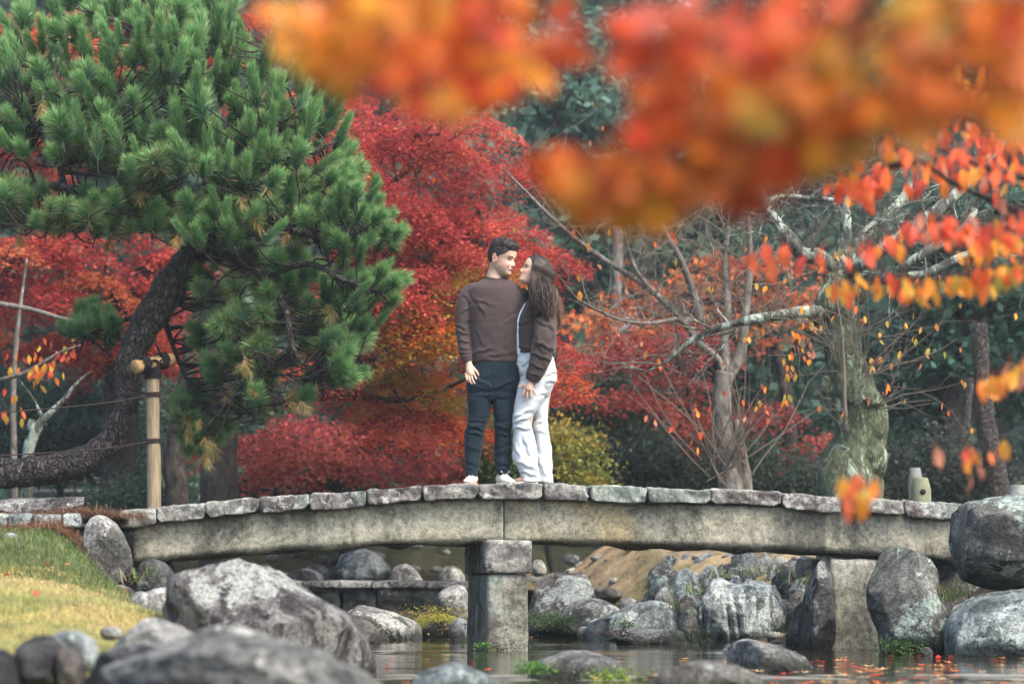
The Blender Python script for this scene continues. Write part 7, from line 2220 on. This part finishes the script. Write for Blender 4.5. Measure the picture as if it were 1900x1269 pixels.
# grass: dry lawn painted sunlit in front, green turf painted shaded by the path
ms = MB()
def blades(n, x0, x1, y0, y1, cond, hgt, pal, seed, lean=0.35, wd=0.0035):
    rs = np.random.RandomState(seed)
    x = rs.uniform(x0, x1, n); y = rs.uniform(y0, y1, n)
    z = ground_z(x, y)
    k = cond(x, y, z)
    x, y, z = x[k], y[k], z[k]
    n = len(x)
    h = hgt * rs.uniform(0.5, 1.3, n)
    d = np.c_[rs.normal(size=(n, 2)) * lean, np.ones(n)] * h[:, None]
    a = rs.uniform(0, 6.28, n)
    s = np.c_[np.cos(a), np.sin(a), np.zeros(n)] * wd
    b_ = np.c_[x, y, z - 0.004]
    V = np.stack([b_ - s, b_ + s, b_ + d], 1).reshape(-1, 3)
    c = pick(rs, pal, n, None, 0.2)
    g_ = sstep(-0.1, 0.5, fbm(np.c_[x * 1.1, y * 1.1, 0 * x], 3, 12))[:, None] * 0.55
    c = c * (1 - g_) + c * np.array((0.62, 0.86, 0.62)) * g_
    c = c * (1 + 0.25 * fbm(np.c_[x * 3, y * 3, 0 * x], 3, 15))[:, None]
    ms.add(V, np.arange(3 * n).reshape(n, 3), np.repeat(c, 3, axis=0))
lc = lambda x, y, z: (x < xl(y) - 0.02) & (z > 0.05)
DRY = [(0.40, 0.33, 0.145), (0.34, 0.31, 0.13), (0.28, 0.29, 0.11), (0.43, 0.32, 0.17)]
GRN = [(0.07, 0.12, 0.035), (0.10, 0.14, 0.042), (0.16, 0.165, 0.06)]
blades(90000, -4.6, -0.6, 9.0, 14.4, lambda x, y, z: lc(x, y, z) & (y < 13.9 + 0.5 * vnoise(np.c_[x * 2, y * 2, 0 * x], 3)), 0.028, DRY, 1)
blades(14000, -4.6, -0.9, 11.5, 14.0, lambda x, y, z: lc(x, y, z) & (vnoise(np.c_[x * 1.6, y * 1.6, 0 * x], 8) > 0.15), 0.032, [(0.24, 0.29, 0.08), (0.30, 0.31, 0.09)], 5)
blades(42000, -5.6, -1.9, 13.5, 16.9, lc, 0.04, GRN, 2)
ms.build('grass', M['grass'], kind='stuff')
ms = MB()
blades(900, 0.4, 2.4, 19.5, 22.5, lambda x, y, z: z > 0.1, 0.10, GRN, 3, 0.6, 0.004)
for (px, py, Y, n) in ((1500, 1085, 19.6, 70), (1460, 1170, 19.3, 80), (1240, 1130, 21.2, 90), (1295, 1190, 19.3, 60), (1760, 1160, 16.9, 130), (1775, 1110, 17.0, 100), (1290, 1100, 20.6, 60), (1430, 1062, 21.0, 60), (1335, 1075, 21.0, 50), (268, 1075, 16.4, 60), (1390, 1064, 20.8, 40)):
    c0 = P(px, py, Y)
    rr = np.random.RandomState(px)
    d = np.c_[rr.normal(size=(n, 2)) * 0.6, np.abs(rr.normal(size=n)) + 0.5]
    d = d / np.linalg.norm(d, axis=1)[:, None] * rr.uniform(0.06, 0.17, n)[:, None]
    b_ = c0 + rr.normal(size=(n, 3)) * np.array([0.07, 0.04, 0.02])
    a = rr.uniform(0, 6.28, n); s = np.c_[np.cos(a), np.sin(a), np.zeros(n)] * 0.004
    m_ = b_ + d * 0.6
    tip = b_ + d - np.array([0, 0, 0.03])
    V = np.stack([b_ - s, b_ + s, m_ + s * .8, m_ - s * .8, tip], 1).reshape(-1, 3)
    idx = np.arange(n)[:, None] * 5
    ms.add(V, [idx + np.array([0, 1, 2, 3]), idx + np.array([3, 2, 4])], np.repeat(pick(rr, [(0.07, 0.14, 0.04), (0.12, 0.18, 0.05), (0.25, 0.22, 0.10)], n), 5, axis=0))
ms.build('bank_grass', M['grass'], kind='stuff')
# weed cushions by the stones in the water
ms = MB()
for (px, py, Y, r, n, pal) in ((990, 1238, 12.4, 0.05, 300, [(0.07, 0.17, 0.04), (0.12, 0.22, 0.05)]), (1140, 1255, 12.3, 0.07, 300, [(0.22, 0.28, 0.04), (0.12, 0.2, 0.05)]), (895, 1197, 17.62, 0.035, 160, [(0.05, 0.14, 0.03), (0.08, 0.18, 0.04)]), (1050, 1150, 21.9, 0.14, 500, [(0.04, 0.09, 0.03), (0.07, 0.13, 0.04)]), (1000, 1150, 22.3, 0.12, 400, [(0.05, 0.1, 0.03), (0.09, 0.14, 0.03)]), (1160, 1158, 20.9, 0.06, 150, [(0.06, 0.12, 0.04)]), (1665, 1200, 16.7, 0.10, 400, [(0.06, 0.12, 0.03), (0.04, 0.08, 0.02)]), (810, 1142, 22.3, 0.16, 700, [(0.28, 0.26, 0.04), (0.20, 0.22, 0.03), (0.36, 0.25, 0.05)]), (930, 1205, 17.55, 0.12, 200, [(0.03, 0.05, 0.02), (0.05, 0.06, 0.03)])):
    rr = np.random.RandomState(int(px))
    C = P(px, py, Y) + rr.normal(size=(n, 3)) * np.array([r, r * 0.6, r * 0.35])
    leaves(ms, C, DIAM, 0.018 * rr.uniform(0.6, 1.5, n), pick(rr, pal, n), rr, (0, -0.4, 1), 0.9)
rr = np.random.RandomState(9)
for (px, py) in ((1125, 1180), (1158, 1182), (1195, 1204)):
    C = P(px, py, 19.2) + np.c_[rr.normal(size=120) * 0.05, rr.normal(size=120) * 0.04, np.abs(rr.normal(size=120)) * 0.04]
    leaves(ms, C, DIAM, 0.014 * rr.uniform(0.6, 1.5, 120), pick(rr, [(0.22, 0.08, 0.04), (0.16, 0.06, 0.035)], 120), rr, (0, -0.4, 1), 0.9)
ms.build('water_weed', M['leaf'], kind='stuff')
# fallen pine needles at the path edge
ms = MB()
rr = np.random.RandomState(17)
n = 6000
x = np.concatenate([rr.uniform(-4.6, -2.65, n // 2), rr.normal(-3.05, 0.28, n // 2)]); y = np.concatenate([rr.uniform(16.5, 17.6, n // 2), rr.normal(17.0, 0.25, n // 2)])
x = np.minimum(x, -2.62)
z = np.maximum(ground_z(x, y), np.where(y > 17.1, 0.945, -1)) + rr.rand(n) * 0.03 + 0.03 * np.exp(-((x + 3.05) / .25) ** 2)
d = np.c_[rr.normal(size=(n, 2)), rr.normal(size=n) * 0.35]; d = d / np.linalg.norm(d, axis=1)[:, None] * 0.06
s = np.cross(d, np.array([0, 0, 1.0])); s = s / (np.linalg.norm(s, axis=1)[:, None] + 1e-9) * 0.0016
b_ = np.c_[x, y, z]
V = np.stack([b_ - d - s, b_ - d + s, b_ + d + s, b_ + d - s], 1).reshape(-1, 3)
ms.add(V, np.arange(4 * n).reshape(n, 4), np.repeat(pick(rr, [(0.17, 0.085, 0.045), (0.12, 0.058, 0.034), (0.23, 0.135, 0.075)], n), 4, axis=0))
ms.build('pine_needle_litter', M['grass'], kind='stuff')

# sawn posts at the right end, low fence and far board
M['post_green'] = flat_mat('post_green', (0.17, 0.185, 0.12), 0.85, 0.2, 14, 0.3, 0.4, 0.01, (1, 1, 0.5))
M['post_grey'] = flat_mat('post_grey', (0.17, 0.19, 0.18), 0.85, 0.2, 14, 0.3, 0.4, 0.01)
M['hole'] = flat_mat('hole_shade', (0.012, 0.012, 0.012), 0.9)
def post(label, px, top, w, Y, mat, hole=True, h=0.35):
    c = P(px, top, Y)
    zb = float(ground_z(np.array([c[0]]), np.array([Y]))[0]) - 0.05
    rt = root('post', (c[0], Y, zb), label, 'post', 'short sawn posts by the right end of the bridge')
    r = w / 2 * MP(Y)
    V, F = tube([(c[0], Y, zb), (c[0], Y, c[2] - 0.10), (c[0], Y, c[2] - 0.01), (c[0], Y, c[2])], [r * 1.05, r, r * 0.74, r * 0.66], 24, None, True, 0.03, 5)
    MB().add(V, F).build('shaft', M[mat], rt, True)
    if hole:
        a = np.array([c[0] + 0.004, Y - r * 1.0 - 0.003, P(px, top + 27, Y)[2]])
        MB().add(*tube([a + np.array([0, -0.004, 0]), a + np.array([0, 0.02, 0])], [0.024, 0.024], 16)).build('hole', M['hole'], rt)  # dark disc on the shaft, its colour giving the shade of the hole
post('greenish sawn post with a dark disc for its shaded round hole behind the right deck', 1708, 886, 37, 20.2, 'post_green')
post('grey sawn post cut by the right edge of the photo', 1888, 900, 40, 20.2, 'post_grey', False)
post('pale post standing behind the greenish sawn post', 1698, 868, 26, 24.0, 'post_grey', False)
def post_rail():
    b = P(150, 960, 30); b[2] = 0.95
    rt = root('rail_fence', b, 'low pale rail fence far behind the pine trunk', 'fence')
    for py in (893, 912):
        a, c = P(60, py, 30), P(205, py, 30)
        V, F = rbox((np.linalg.norm(c - a) / 2, 0.03, 0.03), (10, 2, 2), 0.005, 0.003, 3)
        MB().add(V + (a + c) / 2, F).build('rail', M['rail'], rt)
    for px in (70, 125, 176):
        a = P(px, 885, 30)
        MB().add(*tube([(a[0], 30.05, 0.9), (a[0], 30.05, a[2])], [0.05, 0.05], 10)).build('post', M['post_grey'], rt, True)
M['rail'] = flat_mat('rail_pale', (0.30, 0.31, 0.29), 0.8)
post_rail()
M['board'] = flat_mat('board_pale', (0.62, 0.72, 0.76), 0.7, 0.3, 6, 0.12)
b = P(1170, 960, 36); b[2] = 0.95
rt = root('notice_board', b, 'pale board on a post far behind above the small red maple', 'sign')
a = P(1168, 597, 36)
V, F = rbox((0.145, 0.03, 0.145), (3, 2, 3), 0.008)
MB().add(V + a, F).build('panel', M['board'], rt)
MB().add(*tube([(a[0], 36.06, 0.9), (a[0], 36.06, a[2])], [0.05, 0.04], 8)).build('post', M['post_grey'], rt, True)
# ------------------------------------------------------------------ thin haze added to lift the dark tones
V, F = gridbox(1, 1, 1)
V = V * np.array([170, 125, 27]) + np.array([0, 108, 25.4])
m = bpy.data.materials.new('haze'); m.use_nodes = True
nt = m.node_tree; nt.nodes.clear()
out = nt.nodes.new('ShaderNodeOutputMaterial'); pv = nt.nodes.new('ShaderNodeVolumePrincipled')
pv.inputs['Color'].default_value = (0.80, 0.92, 0.95, 1)
pv.inputs['Density'].default_value = 0.0009
pv.inputs['Anisotropy'].default_value = 0.2
nt.links.new(pv.outputs[0], out.inputs['Volume'])
link('haze', to_mesh('haze', V, F, m), kind='stuff')
